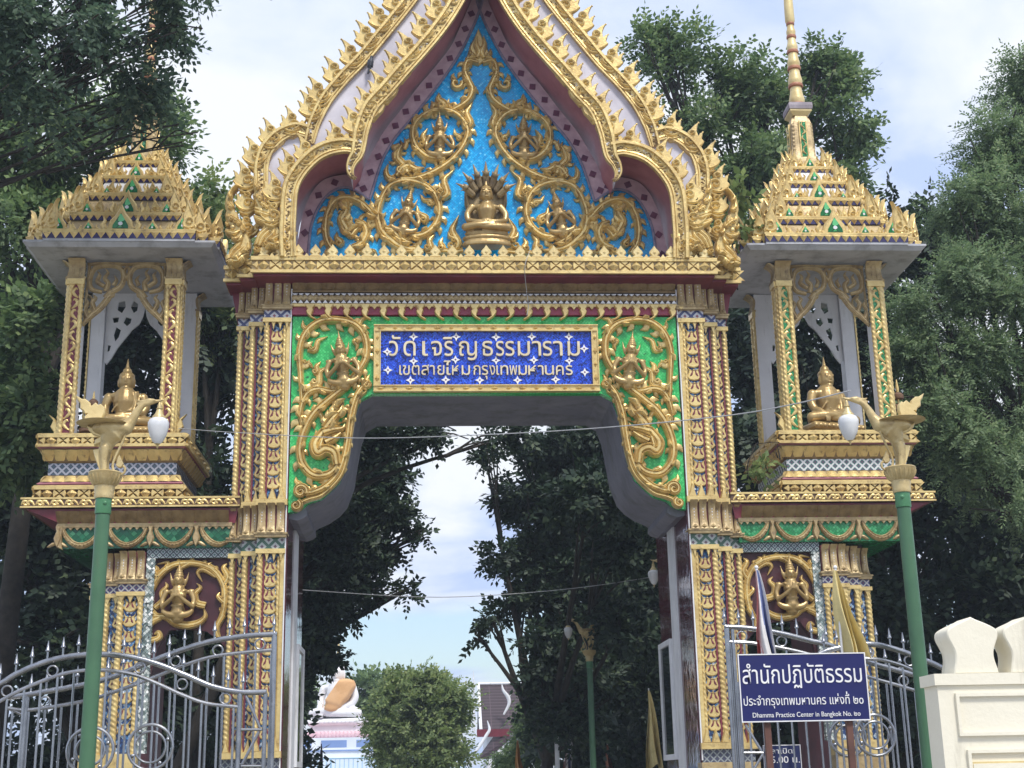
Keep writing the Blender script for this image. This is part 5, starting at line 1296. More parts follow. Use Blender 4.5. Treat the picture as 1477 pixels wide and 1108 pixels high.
# ================================================================ things standing in front of the gate
def bird_lamp(X, Y, s, label, zt=None):
    """green post with a gilded bird that carries a globe in its beak; s = +1: the bird looks towards -x"""
    T = thing('street_lamp', label, 'street lamp', (X,Y,0), 'bird lamps along the drive')
    k = 1/6.153/137.0; zc = 4.47
    def W(a,b,d=0.0): return (X+s*(a-640)*k, Y+d, zc+(1035-b)*k)
    mb = MB(); mb.lathe([(.16,0),(.16,.10),(.09,.16),(.080,.6),(.077,1.7),(.073,3.6),(.071,zc-.17)], (X,Y,0), 20)
    post = mb.build('post','green_pole',T)
    mb = MB(); mb.lathe([(.078,zc-.165),(.081,zc-.155),(.081,zc+.0),(.07,zc+.01)], (X,Y,0), 20); mb.ell((X-.03*s,Y-.078,zc-.06),(.022,.012,.022),8,6); mb.build('collar',mat('green_collar', f_paint, a=(.08,.25,.12), c=(.06,.19,.09), scale=3, rough=.4),post)
    mb = MB(); pr = [(85,1040),(92,1010),(86,995),(97,950),(92,928),(120,905),(142,870),(150,838),(160,818),(150,808),(20,815)]
    mb.lathe([(r*k*.9, zc+(1035-b)*k) for r,b in pr], (X,Y,0), 24)
    for i in range(20):
        a = 2*PI*i/20; mb.tube([(X+r*.9*k*math.cos(a),Y+r*.9*k*math.sin(a),zc+(1035-b)*k) for r,b in ((97,925),(124,900),(146,862),(154,835))],[.006,.009,.01,.007],6)
    mb.build('cup','lamp_gold',T)
    mb = MB()
    mb.limb([W(250,172),W(310,190),W(350,205),W(400,262),W(440,340),W(490,410)],[19*k,24*k,26*k,33*k,42*k,66*k],12)
    mb.limb([W(160,146),W(195,162),W(250,172)],[4*k,11*k,18*k],10); mb.ell(W(275,170),(34*k,24*k,24*k),12,8)
    mb.limb([W(300,165),W(360,175),W(410,158)],[24*k,18*k,5*k],8); mb.limb([W(330,190),W(380,200),W(420,185)],[20*k,14*k,4*k],8)
    mb.limb([W(500,410),W(590,455),W(640,550),W(668,680),W(664,800)],[62*k,112*k,64*k,46*k,32*k],14)
    mb.ell(W(620,420),(165*k,120*k,70*k),16,10)
    for q in (-1,1): mb.limb([W(650,600,q*.05),W(650,700,q*.05),W(640,806,q*.05)],[40*k,28*k,23*k],10)
    for q in (-1,1): mb.ell(W(255,164,q*26*k),(7*k,5*k,7*k),8,6)
    bird = fuse(mb, 'bird', 'lamp_gold', T, voxel=.011, smooth=2)
    mb = MB(); mb.ell(W(690,376),(222*k,.27,16*k),24,8); mb.build('spread_wings','lamp_gold',bird)
    mb = MB(); fl = [(730,360),(690,325),(678,280),(684,225),(715,195),(735,205),(760,183),(785,205),(800,215),(812,180),(850,150),(880,150),(932,118),(915,165),(895,190),(890,240),(858,262),(845,290),(822,285),(850,310),(845,360)]
    P = [W(a,b) for a,b in fl]; mb.prism([(p[0],p[2]) for p in P], Y-.03,Y+.03,inset=.012,ch=.015)
    fl = [(700,410),(760,420),(820,395),(800,440),(770,470),(700,495),(740,520),(750,570),(715,560),(690,545),(700,600),(755,610),(735,680),(690,790),(640,790)]
    P = [W(a,b) for a,b in fl]; mb.prism([(p[0],p[2]) for p in P], Y-.035,Y+.035,inset=.01,ch=.015)
    mb.build('tail_flame','pale_gold',bird)
    mb = MB(); mb.tube([Vector(p) for p in catmull([W(485,470,-.02),W(515,560,-.02),W(555,660,-.02),W(578,740,-.02),W(565,800,-.02),W(520,832,-.02),W(478,815,-.02),W(472,775,-.02),W(490,755,-.02)],5)],[.013]*41,8)
    fl = [(500,770),(485,740),(505,700),(528,655),(545,700),(552,750),(530,770)]; P = [W(a,b) for a,b in fl]; mb.prism([(p[0],p[2]) for p in P], Y-.035,Y-.005,inset=.008,ch=.01)
    mb.build('scroll_stay','lamp_gold',T)
    g = W(210,0); gx = g[0]
    mb = MB(); mb.lathe([(8*k,zc+(1035-180)*k),(16*k,zc+(1035-205)*k),(20*k,zc+(1035-232)*k),(30*k,zc+(1035-238)*k),(22*k,zc+(1035-248)*k),(34*k,zc+(1035-285)*k),(56*k,zc+(1035-312)*k),(58*k,zc+(1035-328)*k)][::-1],(gx,Y,0),16); mb.build('lamp_cap','lamp_gold',T)
    mb = MB(); mb.lathe([(20*k,zc+(1035-558)*k),(45*k,zc+(1035-535)*k),(72*k,zc+(1035-480)*k),(90*k,zc+(1035-410)*k),(92*k,zc+(1035-370)*k),(78*k,zc+(1035-338)*k),(50*k,zc+(1035-322)*k)],(gx,Y,0),24); gl = mb.build('globe','globe',T)
    mb = MB(); mb.lathe([(3*k,zc+(1035-598)*k),(12*k,zc+(1035-580)*k),(8*k,zc+(1035-568)*k),(24*k,zc+(1035-556)*k)],(gx,Y,0),12); mb.build('globe_finial','lamp_gold',gl)
    return T
lampR = bird_lamp(3.885,-10.0, 1, 'green lamp post with gilded bird lamp in front of the right shrine tower')
lampL = bird_lamp(-4.43,-10.0,-1, 'green lamp post with gilded bird lamp in front of the left shrine tower')

# ---- stainless steel gate leaves
def steel_leaf(label, Y, top, low, bars, rings, bigs, posts, truss, spikes):
    P3 = lambda p, dy=0.0: at(p[0],p[1],Y)+Vector((0,dy,0))
    o = P3(top[0]); T = thing('gate_leaf', label, 'gate', (o.x,Y,0), 'steel gate leaves')
    Tp = catmull([tuple(P3(p)) for p in top], 6); Lp = catmull([tuple(P3(p)) for p in low], 6)
    mb = MB(); mb.tube(Tp, .030, 10); mb.build('top_rail','steel',T)
    mb = MB(); mb.tube(Lp, .020, 8); mb.build('lower_rail','steel',T)
    def zon(path, x):
        for i in range(len(path)-1):
            a, b = path[i], path[i+1]
            if (a.x-x)*(b.x-x) <= 0 and abs(b.x-a.x) > 1e-6: return a.z+(b.z-a.z)*(x-a.x)/(b.x-a.x)
        return None
    bm0 = MB(); bm0.tube([(0,0,0),(0,0,1)], .0125, 8); b0 = bm0.build('proto','steel'); me = b0.data; bpy.data.objects.remove(b0)
    sp = MB(); sp.lathe([(.010,0),(.010,.075),(.024,.082),(.024,.092),(.019,.10),(.002,.19)], (0,0,0), 8); s0 = sp.build('proto','steel'); sme = s0.data; bpy.data.objects.remove(s0)
    x0, x1, n = bars; X0 = P3((x0,1000)).x; X1 = P3((x1,1000)).x
    for i in range(n):
        x = X0+(X1-X0)*i/(n-1); z = zon(Lp, x)
        if z is None: continue
        b = inst(me,'bar','steel',T,(x,Y,.12)); b.scale = (1,1,z-.12)
    mb = MB(); mb.tube([(min(X0,X1)-.05,Y,.12),(max(X0,X1)+.05,Y,.12)],.025,8); mb.build('bottom_rail','steel',T)
    xs0, xs1, ns = spikes; X0 = P3((xs0,950)).x; X1 = P3((xs1,950)).x
    for i in range(ns):
        x = X0+(X1-X0)*i/(ns-1); z = zon(Tp, x)
        if z is not None: inst(sme,'spike','steel',T,(x,Y,z+.02))
    def ring(c, r, t):
        mb = MB(); q = P3(c); m = 28; V = []; n_ = 8
        pts = [(q.x+r*math.cos(2*PI*i/m),Y,q.z+r*math.sin(2*PI*i/m)) for i in range(m)]
        for i,p in enumerate(pts):
            a = 2*PI*i/m
            for j in range(n_):
                bb = 2*PI*j/n_; V.append((p[0]+t*math.cos(bb)*math.cos(a),Y+t*math.sin(bb),p[2]+t*math.cos(bb)*math.sin(a)))
        F = [(i*n_+j,i*n_+(j+1)%n_,((i+1)%m)*n_+(j+1)%n_,((i+1)%m)*n_+j) for i in range(m) for j in range(n_)]
        mb.add(V,F); mb.build('ring','steel',T)
    for c in rings: ring(c, .052, .010)
    for c,r1,r2 in bigs:
        ring(c, r1/140, .017); ring(c, r2/140, .013)
        q = P3(c)
        for a in (0.4,2.2,3.6,5.3):
            mb = MB(); mb.ell((q.x+(r1+r2)/280*math.cos(a),Y,q.z+(r1+r2)/280*math.sin(a)),(.022,.022,.022),8,6); mb.build('ball','steel',T)
    for (px,pt,w) in posts:
        q = P3((px,pt)); mb = MB(); mb.lathe([(w*.72,0),(w*.72,q.z-.01),(w*.4,q.z)],(q.x,Y,0),14); mb.build('post','steel',T,smooth=30)
    for a,b in truss:
        mb = MB(); mb.tube([P3(a),P3(b)], .015, 8); mb.build('brace','steel',T)
    return T
c5 = lambda L: [(a/3.6925, 890+b/3.6925) for a,b in L]
c6 = lambda L: [(1030+a/4.103, 880+b/4.103) for a,b in L]
steel_leaf('stainless steel gate leaf nearest the left green lamp post, with the braced end post', -9.5,
  c5([(-400,560),(-200,465),(0,357),(100,297),(250,237),(400,206),(540,199),(700,214),(850,255),(1000,315),(1130,370),(1280,400),(1420,400)]),
  c5([(-400,650),(-200,560),(0,450),(100,395),(270,325),(400,290),(560,283),(720,310),(850,360),(960,410),(1100,460),(1275,480)]),
  (-60,338,18), c5([(38,395),(280,288),(745,270),(970,358),(1200,435)]), [(c5([(480,712)])[0],32,20),(c5([(800,693)])[0],31,21.5)],
  [(346.5,999,.036),(383,999,.032)], [(c5([(1310,420)])[0],c5([(1385,590)])[0]),(c5([(1285,600)])[0],c5([(1395,600)])[0]),(c5([(1285,795)])[0],c5([(1400,795)])[0]),(c5([(1380,610)])[0],c5([(1290,785)])[0])], (-20,352,18))
steel_leaf('stainless steel gate leaf rising to a tall post at the left pillar of the gate', -9.1,
  c5([(30,432),(160,412),(440,362),(600,320),(720,272),(900,200),(1100,135),(1300,102),(1475,92)]),
  c5([(30,485),(160,495),(440,450),(600,402),(820,322),(960,265),(1150,208),(1450,175)]),
  (20,390,17), c5([(935,235),(1160,178),(1385,145),(240,452),(710,325)]), [], [(39,1003,.04),(396,912,.042)], [(c5([(30,480)])[0],c5([(140,530)])[0])], (48,394,17))
steel_leaf('stainless steel gate leaf behind the blue notice board, tall end at the right pillar', -9.1,
  c6([(62,100),(220,110),(400,140),(560,180),(700,215),(920,310),(1060,350),(1195,388)]),
  c6([(90,188),(220,195),(400,225),(560,262),(720,315),(930,400),(1060,437),(1195,478)]),
  (1058,1320,14), c6([(165,155),(400,185),(1120,420)]), [(c6([(790,755)])[0],27,18)], [(1048,905,.042),(1056,905,.03),(1064,984,.03),(1099,984,.03)],
  [(c6([(185,680)])[0],c6([(280,835)])[0]),(c6([(170,845)])[0],c6([(290,845)])[0]),(c6([(290,850)])[0],c6([(240,935)])[0])], (1048,1318,14))
steel_leaf('stainless steel gate leaf arching behind the right green lamp post beside the cream wall', -9.5,
  c6([(620,262),(690,235),(850,205),(960,205),(1080,235),(1180,270),(1280,310),(1400,365),(1600,440)]),
  c6([(620,330),(690,310),(850,290),(920,288),(1000,297),(1100,325),(1190,362),(1280,400),(1400,455),(1600,530)]),
  (1190,1420,13), c6([(915,250),(1155,300)]), [(c6([(955,740)])[0],29,19.5)], [], [], (1190,1400,12))

# ---- blue notice board on two posts
YS = -11.5
T = thing('notice_board', 'blue notice board with white Thai lettering in front of the right steel gate', 'notice board', (2.25,YS,0))
a, b = at(1063.5,943,YS), at(1256,1037,YS); x0, x1, z0, z1 = a.x, b.x, b.z-.012, a.z-.005
mb = MB(); mb.boxp(x0,x1,YS,YS+.025,z0,z1); bd = mb.build('board','blue_board',T,smooth=0)
mb = MB(); e = .010
for q in ((x0,x1,z0,z0+e),(x0,x1,z1-e,z1),(x0,x0+e,z0+e,z1-e),(x1-e,x1,z0+e,z1-e)): mb.boxp(q[0],q[1],YS-.004,YS+.0,q[2],q[3])
mb.build('border','letter_white',bd,smooth=0)
def line(mb, s_, pa, pb, base, xh, Y, depth=.006):
    V, F = text_mb(s_, xh/XH, depth, None); lo = min(v.x for v in V); hi = max(v.x for v in V)
    A = at(pa,base,Y); B = at(pb,base,Y); sx = (B.x-A.x)/(hi-lo)
    mb.add([(A.x+(v.x-lo)*sx, Y-v.z, A.z+v.y) for v in V], F)
for (s_,pa,pb,bs,xh) in (('สำนักปฏิบัติธรรม',1071.5,1244,986.5,.125),('ประจำกรุงเทพมหานคร แห่งที ๒๐',1073,1246,1018.0,.062),('Dhamma Practice Center in Bangkok No. ๒๐',1086,1241.5,1035.2,.034)):
    mb = MB(); line(mb, s_, pa, pb, bs, xh, YS-.003); mb.build('lettering','letter_white',bd,smooth=0)
mb = MB(); V, F = text_mb('ที่',.062/XH,.006,None)
V2, F2 = text_mb('ที',.062/XH,.006,None); hh = max(v.y for v in V2)
q = at(1222.5,1017,YS-.003); mb.boxp(q.x-.004,q.x+.006,YS-.006,YS,q.z+hh+.006,q.z+hh+.032); mb.build('tone_mark','letter_white',bd,smooth=0)
for px in (1107.5,1226):
    q = at(px,1060,YS+.05); mb = MB(); mb.boxp(q.x-.028,q.x+.028,YS+.027,YS+.08,0,z1-.05); mb.build('post','brown_post',T,smooth=0)

# ---- small opening hours sign low on the gate
YQ = -9.02
T = thing('hours_sign', 'small blue opening hours sign hung low behind the steel bars', 'sign', (2.3,YQ,0))
a, b = at(1100,1075,YQ), at(1157,1110,YQ)
mb = MB(); mb.boxp(a.x,b.x,YQ,YQ+.02,b.z-.05,a.z); bd = mb.build('board',mat('slate_blue', f_paint, a=(.02,.03,.12), c=(.015,.022,.09), scale=2, rough=.4, bump=0),T,smooth=0)
mb = MB(); e=.008
for q in ((a.x,b.x,a.z-e,a.z),(b.x-e,b.x,b.z-.05,a.z-e),(a.x,a.x+e,b.z-.05,a.z-e)): mb.boxp(q[0],q[1],YQ-.004,YQ,q[2],q[3])
mb.build('border','letter_white',bd,smooth=0)
mb = MB(); line(mb,'เวลาเปิด',1103,1143,1087.5,.042,YQ-.003); line(mb,'05.00 น.',1105,1154,1101,.055,YQ-.003); mb.build('lettering','letter_white',bd,smooth=0)
for px in (1104,1153):
    q = at(px,1100,YQ+.04); mb = MB(); mb.boxp(q.x-.015,q.x+.015,YQ+.021,YQ+.05,0,a.z-.03); mb.build('stake','brown_post',T,smooth=0)

# ---- furled flags
def flag(label, X, Y, ztop, L, w0, w1, bands, lean=.0, cat='flag', pole=.012, group='furled flags', polemat='letter_white', seed=1):
    T = thing('furled_flag', label, cat, (X,Y,0), group)
    mb = MB(); mb.tube([(X,Y,0),(X+lean*.2,Y,ztop+.02)], pole, 8); mb.ell((X+lean*.2,Y,ztop+.03),(pole*1.6,)*3,8,6); mb.build('pole',polemat,T)
    rnd = random.Random(seed); mb = MB(); nu, nv = 48, 26; V = []; F = []
    ph = rnd.uniform(0,6)
    for j in range(nv+1):
        t = j/nv; w = w0+(w1-w0)*t**.8; z = ztop-L*t
        for i in range(nu+1):
            u = i/nu
            zz_ = z - (0 if t < .9 else .10*L*((t-.9)/.1)*(.5+.5*math.sin(u*9+ph)))
            V.append((X+lean*t+w*(u-.35+.12*math.sin(7*u+ph+3*t)+.10*math.sin(5*t+ph)*t), Y-.02-(.16+.34*t)*w*math.sin(u*4.6*PI+ph+1.6*t)-.16*w*t*math.sin(u*11*PI+t*4+ph), zz_-.05*t*w*math.sin(u*7+ph)))
    for j in range(nv):
        for i in range(nu): F.append((j*(nu+1)+i,j*(nu+1)+i+1,(j+1)*(nu+1)+i+1,(j+1)*(nu+1)+i))
    mb.v = V; mb.f = F
    nb_ = len(bands)
    mb.m = [min(nb_-1,int((i/nu)*nb_+ .35*math.sin(j/nv*3))) if nb_ > 1 else 0 for j in range(nv) for i in range(nu)]
    mb.m = [max(0,v) for v in mb.m]
    mm = [mat('cloth_%s' % n_, f_paint, a=c_, c=tuple(v*.8 for v in c_), scale=6, rough=.85, bump=.1) for n_,c_ in bands]
    mb.build('cloth', mm, T, smooth=180)
    return T
RW = [('red',(.60,.16,.15)),('white',(.74,.72,.72)),('blue',(.18,.22,.42)),('white',(.70,.68,.68)),('red',(.55,.12,.12))]
q = at(1090,823,-11.2); flag('furled red, white and blue flag behind the notice board', q.x, -11.2, q.z, .80, .035, .18, RW[:4], .045, seed=3)
q = at(1203,823,-11.2); flag('faded yellow flag hanging furled behind the notice board', q.x, -11.2, q.z, .80, .035, .23, [('straw',(.70,.58,.27))], .07, seed=5)

# ---- cream wall in the right foreground
YW = -15.0
a = at(1347,972,YW); wx, wz = a.x, a.z
T = thing('cream_wall', 'cream plastered wall with lotus bud merlons in the right foreground', 'wall', (wx,YW,0))
mb = MB(); mb.boxp(wx+.02,wx+3.0,YW+.02,YW+.26,0,wz-.075); mb.boxp(wx,wx+3.0,YW,YW+.28,wz-.074,wz)

wall = mb.build('wall_body','cream_wall',T,smooth=0)
px = lambda p: at(p[0],p[1],YW).x; pz = lambda p: at(p[0],p[1],YW).z
lx = at(1378,1000,YW).x
def fr(x0_, z0_, z1_, w, d, nm):
    mb = MB()
    for (A,B,C_,D) in ((x0_,wx+3,z1_-w,z1_),(x0_,wx+3,z0_,z0_+w),(x0_,x0_+w,z0_+w,z1_-w)): mb.boxp(A,B,YW+.02-d,YW+.02,C_,D)
    mb.boxp(x0_+w,wx+3,YW+.019,YW+.03,z0_+w,z1_-w)
    return mb.build(nm,'cream_wall',wall,smooth=0)
fr(lx, pz((1378,1062)), pz((1378,1000)), .022, .025, 'panel_moulding'); fr(lx+.04, pz((1378,1180)), pz((1378,1082)), .022, .025, 'panel_moulding')
qa = at(1400,1099,YW)
mb = MB(); mb.boxp(qa.x,qa.x+1.3,YW-.004,YW+.019,qa.z-.16,qa.z); pl = mb.build('plaque','pale_gold',wall,smooth=0)
mb = MB(); mb.boxp(qa.x+.015,qa.x+1.29,YW-.008,YW-.004,qa.z-.15,qa.z-.012); mb.build('plaque_face','cream_wall',pl,smooth=0)
def merlon(cx_, cy_, z_, k=1.0, rot=0):
    prof = [(.150,0),(.146,.03),(.132,.09),(.132,.14),(.150,.19),(.168,.23),(.172,.265),(.155,.295),(.10,.325),(.04,.35),(0,.37)]
    prof = [(max(0,v[0]),v[1]) for v in catmull(prof,4)]
    P = [(x*k,z*k) for x,z in prof]+[(-x*k,z*k) for x,z in reversed(prof[:-1])]
    mb = MB(); mb.prism(P[::-1] if False else P, -.12, .12, inset=.008, ch=.008)
    if rot: mb.v = [(-y,x,z) for x,y,z in mb.v]
    mb.v = [(x+cx_,y+cy_,z+z_) for x,y,z in mb.v]
    mb.build('merlon','cream_wall',T,smooth=35)
m1 = at(1411,972,YW).x
for i in range(5): merlon(m1+i*.385, YW+.14, wz)

# ---- cables
def cable(label, pts, r, mname, nm='cable'):
    P = catmull([tuple(p) for p in pts], 8); mb = MB(); mb.tube(P, r, 6)
    o = mb.build(nm, mname, None, org=tuple(P[0])); tag(o, label, 'cable'); return o
ca = [(258,618,.9),(340,624,-.5),(515,632,-3.0),(700,627,-5.2),(870,617,-7),(1045,600,-8.6),(1140,584,-9.4),(1227,563.5,-10)]
cable('long thin cable sagging from the left tower across the arch to the right bird lamp', [at(*p) for p in ca], .007, 'wire')
cable('thin cable crossing the view low inside the arch between the dark trees', [at(*p) for p in ((420,850,9),(600,861,9),(720,858,9),(850,846,9),(980,826,9))], .009, 'wire')
cable('loose thin wire dangling down the middle of the gilded beam', [at(764,362,-.62),at(757,385,-.62),at(759,415,-.3),at(762,440,-.2),at(760,455,-.2)], .006, 'wire', 'wire')

# ---- pigeon on the white strip of the gable
q = at(534,92,-.25)
T = thing('bird', 'dark pigeon perched on the white strip of the left gable slope', 'bird', (q.x,q.y,q.z))
mb = MB(); k = 1/78
def B(a,b,d=0): return (q.x+a*k, q.y-.03-d, q.z-b*k)
mb.limb([B(1.5,-6),B(1,-2),B(0,5),B(-1,10)],[3.2*k,4.4*k,3.8*k,2*k],10); mb.ell(B(2,-9.5),(2.6*k,2.6*k,2.8*k),10,8); mb.limb([B(3,-9.5),B(5.5,-8.8)],[1*k,.3*k],6); mb.limb([B(-.5,8),B(-2,14),B(-3,18)],[2.2*k,2*k,1.2*k],8)
for s in (-1,1): mb.limb([B(0+s*1.2,9,.02),B(s*1.2,13,.02)],[.6*k,.4*k],6)
fuse(mb,'body','dark_bird',T,voxel=.008,smooth=2)
mb = MB(); 
for s in (-1,1): mb.ell(B(.2+s*3.4,1),(1.3*k,2.6*k,7.5*k),10,8)
mb.build('wing','dark_bird',T)
# ================================================================ ground, trees and what stands behind
import numpy as np
def ground_mat(nt, b, a, c, scale):
    n = _noise(nt, scale, 8, .6); nt.links.new(_ramp(nt, n, [(.3,c),(.7,a)]), b.inputs['Base Color']); b.inputs['Roughness'].default_value = .85; _bump(nt, b, _noise(nt, 30, 4), .3)
mb = MB(); mb.add([(-420,-160,0),(420,-160,0),(420,620,0),(-420,620,0)],[(0,1,2,3)]); g = mb.build('ground', mat('soil', ground_mat, a=(.20,.18,.13), c=(.12,.12,.08), scale=.6), smooth=0); tag(g, kind='structure')
mb = MB(); mb.add([(-3.4,-7,.004),(3.4,-7,.004),(3.4,60,.004),(-3.4,60,.004)],[(0,1,2,3)]); g = mb.build('road', mat('concrete', ground_mat, a=(.38,.37,.34), c=(.29,.28,.26), scale=.8), smooth=0); tag(g, kind='structure')
mb = MB(); mb.add([(-200,-40,.004),(200,-40,.004),(200,-12.2,.004),(-200,-12.2,.004)],[(0,1,2,3)]); g = mb.build('pavement', mat('forecourt_concrete', ground_mat, a=(.36,.35,.33), c=(.27,.26,.25), scale=1.0), smooth=0); tag(g, kind='structure')
mb = MB()
for s in (-1,1): mb.boxp(s*3.45,s*60,-12.1,-11.85,0,.14)
g = mb.build('kerb','white_wall',smooth=0); tag(g, kind='structure')

def f_leaf(nt, b, stops=None, trans=.25):
    geo = nt.nodes.new('ShaderNodeNewGeometry')
    col = _ramp(nt, geo.outputs['Random Per Island'], stops)
    nt.links.new(col, b.inputs['Base Color']); b.inputs['Roughness'].default_value = .6
    tr = nt.nodes.new('ShaderNodeBsdfTranslucent'); nt.links.new(col, tr.inputs['Color'])
    mx = nt.nodes.new('ShaderNodeMixShader'); mx.inputs[0].default_value = trans
    out = [n for n in nt.nodes if n.type == 'OUTPUT_MATERIAL'][0]
    nt.links.new(b.outputs[0], mx.inputs[1]); nt.links.new(tr.outputs[0], mx.inputs[2]); nt.links.new(mx.outputs[0], out.inputs['Surface'])
LEAF_SHADED = mat('leaf_shaded', f_leaf, stops=[(0,(.014,.034,.022)),(.5,(.028,.055,.032)),(.9,(.05,.085,.042)),(1,(.085,.125,.055))])  # shade under the canopy is put into this leaf colour
LEAF_COOL = mat('leaf_cool', f_leaf, stops=[(0,(.045,.085,.06)),(.5,(.08,.14,.09)),(.9,(.13,.20,.12)),(1,(.18,.25,.15))], trans=.45)
LEAF_MID = mat('leaf_mid', f_leaf, stops=[(0,(.07,.13,.055)),(.5,(.13,.21,.085)),(.9,(.20,.29,.11)),(1,(.27,.35,.14))], trans=.4)
LEAF_LIGHT = mat('leaf_light', f_leaf, stops=[(0,(.12,.18,.065)),(.5,(.20,.28,.10)),(.9,(.28,.35,.13)),(1,(.36,.40,.18))], trans=.45)
LEAF_FEATHER = mat('leaf_feather', f_leaf, stops=[(0,(.10,.17,.085)),(.5,(.18,.27,.13)),(.9,(.25,.34,.17)),(1,(.31,.39,.21))], trans=.45)
BARK = mat('bark', f_paint, a=(.045,.037,.03), c=(.02,.017,.014), scale=5, rough=.9, bump=.7, bscale=12)
def leaf_mesh(name, pts, dirs, m, rng, nleaf=9, length=.5, lw=.045, ll=.13, droop=.5):
    """sprays of leaflets: a thin twig with leaflets on both sides, one spray per point"""
    n = len(pts)
    d = dirs + rng.normal(0,.45,(n,3)); d[:,2] -= droop*rng.uniform(.2,1,n); d /= np.linalg.norm(d,axis=1,keepdims=True)+1e-9
    up = rng.normal(0,.5,(n,3))+np.array([0,0,1.0]); sd = np.cross(d,up); sd /= np.linalg.norm(sd,axis=1,keepdims=True)+1e-9
    no = np.cross(sd,d)
    L = length*rng.uniform(.6,1.25,n)
    Vs = []
    for k in range(nleaf):
        t = (k//2+.5)/(nleaf/2); q = 1 if k % 2 else -1
        if k == nleaf-1: q = 0
        sag = -droop*.35*t*t
        base = pts+d*(L*t)[:,None]+np.array([0,0,1.0])*(sag*L)[:,None]
        ax = d*(.55 if q else 1.0)+sd*(q*.85)+rng.normal(0,.22,(n,3))+np.array([0,0,-.25*droop]); ax /= np.linalg.norm(ax,axis=1,keepdims=True)
        wv = np.cross(ax,no+rng.normal(0,.35,(n,3))); wv /= np.linalg.norm(wv,axis=1,keepdims=True)+1e-9
        l = ll*rng.uniform(.7,1.3,n)[:,None]; w = lw*rng.uniform(.7,1.3,n)[:,None]
        Vs.append(np.stack([base, base+ax*l*.45+wv*w, base+ax*l, base+ax*l*.45-wv*w],axis=1))
    Q = np.stack(Vs,axis=1).reshape(-1,4,3)
    # soft shading: leaf normals lean outwards and up, as a mass of foliage takes the light
    out = dirs/(np.linalg.norm(dirs,axis=1,keepdims=True)+1e-9); gn = np.cross(Q[:,1]-Q[:,0],Q[:,3]-Q[:,0]); gn /= np.linalg.norm(gn,axis=1,keepdims=True)+1e-12
    o9 = np.repeat(out,nleaf,axis=0)
    base_n = o9*.9+np.array([0,0,.35]); sg = np.sign((gn*base_n).sum(1)); sg[sg==0] = 1; gn *= sg[:,None]
    flip = sg < 0; Q[flip] = Q[flip][:,::-1]
    nn_ = base_n+gn*.55; nn_ /= np.linalg.norm(nn_,axis=1,keepdims=True)+1e-9
    NV = np.repeat(nn_,4,axis=0)
    V = Q.reshape(-1,3); nf = len(V)//4
    me = bpy.data.meshes.new(name); me.vertices.add(len(V)); me.vertices.foreach_set('co', V.astype(np.float32).ravel())
    me.loops.add(nf*4); me.loops.foreach_set('vertex_index', np.arange(nf*4,dtype=np.int32))
    me.polygons.add(nf); me.polygons.foreach_set('loop_start', np.arange(0,nf*4,4,dtype=np.int32)); me.polygons.foreach_set('loop_total', np.full(nf,4,dtype=np.int32))
    me.materials.append(m); me.update(calc_edges=True)
    me.polygons.foreach_set('use_smooth', np.ones(nf,dtype=bool))
    at_ = me.attributes.new('custom_normal','FLOAT_VECTOR','POINT'); at_.data.foreach_set('vector', NV.astype(np.float32).ravel()); me.update()
    return me
def lobes_points(lobes, count, rng, nscale=.55, thr=.0, shell=.5, pads=9, flat=.72):
    """points through the volume of the lobes, thinned by slow noise so the crown breaks into clumps"""
    vol = np.array([l[3]*l[4]*l[5] for l in lobes])**.75; vol = vol/vol.sum(); P = []; D = []
    off = Vector((rng.uniform(0,90),rng.uniform(0,90),rng.uniform(0,90)))
    subs = []
    for l,v in zip(lobes,vol):                           # every mass is a heap of smaller pads of foliage
        npad = pads
        for i in range(npad):
            u = rng.normal(0,1,3); u /= np.linalg.norm(u); r = rng.uniform(.25,.85) if i else 0
            f_ = rng.uniform(.38,.62) if i else .6
            subs.append(((l[0]+u[0]*r*l[3], l[1]+u[1]*r*l[4], l[2]+u[2]*r*l[5], l[3]*f_, l[4]*f_, max(.12,l[5]*f_*flat)), v/npad))
    for l,v in subs:
        k = int(count*v)
        got = 0; tries = 0
        while got < k and tries < k*6:
            tries += 1
            u = rng.normal(0,1,3); u /= np.linalg.norm(u)
            r = rng.uniform(0,1)**shell
            p = np.array(l[:3])+u*r*np.array(l[3:6])
            if p[2] < .3: continue
            nz = mnoise.noise(Vector(p)*nscale+off)+.5*mnoise.noise(Vector(p)*nscale*2.3+off)
            if nz < thr-.25*(1-r): continue
            P.append(p); D.append(u+np.array([0,0,.15])); got += 1
    return np.array(P), np.array(D)
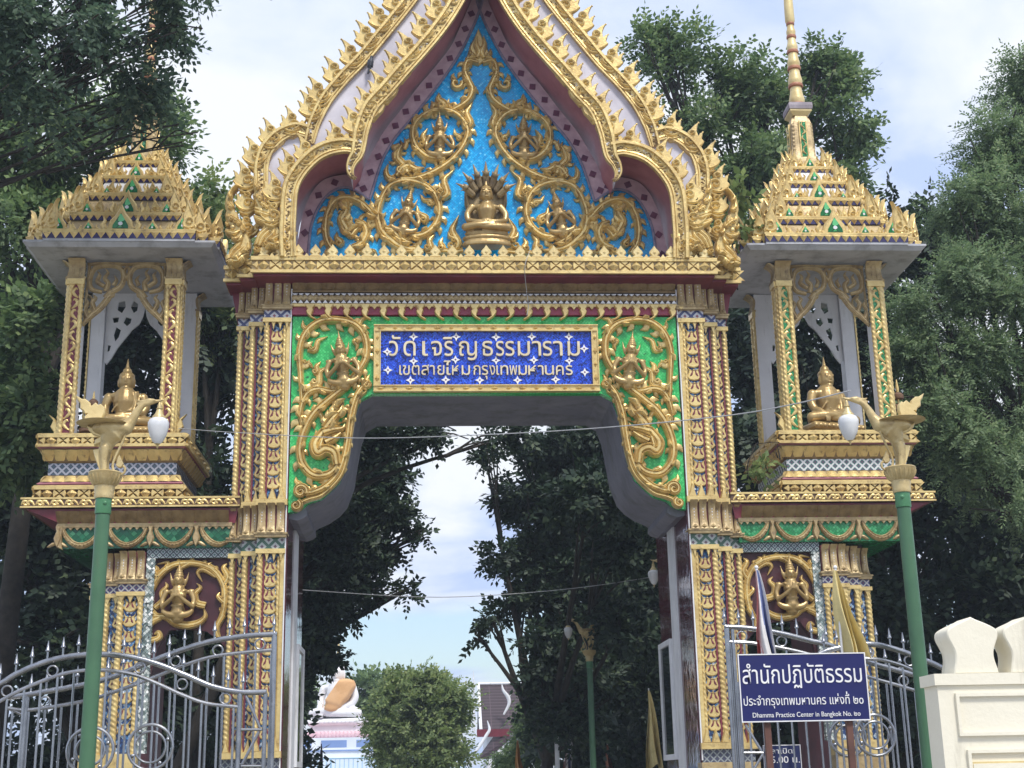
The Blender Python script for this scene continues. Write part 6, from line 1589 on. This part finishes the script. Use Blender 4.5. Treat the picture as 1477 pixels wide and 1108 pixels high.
def tree(label, base, lobes, count, m, seed, name='tree', group=None, trunk_r=.25, nleaf=9, length=.55, lw=.045, ll=.14, droop=.5, thr=-.05, nscale=.55, shell=.5, limbs=True, fork=.45, cat='tree', pads=9, flat=.72):
    rng = np.random.default_rng(seed); rnd = random.Random(seed)
    T = thing(name, label, cat, tuple(base), group)
    mb = MB(); bx,by,bz = base
    zc = min(l[2]-l[5]*.5 for l in lobes); cxm = sum(l[0] for l in lobes)/len(lobes); cym = sum(l[1] for l in lobes)/len(lobes)
    fz = max(1.0, bz+(zc-bz)*.75 if zc > bz+1 else bz+1.0)
    f = Vector((bx+(cxm-bx)*fork, by+(cym-by)*fork, fz))
    mid = Vector((bx,by,bz)).lerp(f,.5)+Vector((rnd.uniform(-.2,.2),rnd.uniform(-.2,.2),0))
    mb.limb([(bx,by,bz-.1),tuple(mid),tuple(f)],[trunk_r*1.25,trunk_r*.95,trunk_r*.8],10)
    for l in lobes:
        c = Vector(l[:3]); a = f.lerp(c,.45)+Vector((rnd.uniform(-.3,.3),rnd.uniform(-.3,.3),rnd.uniform(.1,.5)))
        mb.limb([tuple(f),tuple(a),tuple(c)],[trunk_r*.6,trunk_r*.4,trunk_r*.15],8)
        for k in range(5 if limbs else 2):
            u = Vector((rnd.gauss(0,1),rnd.gauss(0,1),rnd.gauss(.2,.8))).normalized()
            e = c+Vector((u.x*l[3],u.y*l[4],u.z*l[5]))*.85; g_ = a.lerp(c,rnd.uniform(.3,1))
            mb.limb([tuple(g_),tuple(g_.lerp(e,.5)+Vector((0,0,rnd.uniform(0,.3)))),tuple(e)],[trunk_r*.22,trunk_r*.13,.015],6,3)
    mb.build('trunk', BARK, T)
    P, D = lobes_points(lobes, count, rng, nscale, thr, shell, pads, flat)
    me = leaf_mesh('crown', P-np.array(base), D, m, rng, nleaf, length, lw, ll, droop)
    o = bpy.data.objects.new('crown', me); COL.objects.link(o); o.parent = T
    return T
def lobe(px, py, Y, rx, ry_, rz):
    p = at(px,py,Y); return (p.x,p.y,p.z,rx,ry_,rz)
# trees: each crown is a set of leafy masses measured on the photograph and set at its own distance
G1 = 'trees behind the gate'
def base_of(px, Y): p = at(px,1000,Y); return (p.x,Y,0)
# left edge, near: dark boughs hanging over the left tower
tree('large dark leafed tree at the left edge, boughs hanging over the left tower roof', (-13.2,-2.5,0),
  [lobe(30,40,-2.5,1.4,1.4,1.0),lobe(110,60,-2.0,1.3,1.3,.9),lobe(190,40,-1.5,1.0,1.2,.9),lobe(240,70,-1.0,.75,.9,.6),lobe(200,120,-1.0,.8,.9,.6),lobe(255,30,-1.5,.6,.8,.5),lobe(130,120,-1.5,1.0,1.0,.6),lobe(40,130,-2.5,.9,1,.7),lobe(170,-40,-2,1.6,1.4,.9),lobe(40,-50,-2,1.6,1.4,.9),lobe(240,175,-.2,.6,.6,.45),lobe(262,205,0,.42,.5,.4),lobe(200,170,-.2,.5,.6,.35),lobe(218,20,-.8,.5,.5,.4),lobe(222,70,-.6,.45,.5,.4),lobe(190,90,-.6,.5,.5,.3),lobe(205,150,-.3,.4,.4,.3)],
  2500, LEAF_COOL, 11, group=G1, trunk_r=.10, length=.50, lw=.038, ll=.135, droop=.6, thr=.20, nscale=.9, fork=.12, pads=7)
tree('bushy lighter green tree just behind the left tower roof', (-10.5,7,0),
  [lobe(60,240,7,2.2,1.6,1.6),lobe(150,190,7,1.9,1.6,1.5),lobe(30,330,6.5,1.8,1.5,1.5),lobe(110,330,7,1.8,1.5,1.6),lobe(200,230,7,1.1,1.2,1.0),lobe(-30,180,7,2,1.6,1.8),lobe(240,300,7.5,1.0,1.0,.8)],
  3800, LEAF_MID, 12, group=G1, length=.6, lw=.05, ll=.17, droop=.45, thr=.02, nscale=.6)
tree('small light green tree showing between the left tower and the gable', (-6.3,9,0),
  [lobe(300,300,9,.75,.8,.8),lobe(290,345,9,.9,.8,.8),lobe(330,370,9,.8,.8,.9),lobe(315,440,9,1.2,1,1.4)], 1100, LEAF_LIGHT, 13, group=G1, length=.5, lw=.05, ll=.16, droop=.4, trunk_r=.14)
tree('pale green leafy tree low at the far left edge', (-12.5,3.6,0),
  [lobe(60,470,3.6,1.1,.9,.75),lobe(30,560,3.6,1.2,.9,.9),lobe(70,530,3.8,.8,.8,.7),lobe(20,640,3.6,1.0,.9,.8)], 1300, LEAF_MID, 14, group=G1, length=.5, lw=.06, ll=.17, droop=.7, trunk_r=.16)
tree('dense dark tree filling the view behind the left tower', (-9.5,10.5,0),
  [lobe(60,450,10,2.6,1.6,2.2),lobe(180,480,10.5,2.4,1.6,2.4),lobe(290,520,10,1.9,1.5,2.6),lobe(40,700,9.5,2.6,1.6,2.4),lobe(160,760,10,2.4,1.6,2.4),lobe(280,760,10,2.0,1.6,2.6),lobe(60,930,9.5,2.6,1.5,2.0),lobe(200,960,10,2.6,1.5,2.0),lobe(330,960,11,1.6,1.5,2.0),lobe(-60,600,9,2.4,1.6,3.0)],
  7600, LEAF_SHADED, 15, group=G1, length=.7, lw=.075, ll=.22, droop=.5, thr=-.22, trunk_r=.4)
# right of the gable
tree('tall bushy tree between the gable and the right tower spire', (7.5,13,0),
  [lobe(960,90,13,1.5,1.3,1.1),lobe(1040,130,13,1.7,1.4,1.3),lobe(1110,150,13,1.5,1.3,1.3),lobe(1190,130,13,1.4,1.3,1.4),lobe(1225,190,13,1.0,1.1,1.0),lobe(1000,190,13,1.7,1.4,1.3),lobe(1090,240,13,1.9,1.4,1.4),lobe(1215,260,13,1.0,1,1.0),lobe(1030,290,13,1.2,1.2,1.2),lobe(1180,90,13,.9,.9,.7),lobe(1060,350,12.5,1.3,1.2,1.2),lobe(955,60,13,.7,.8,.5),lobe(1150,330,13,1.3,1.2,1.0)],
  5200, LEAF_MID, 16, group=G1, length=.6, lw=.05, ll=.17, droop=.4, thr=0.06, nscale=.7, trunk_r=.24, pads=10)
tree('big feathery grey green tree along the right edge', (13.6,5.5,0),
  [lobe(1470,110,6.5,.9,1,1.1),lobe(1440,200,6,1.1,1,.9),lobe(1490,230,6,1.2,1.2,1.2),lobe(1400,300,5.5,1.1,1,.7),lobe(1460,330,5.5,1.4,1.2,1.1),lobe(1390,380,5.0,1.1,1.1,.9),lobe(1450,430,5.2,1.5,1.2,1.2),lobe(1350,440,5,1.0,1.1,.9),lobe(1400,520,5,1.5,1.2,1.1),lobe(1320,520,4.8,.9,1,.8),lobe(1460,580,5,1.4,1.2,1.2),lobe(1340,590,4.8,1.1,1.0,.7),lobe(1400,660,5,1.5,1.2,.8),lobe(1470,720,4.5,1.3,1.2,.8),lobe(1420,250,5.8,.7,.8,.5)],
  8600, LEAF_FEATHER, 17, group=G1, length=.62, lw=.022, ll=.10, nleaf=17, droop=.5, thr=-.05, nscale=.75, trunk_r=.25, pads=8, flat=.45)
tree('dense dark tree filling the view behind the right tower', (10,10.5,0),
  [lobe(1090,480,11,1.4,1.4,1.7),lobe(1150,520,11,2.0,1.5,2.2),lobe(1260,520,10.5,2.0,1.5,2.2),lobe(1090,640,11,1.6,1.4,1.6),lobe(1200,680,10.5,2.4,1.5,2.0),lobe(1330,680,10,2.2,1.5,2.0),lobe(1450,640,10,2.2,1.5,2.2),lobe(1150,860,10.5,2.4,1.5,2.0),lobe(1300,860,10,2.4,1.5,2.0),lobe(1440,850,10,2.4,1.5,2.2),lobe(1180,1000,10.5,2.4,1.5,1.8),lobe(1330,1000,10,2.4,1.5,1.8),lobe(1460,1000,10,2.2,1.5,1.8),lobe(1330,350,10.5,1.5,1.4,1.6),lobe(1560,800,9,2.2,1.5,3.5)],
  8200, LEAF_SHADED, 18, group=G1, length=.7, lw=.075, ll=.22, droop=.5, thr=-.22, trunk_r=.4)
# seen through the arch
tree('dark spreading tree on the left side of the view through the arch', (-9.0,12,0),
  [lobe(450,660,12,1.5,1.3,1.2),lobe(520,650,12,1.0,1.1,.6),lobe(505,720,12,1.2,1.2,.8),lobe(560,740,12,.65,.8,.40),lobe(540,800,12,.75,.8,.45),lobe(480,800,12,1.2,1.2,1.0),lobe(570,690,12,.55,.7,.30),lobe(455,900,12,.9,.9,.8),lobe(425,940,12,.9,1,.9),lobe(420,1000,11.5,.7,.8,.7),lobe(525,850,12,.6,.8,.22),lobe(585,852,12,.28,.4,.14),lobe(605,770,12,.3,.4,.14),lobe(480,880,12,.5,.6,.4),lobe(470,950,12,.55,.4,.14)],
  5600, LEAF_SHADED, 19, group='trees seen through the arch', length=.40, lw=.05, ll=.155, droop=.4, thr=-.25, nscale=.9, trunk_r=.26, fork=.05)
tree('dark spreading tree with leaning trunk at the right of the arch view', (1.75,14,0),
  [lobe(780,645,14,1.0,1.2,.5),lobe(860,640,14,1.7,1.3,.9),lobe(755,720,14,.9,1,.6),lobe(820,730,14,1.5,1.3,1.1),lobe(910,740,14,1.7,1.3,1.4),lobe(750,800,14,.85,.9,.55),lobe(820,830,14,1.4,1.3,1.0),lobe(910,870,14,1.5,1.3,1.4),lobe(745,868,14,.75,.8,.32),lobe(710,890,14,.45,.5,.18),lobe(690,918,14,.3,.4,.12),lobe(800,900,14,.9,1,.6),lobe(870,960,14,1.2,1.1,1.1),lobe(935,980,14,1.0,1.1,1.4),lobe(700,655,14,.5,.7,.16),lobe(790,985,14,.45,.6,.55),lobe(850,720,8,1.2,1,.7),lobe(890,790,9,1.2,1,.8),lobe(795,935,12.5,.5,.7,.35),lobe(835,975,12.5,.6,.7,.5),lobe(790,1010,13,.4,.6,.4),lobe(768,915,12.5,.42,.5,.3),lobe(778,960,12.5,.42,.5,.35),lobe(782,1040,12.5,.4,.5,.45),lobe(830,1040,12,.7,.6,.6),lobe(900,900,10,.9,.9,.8)],  # the nearest masses are added to shade the bird lamp below
  8200, LEAF_SHADED, 20, group='trees seen through the arch', length=.42, lw=.055, ll=.165, droop=.45, thr=-.22, nscale=.85, trunk_r=.2)
tree('dark tree bough closing the top of the arch view', (-7.5,8,0),
  [lobe(560,640,9,.9,.9,.25),lobe(640,632,9,.8,.9,.14),lobe(720,634,9,.9,.9,.17),lobe(480,630,9,1.2,1,.6)], 1800, LEAF_SHADED, 24, group='trees seen through the arch', length=.5, lw=.045, ll=.15, droop=.5, thr=-.05, trunk_r=.16)
tree('dark tree standing deep inside behind the right leaning trunk', (5.6,22,0),
  [lobe(845,1010,22,2.0,1.5,2.0),lobe(930,1000,22,2.2,1.5,2.4),lobe(870,900,22,2.2,1.5,2.2),lobe(940,780,21,2.4,1.5,2.6),lobe(890,1080,20,2.4,1.5,1.4),lobe(850,780,21,1.8,1.5,1.8),lobe(880,680,20,2.4,1.5,1.6),lobe(800,680,20,1.1,1.2,.8),lobe(800,800,20,.9,1.2,.9),lobe(960,900,20,2,1.5,2.4)], 5200, LEAF_SHADED, 25, group='trees seen through the arch', length=.8, lw=.10, ll=.28, droop=.4, thr=-.3, trunk_r=.3)
tree('dark leafy tree filling the far left of the arch view behind the left pillar', (-8.0,18,0),
  [lobe(440,700,17,1.6,1.3,1.5),lobe(500,660,17,1.4,1.3,.9),lobe(470,780,17,1.4,1.2,1.1),lobe(430,850,17,1.2,1.2,1.2),lobe(520,740,17,.9,1,.7)], 2400, LEAF_SHADED, 26, group='trees seen through the arch', length=.5, lw=.07, ll=.2, droop=.4, thr=-.3, trunk_r=.16, fork=.1)
tree('round clipped yellow green tree in front of the white statue', (-1.35,36,0),
  [lobe(605,1040,36,2.1,1.9,2.0),lobe(570,1000,36,1.0,1.2,.9),lobe(635,1000,36,1.2,1.2,1.0),lobe(600,985,36,1.0,1.1,.8),lobe(560,1060,36,1.0,1.1,1.4),lobe(655,1050,36,.9,1.1,1.5),lobe(605,1090,36,2.0,1.6,1.0)],
  5200, LEAF_LIGHT, 21, group='trees seen through the arch', length=.5, lw=.055, ll=.17, droop=.3, thr=-.06, nscale=1.0, shell=.35, trunk_r=.2, pads=14)
tree('drooping bright green tree beside the tiled temple roof', (3.4,28,0),
  [lobe(752,1050,28,.45,.7,1.0),lobe(785,1060,28,.8,1,1.4),lobe(735,1090,28,.5,.7,.5),lobe(765,1000,28,.4,.6,.5)], 1500, LEAF_MID, 22, group='trees seen through the arch', length=.5, lw=.035, ll=.18, nleaf=11, droop=1.6, thr=-.15, trunk_r=.14)
tree('dull olive tree behind the white statue', (-7.2,62,0),
  [lobe(540,1000,62,1.6,1.5,1.4),lobe(430,1010,62,1.6,1.4,1.4)], 500, LEAF_MID, 23, group='trees seen through the arch', length=.9, lw=.12, ll=.34, thr=-.2, trunk_r=.25)
tree('sprig of broad leaves growing from the ledge between the gate and the right tower', (5.02,.9,6.60),
  [(5.0,.35,6.98,.30,.2,.2),(5.2,.3,7.15,.25,.18,.2)], 34, LEAF_LIGHT, 31, name='plant', cat='plant', trunk_r=.012, nleaf=3, length=.12, lw=.045, ll=.17, droop=.6, thr=-1, limbs=False)
tree('sprig of broad leaves growing beside the right corner serpents of the gable', (4.95,.8,10.83),
  [(4.98,.3,11.9,.3,.2,.45),(5.05,.3,12.3,.25,.2,.3),(4.95,.2,12.6,.25,.2,.3)], 40, LEAF_LIGHT, 32, name='plant', cat='plant', trunk_r=.014, nleaf=5, length=.2, lw=.06, ll=.2, droop=.5, thr=-1, limbs=False)

# ---- great white seated statue on its stepped base
W1 = 'statue_white'
MATW = mat(W1, f_paint, a=(.82,.82,.84), c=(.70,.70,.74), scale=.8, rough=.5, bump=.03)
MATO = mat('robe_orange', f_paint, a=(.72,.43,.22), c=(.62,.34,.15), scale=1.2, rough=.7, bump=.1)
YB = 45.0; q = at(487,1046,YB); k = 1/28.5
T = buddha(q.x, YB, q.z-.35, k*1.02, 'great white seated statue with an orange robe seen far through the arch', m=MATW, turn=-.25)
T.name = 'great_statue'; del T['group']
for ch in T.children:
    ch.data.materials.clear(); ch.data.materials.append(MATW)
mb = MB(); k2 = k*1.02
def S(a,b,c): return (q.x+a*k2, YB-b*k2, q.z-.35+c*k2)
RB = [(489,980),(500,978.5),(511,981),(513,990),(503,1008),(494,1018),(486.5,1027),(476,1028),(467,1023.5),(470,1011),(480,995)]
mb = MB(); PR = [xz(a_,b_,YB-.8) for a_,b_ in RB]; mb.prism(PR, YB-.95, YB+.2, inset=.10, ch=.16)
for j in range(5):
    t0 = j/5; mb.limb([(PR[0][0]*(1-t0)+PR[3][0]*t0, YB-.93, PR[0][1]*(1-t0)+PR[3][1]*t0-.1),(PR[9][0]*(1-t0)+PR[5][0]*t0, YB-.95, PR[9][1]*(1-t0)+PR[5][1]*t0)],[.05,.07],8)
fuse(mb,'robe',MATO,T,voxel=.06,smooth=4)
mb = MB(); mb.limb([S(0,1,104),S(0,1,112),S(0,1,124)],[3*k2,2*k2,.4*k2],8); mb.build('flame_finial','gold',T)
bz = q.z-.35
P = thing('statue_base', 'white and pale blue stepped base under the great white statue', 'pedestal', (q.x,YB,0))
WB = mat('base_white', f_paint, a=(.74,.78,.84), c=(.62,.67,.75), scale=.5, rough=.6); BL = mat('pale_blue', f_paint, a=(.42,.62,.80), c=(.33,.52,.72), scale=.6, rough=.6); MB_ = mat('mid_blue', f_paint, a=(.22,.32,.60), c=(.17,.26,.5), scale=.8, rough=.6); PK = mat('pale_pink', f_paint, a=(.78,.55,.60), c=(.68,.45,.52), scale=1, rough=.6)
mb = MB(); n = 26
mb.boxp(q.x-2.3,q.x+2.3,YB-1.5,YB+1.5,bz-.30,bz-.001)
for i in range(n): x = q.x-2.25+i*4.5/(n-1); mb.ell((x,YB-1.5,bz-.15),(.12,.08,.16),8,6)
mb.build('lotus_row',PK,P)
mb = MB(); mb.boxp(q.x-2.6,q.x+2.6,YB-1.9,YB+1.9,bz-.85,bz-.302); mb.boxp(q.x-3.2,q.x+3.2,YB-2.3,YB+2.3,bz-1.25,bz-.852); up = mb.build('upper_tier',WB,P,smooth=0)
mb = MB()
for i in range(3): mb.boxp(q.x-2.3+i*1.65,q.x-1.1+i*1.65,YB-1.91,YB-1.89,bz-.75,bz-.42)
mb.build('blue_panel',MB_,up,smooth=0)
mb = MB(); mb.boxp(q.x-3.25,q.x+3.25,YB-2.36,YB+2.3,bz-.93,bz-.87); mb.build('cornice',MB_,up,smooth=0)
mb = MB(); mb.boxp(q.x-4.6,q.x+4.6,YB-3.4,YB+3,bz-2.4,bz-1.252); lo = mb.build('lower_tier',WB,P,smooth=0)
mb = MB(); mb.boxp(q.x-6,q.x+6,YB-5,YB+4,0,bz-1.9); t3 = mb.build('terrace',BL,P,smooth=0)
mb = MB()
for zz_ in (bz-2.02,bz-2.2): mb.boxp(q.x-6.03,q.x+6.03,YB-5.05,YB-5.0,zz_-.04,zz_+.04)
mb.build('stripe',mat('stripe_blue', f_paint, a=(.16,.40,.68), c=(.12,.33,.6), scale=1, rough=.6),t3,smooth=0)
mb = MB(); y = YB-4.7
for zz_ in (bz-1.30,bz-1.85): mb.tube([(q.x-6,y,zz_),(q.x+6,y,zz_)],.035,6)
for i in range(61): x = q.x-6+i*.2; mb.tube([(x,y,bz-1.88),(x,y,bz-1.3)],.045 if i%10 == 0 else .018,6)
mb.build('railing',BL,P,smooth=0)

# ---- temple hall roof
YH = 50.0
T = thing('temple_hall', 'temple hall with a dark tiled roof and white gable trim beyond the round tree', 'temple hall', (at(720,1080,YH).x,YH,0))
A = lambda a,b,d=0: at(a,b,YH+d)
RT = mat('roof_tile', f_walltile, col=(.04,.028,.036), col2=(.055,.04,.048), tile=(.9,.16), rough=.5, yk=0.0)
xL, xR = A(690,1000).x, A(752,1000).x; zt, zb_ = A(700,988).z, A(700,1056).z; dz = zt-zb_
mb = MB(); mb.add([(xL,YH-2.4,zb_),(xR+.3,YH-2.4,zb_),(xR+.3,YH,zt),(xL,YH,zt),(xL,YH-2.4,zb_-.15),(xR+.3,YH-2.4,zb_-.15)],[(0,1,2,3),(0,4,5,1)]); mb.add([(xL,YH+2.4,zb_),(xR+.3,YH+2.4,zb_),(xR+.3,YH,zt),(xL,YH,zt)],[(0,1,2,3)])
rf = mb.build('roof',RT,T,smooth=0)
mb = MB(); mb.boxp(xL+.3,xR,YH-2.0,YH+2.0,0,zb_-.1); mb.build('wall','white_wall',T,smooth=0)
mb = MB(); mb.tube([(xL,YH,zt+.06),(xR+.3,YH,zt+.06)],.07,8); mb.tube([(xL,YH,zt+.05),(xL,YH-1.2,(zt+zb_)/2),(xL,YH-2.5,zb_)],.09,8); mb.build('ridge','white_wall',rf)
mb = MB(); a = A(724,990,-2.6); mb.limb([tuple(A(724,988,-2.6)),tuple(A(726,996,-2.6)),tuple(A(733,1006,-2.6)),tuple(A(734,1016,-2.6)),tuple(A(727,1030,-2.6))],[.03,.07,.10,.08,.05],8); mb.limb([tuple(A(733,1006,-2.6)),tuple(A(738,1000,-2.6))],[.06,.02],6); mb.build('gable_finial','white_wall',T)
mb = MB(); mb.limb([tuple(A(683,1056,-2.5)),tuple(A(683.5,1000,-2.5)),tuple(A(683,968,-2.5))],[.07,.05,.012],8); mb.build('roof_spire','white_wall',T)
mb = MB(); mb.add([tuple(A(688,1095,-4)),tuple(A(705,1095,-4)),tuple(A(740,1062,-4)),tuple(A(712,1062,-3))],[(0,1,2,3)]); mb.build('porch_roof',RT,T,smooth=0)
mb = MB(); mb.limb([tuple(A(676,1098,-4.2)),tuple(A(692,1076,-4.2)),tuple(A(702,1060,-4.2)),tuple(A(706,1052,-4.2)),tuple(A(703,1040,-4.2))],[.06,.08,.08,.07,.02],8); mb.build('porch_finial','white_wall',T)
mb = MB(); mb.boxp(A(688,1070,-3.5).x,A(735,1070,-3.5).x,YH-3.6,YH-3.4,A(700,1063,-3.5).z,A(700,1052,-3.5).z); mb.build('red_beam','maroon',T,smooth=0)

# ---- lamps, flags and a post inside the grounds
def lamp_copy(px, Y, label, sc_=1.0):
    c = copy_tree(lampR); c['label'] = label; p = at(px,1000,Y); c.location = (p.x,Y,0); c.scale = (sc_,)*3
    return c
lamp_copy(852, 10.6, 'slim green bird lamp standing under the dark trees inside the arch')
p = at(943,833,4.3); c = copy_tree(lampR); c['label'] = 'bird lamp mostly hidden behind the right pillar, its globe peeping into the arch'
k_ = 1/6.153/137.0; sc_ = p.z/(4.47+(1035-440)*k_); c.scale = (sc_,)*3; c.location = (p.x+(640-210)*k_*sc_, 4.3, 0)
flag('yellow flag hanging furled beside the right pillar inside the arch', at(935,1000,7).x, 7, at(935,996,7).z, 1.6, .04, .40, [('straw',(.56,.46,.20))], .06, seed=8)
YO = mat('dummy_never', f_paint) if False else None
flag('small orange flag hanging low beside the drooping tree', at(746,1070,16).x, 16, at(746,1068,16).z, .9, .04, .22, [('orange',(.50,.24,.08))], .02, seed=9)
flag('dark orange flag on a pole under the dark trees, left of two', at(876,1080,17).x, 17, at(876,1074,17).z, 1.0, .05, .24, [('rust',(.32,.12,.06))], .03, seed=10)
flag('dark orange flag on a pole under the dark trees, nearer the right pillar', at(906,1070,17).x, 17, at(906,1062,17).z, 1.0, .05, .24, [('rust',(.32,.12,.06))], .03, seed=12)
flag('dark purple flag standing in front of the blue terrace', at(463,1080,22).x, 22, at(463,1073,22).z, 1.2, .03, .2, [('purple',(.05,.03,.07))], .0, seed=13)
flag('red white and blue flag under the dark trees inside the arch', at(824,1080,16).x, 16, at(826,1045,16).z, 1.3, .03, .28, RW[:4], -.15, seed=14)
p = at(803,1068,12); mb = MB(); mb.limb([(p.x-.08,12,p.z-.01),(p.x-.02,12,p.z),(p.x,12,p.z-.10),(p.x,12,0)],[.05,.06,.06,.06],10); o = mb.build('post','white_wall',None,org=(p.x,12,0)); tag(o,'short white bent pipe post inside the arch','post')

# ---- low planting that closes the view under the trees
rng = np.random.default_rng(77)
for (xa,xb) in ((-24,-4.3),(4.4,22)):
    P = []
    for i in range(7000):
        x = rng.uniform(xa,xb); P.append((x, rng.uniform(14.5,17), abs(rng.normal(0,1))*1.7+.1))
    P = np.array(P); D = rng.normal(0,1,P.shape); D[:,2] = np.abs(D[:,2])
    me = leaf_mesh('undergrowth', P, D, LEAF_SHADED, rng, 9, .7, .08, .24, .4)
    o = bpy.data.objects.new('undergrowth', me); COL.objects.link(o); o['kind'] = 'stuff'

# ---- thin bluish volume, added to lift the dark tones of the trees
mb = MB(); mb.boxp(-425,425,-165,625,-1,22)
def f_tone_veil():
    m = bpy.data.materials.new('tone_veil'); m.use_nodes = True; nt = m.node_tree; nt.nodes.clear()
    out = nt.nodes.new('ShaderNodeOutputMaterial'); v = nt.nodes.new('ShaderNodeVolumePrincipled')
    v.inputs['Color'].default_value = (.72,.84,1,1); v.inputs['Density'].default_value = .0009
    nt.links.new(v.outputs[0], out.inputs['Volume']); return m
hz = mb.build('haze', f_tone_veil(), None, smooth=0); tag(hz, kind='stuff')
for o in list(bpy.data.objects):
    if '_o' in o: del o['_o']
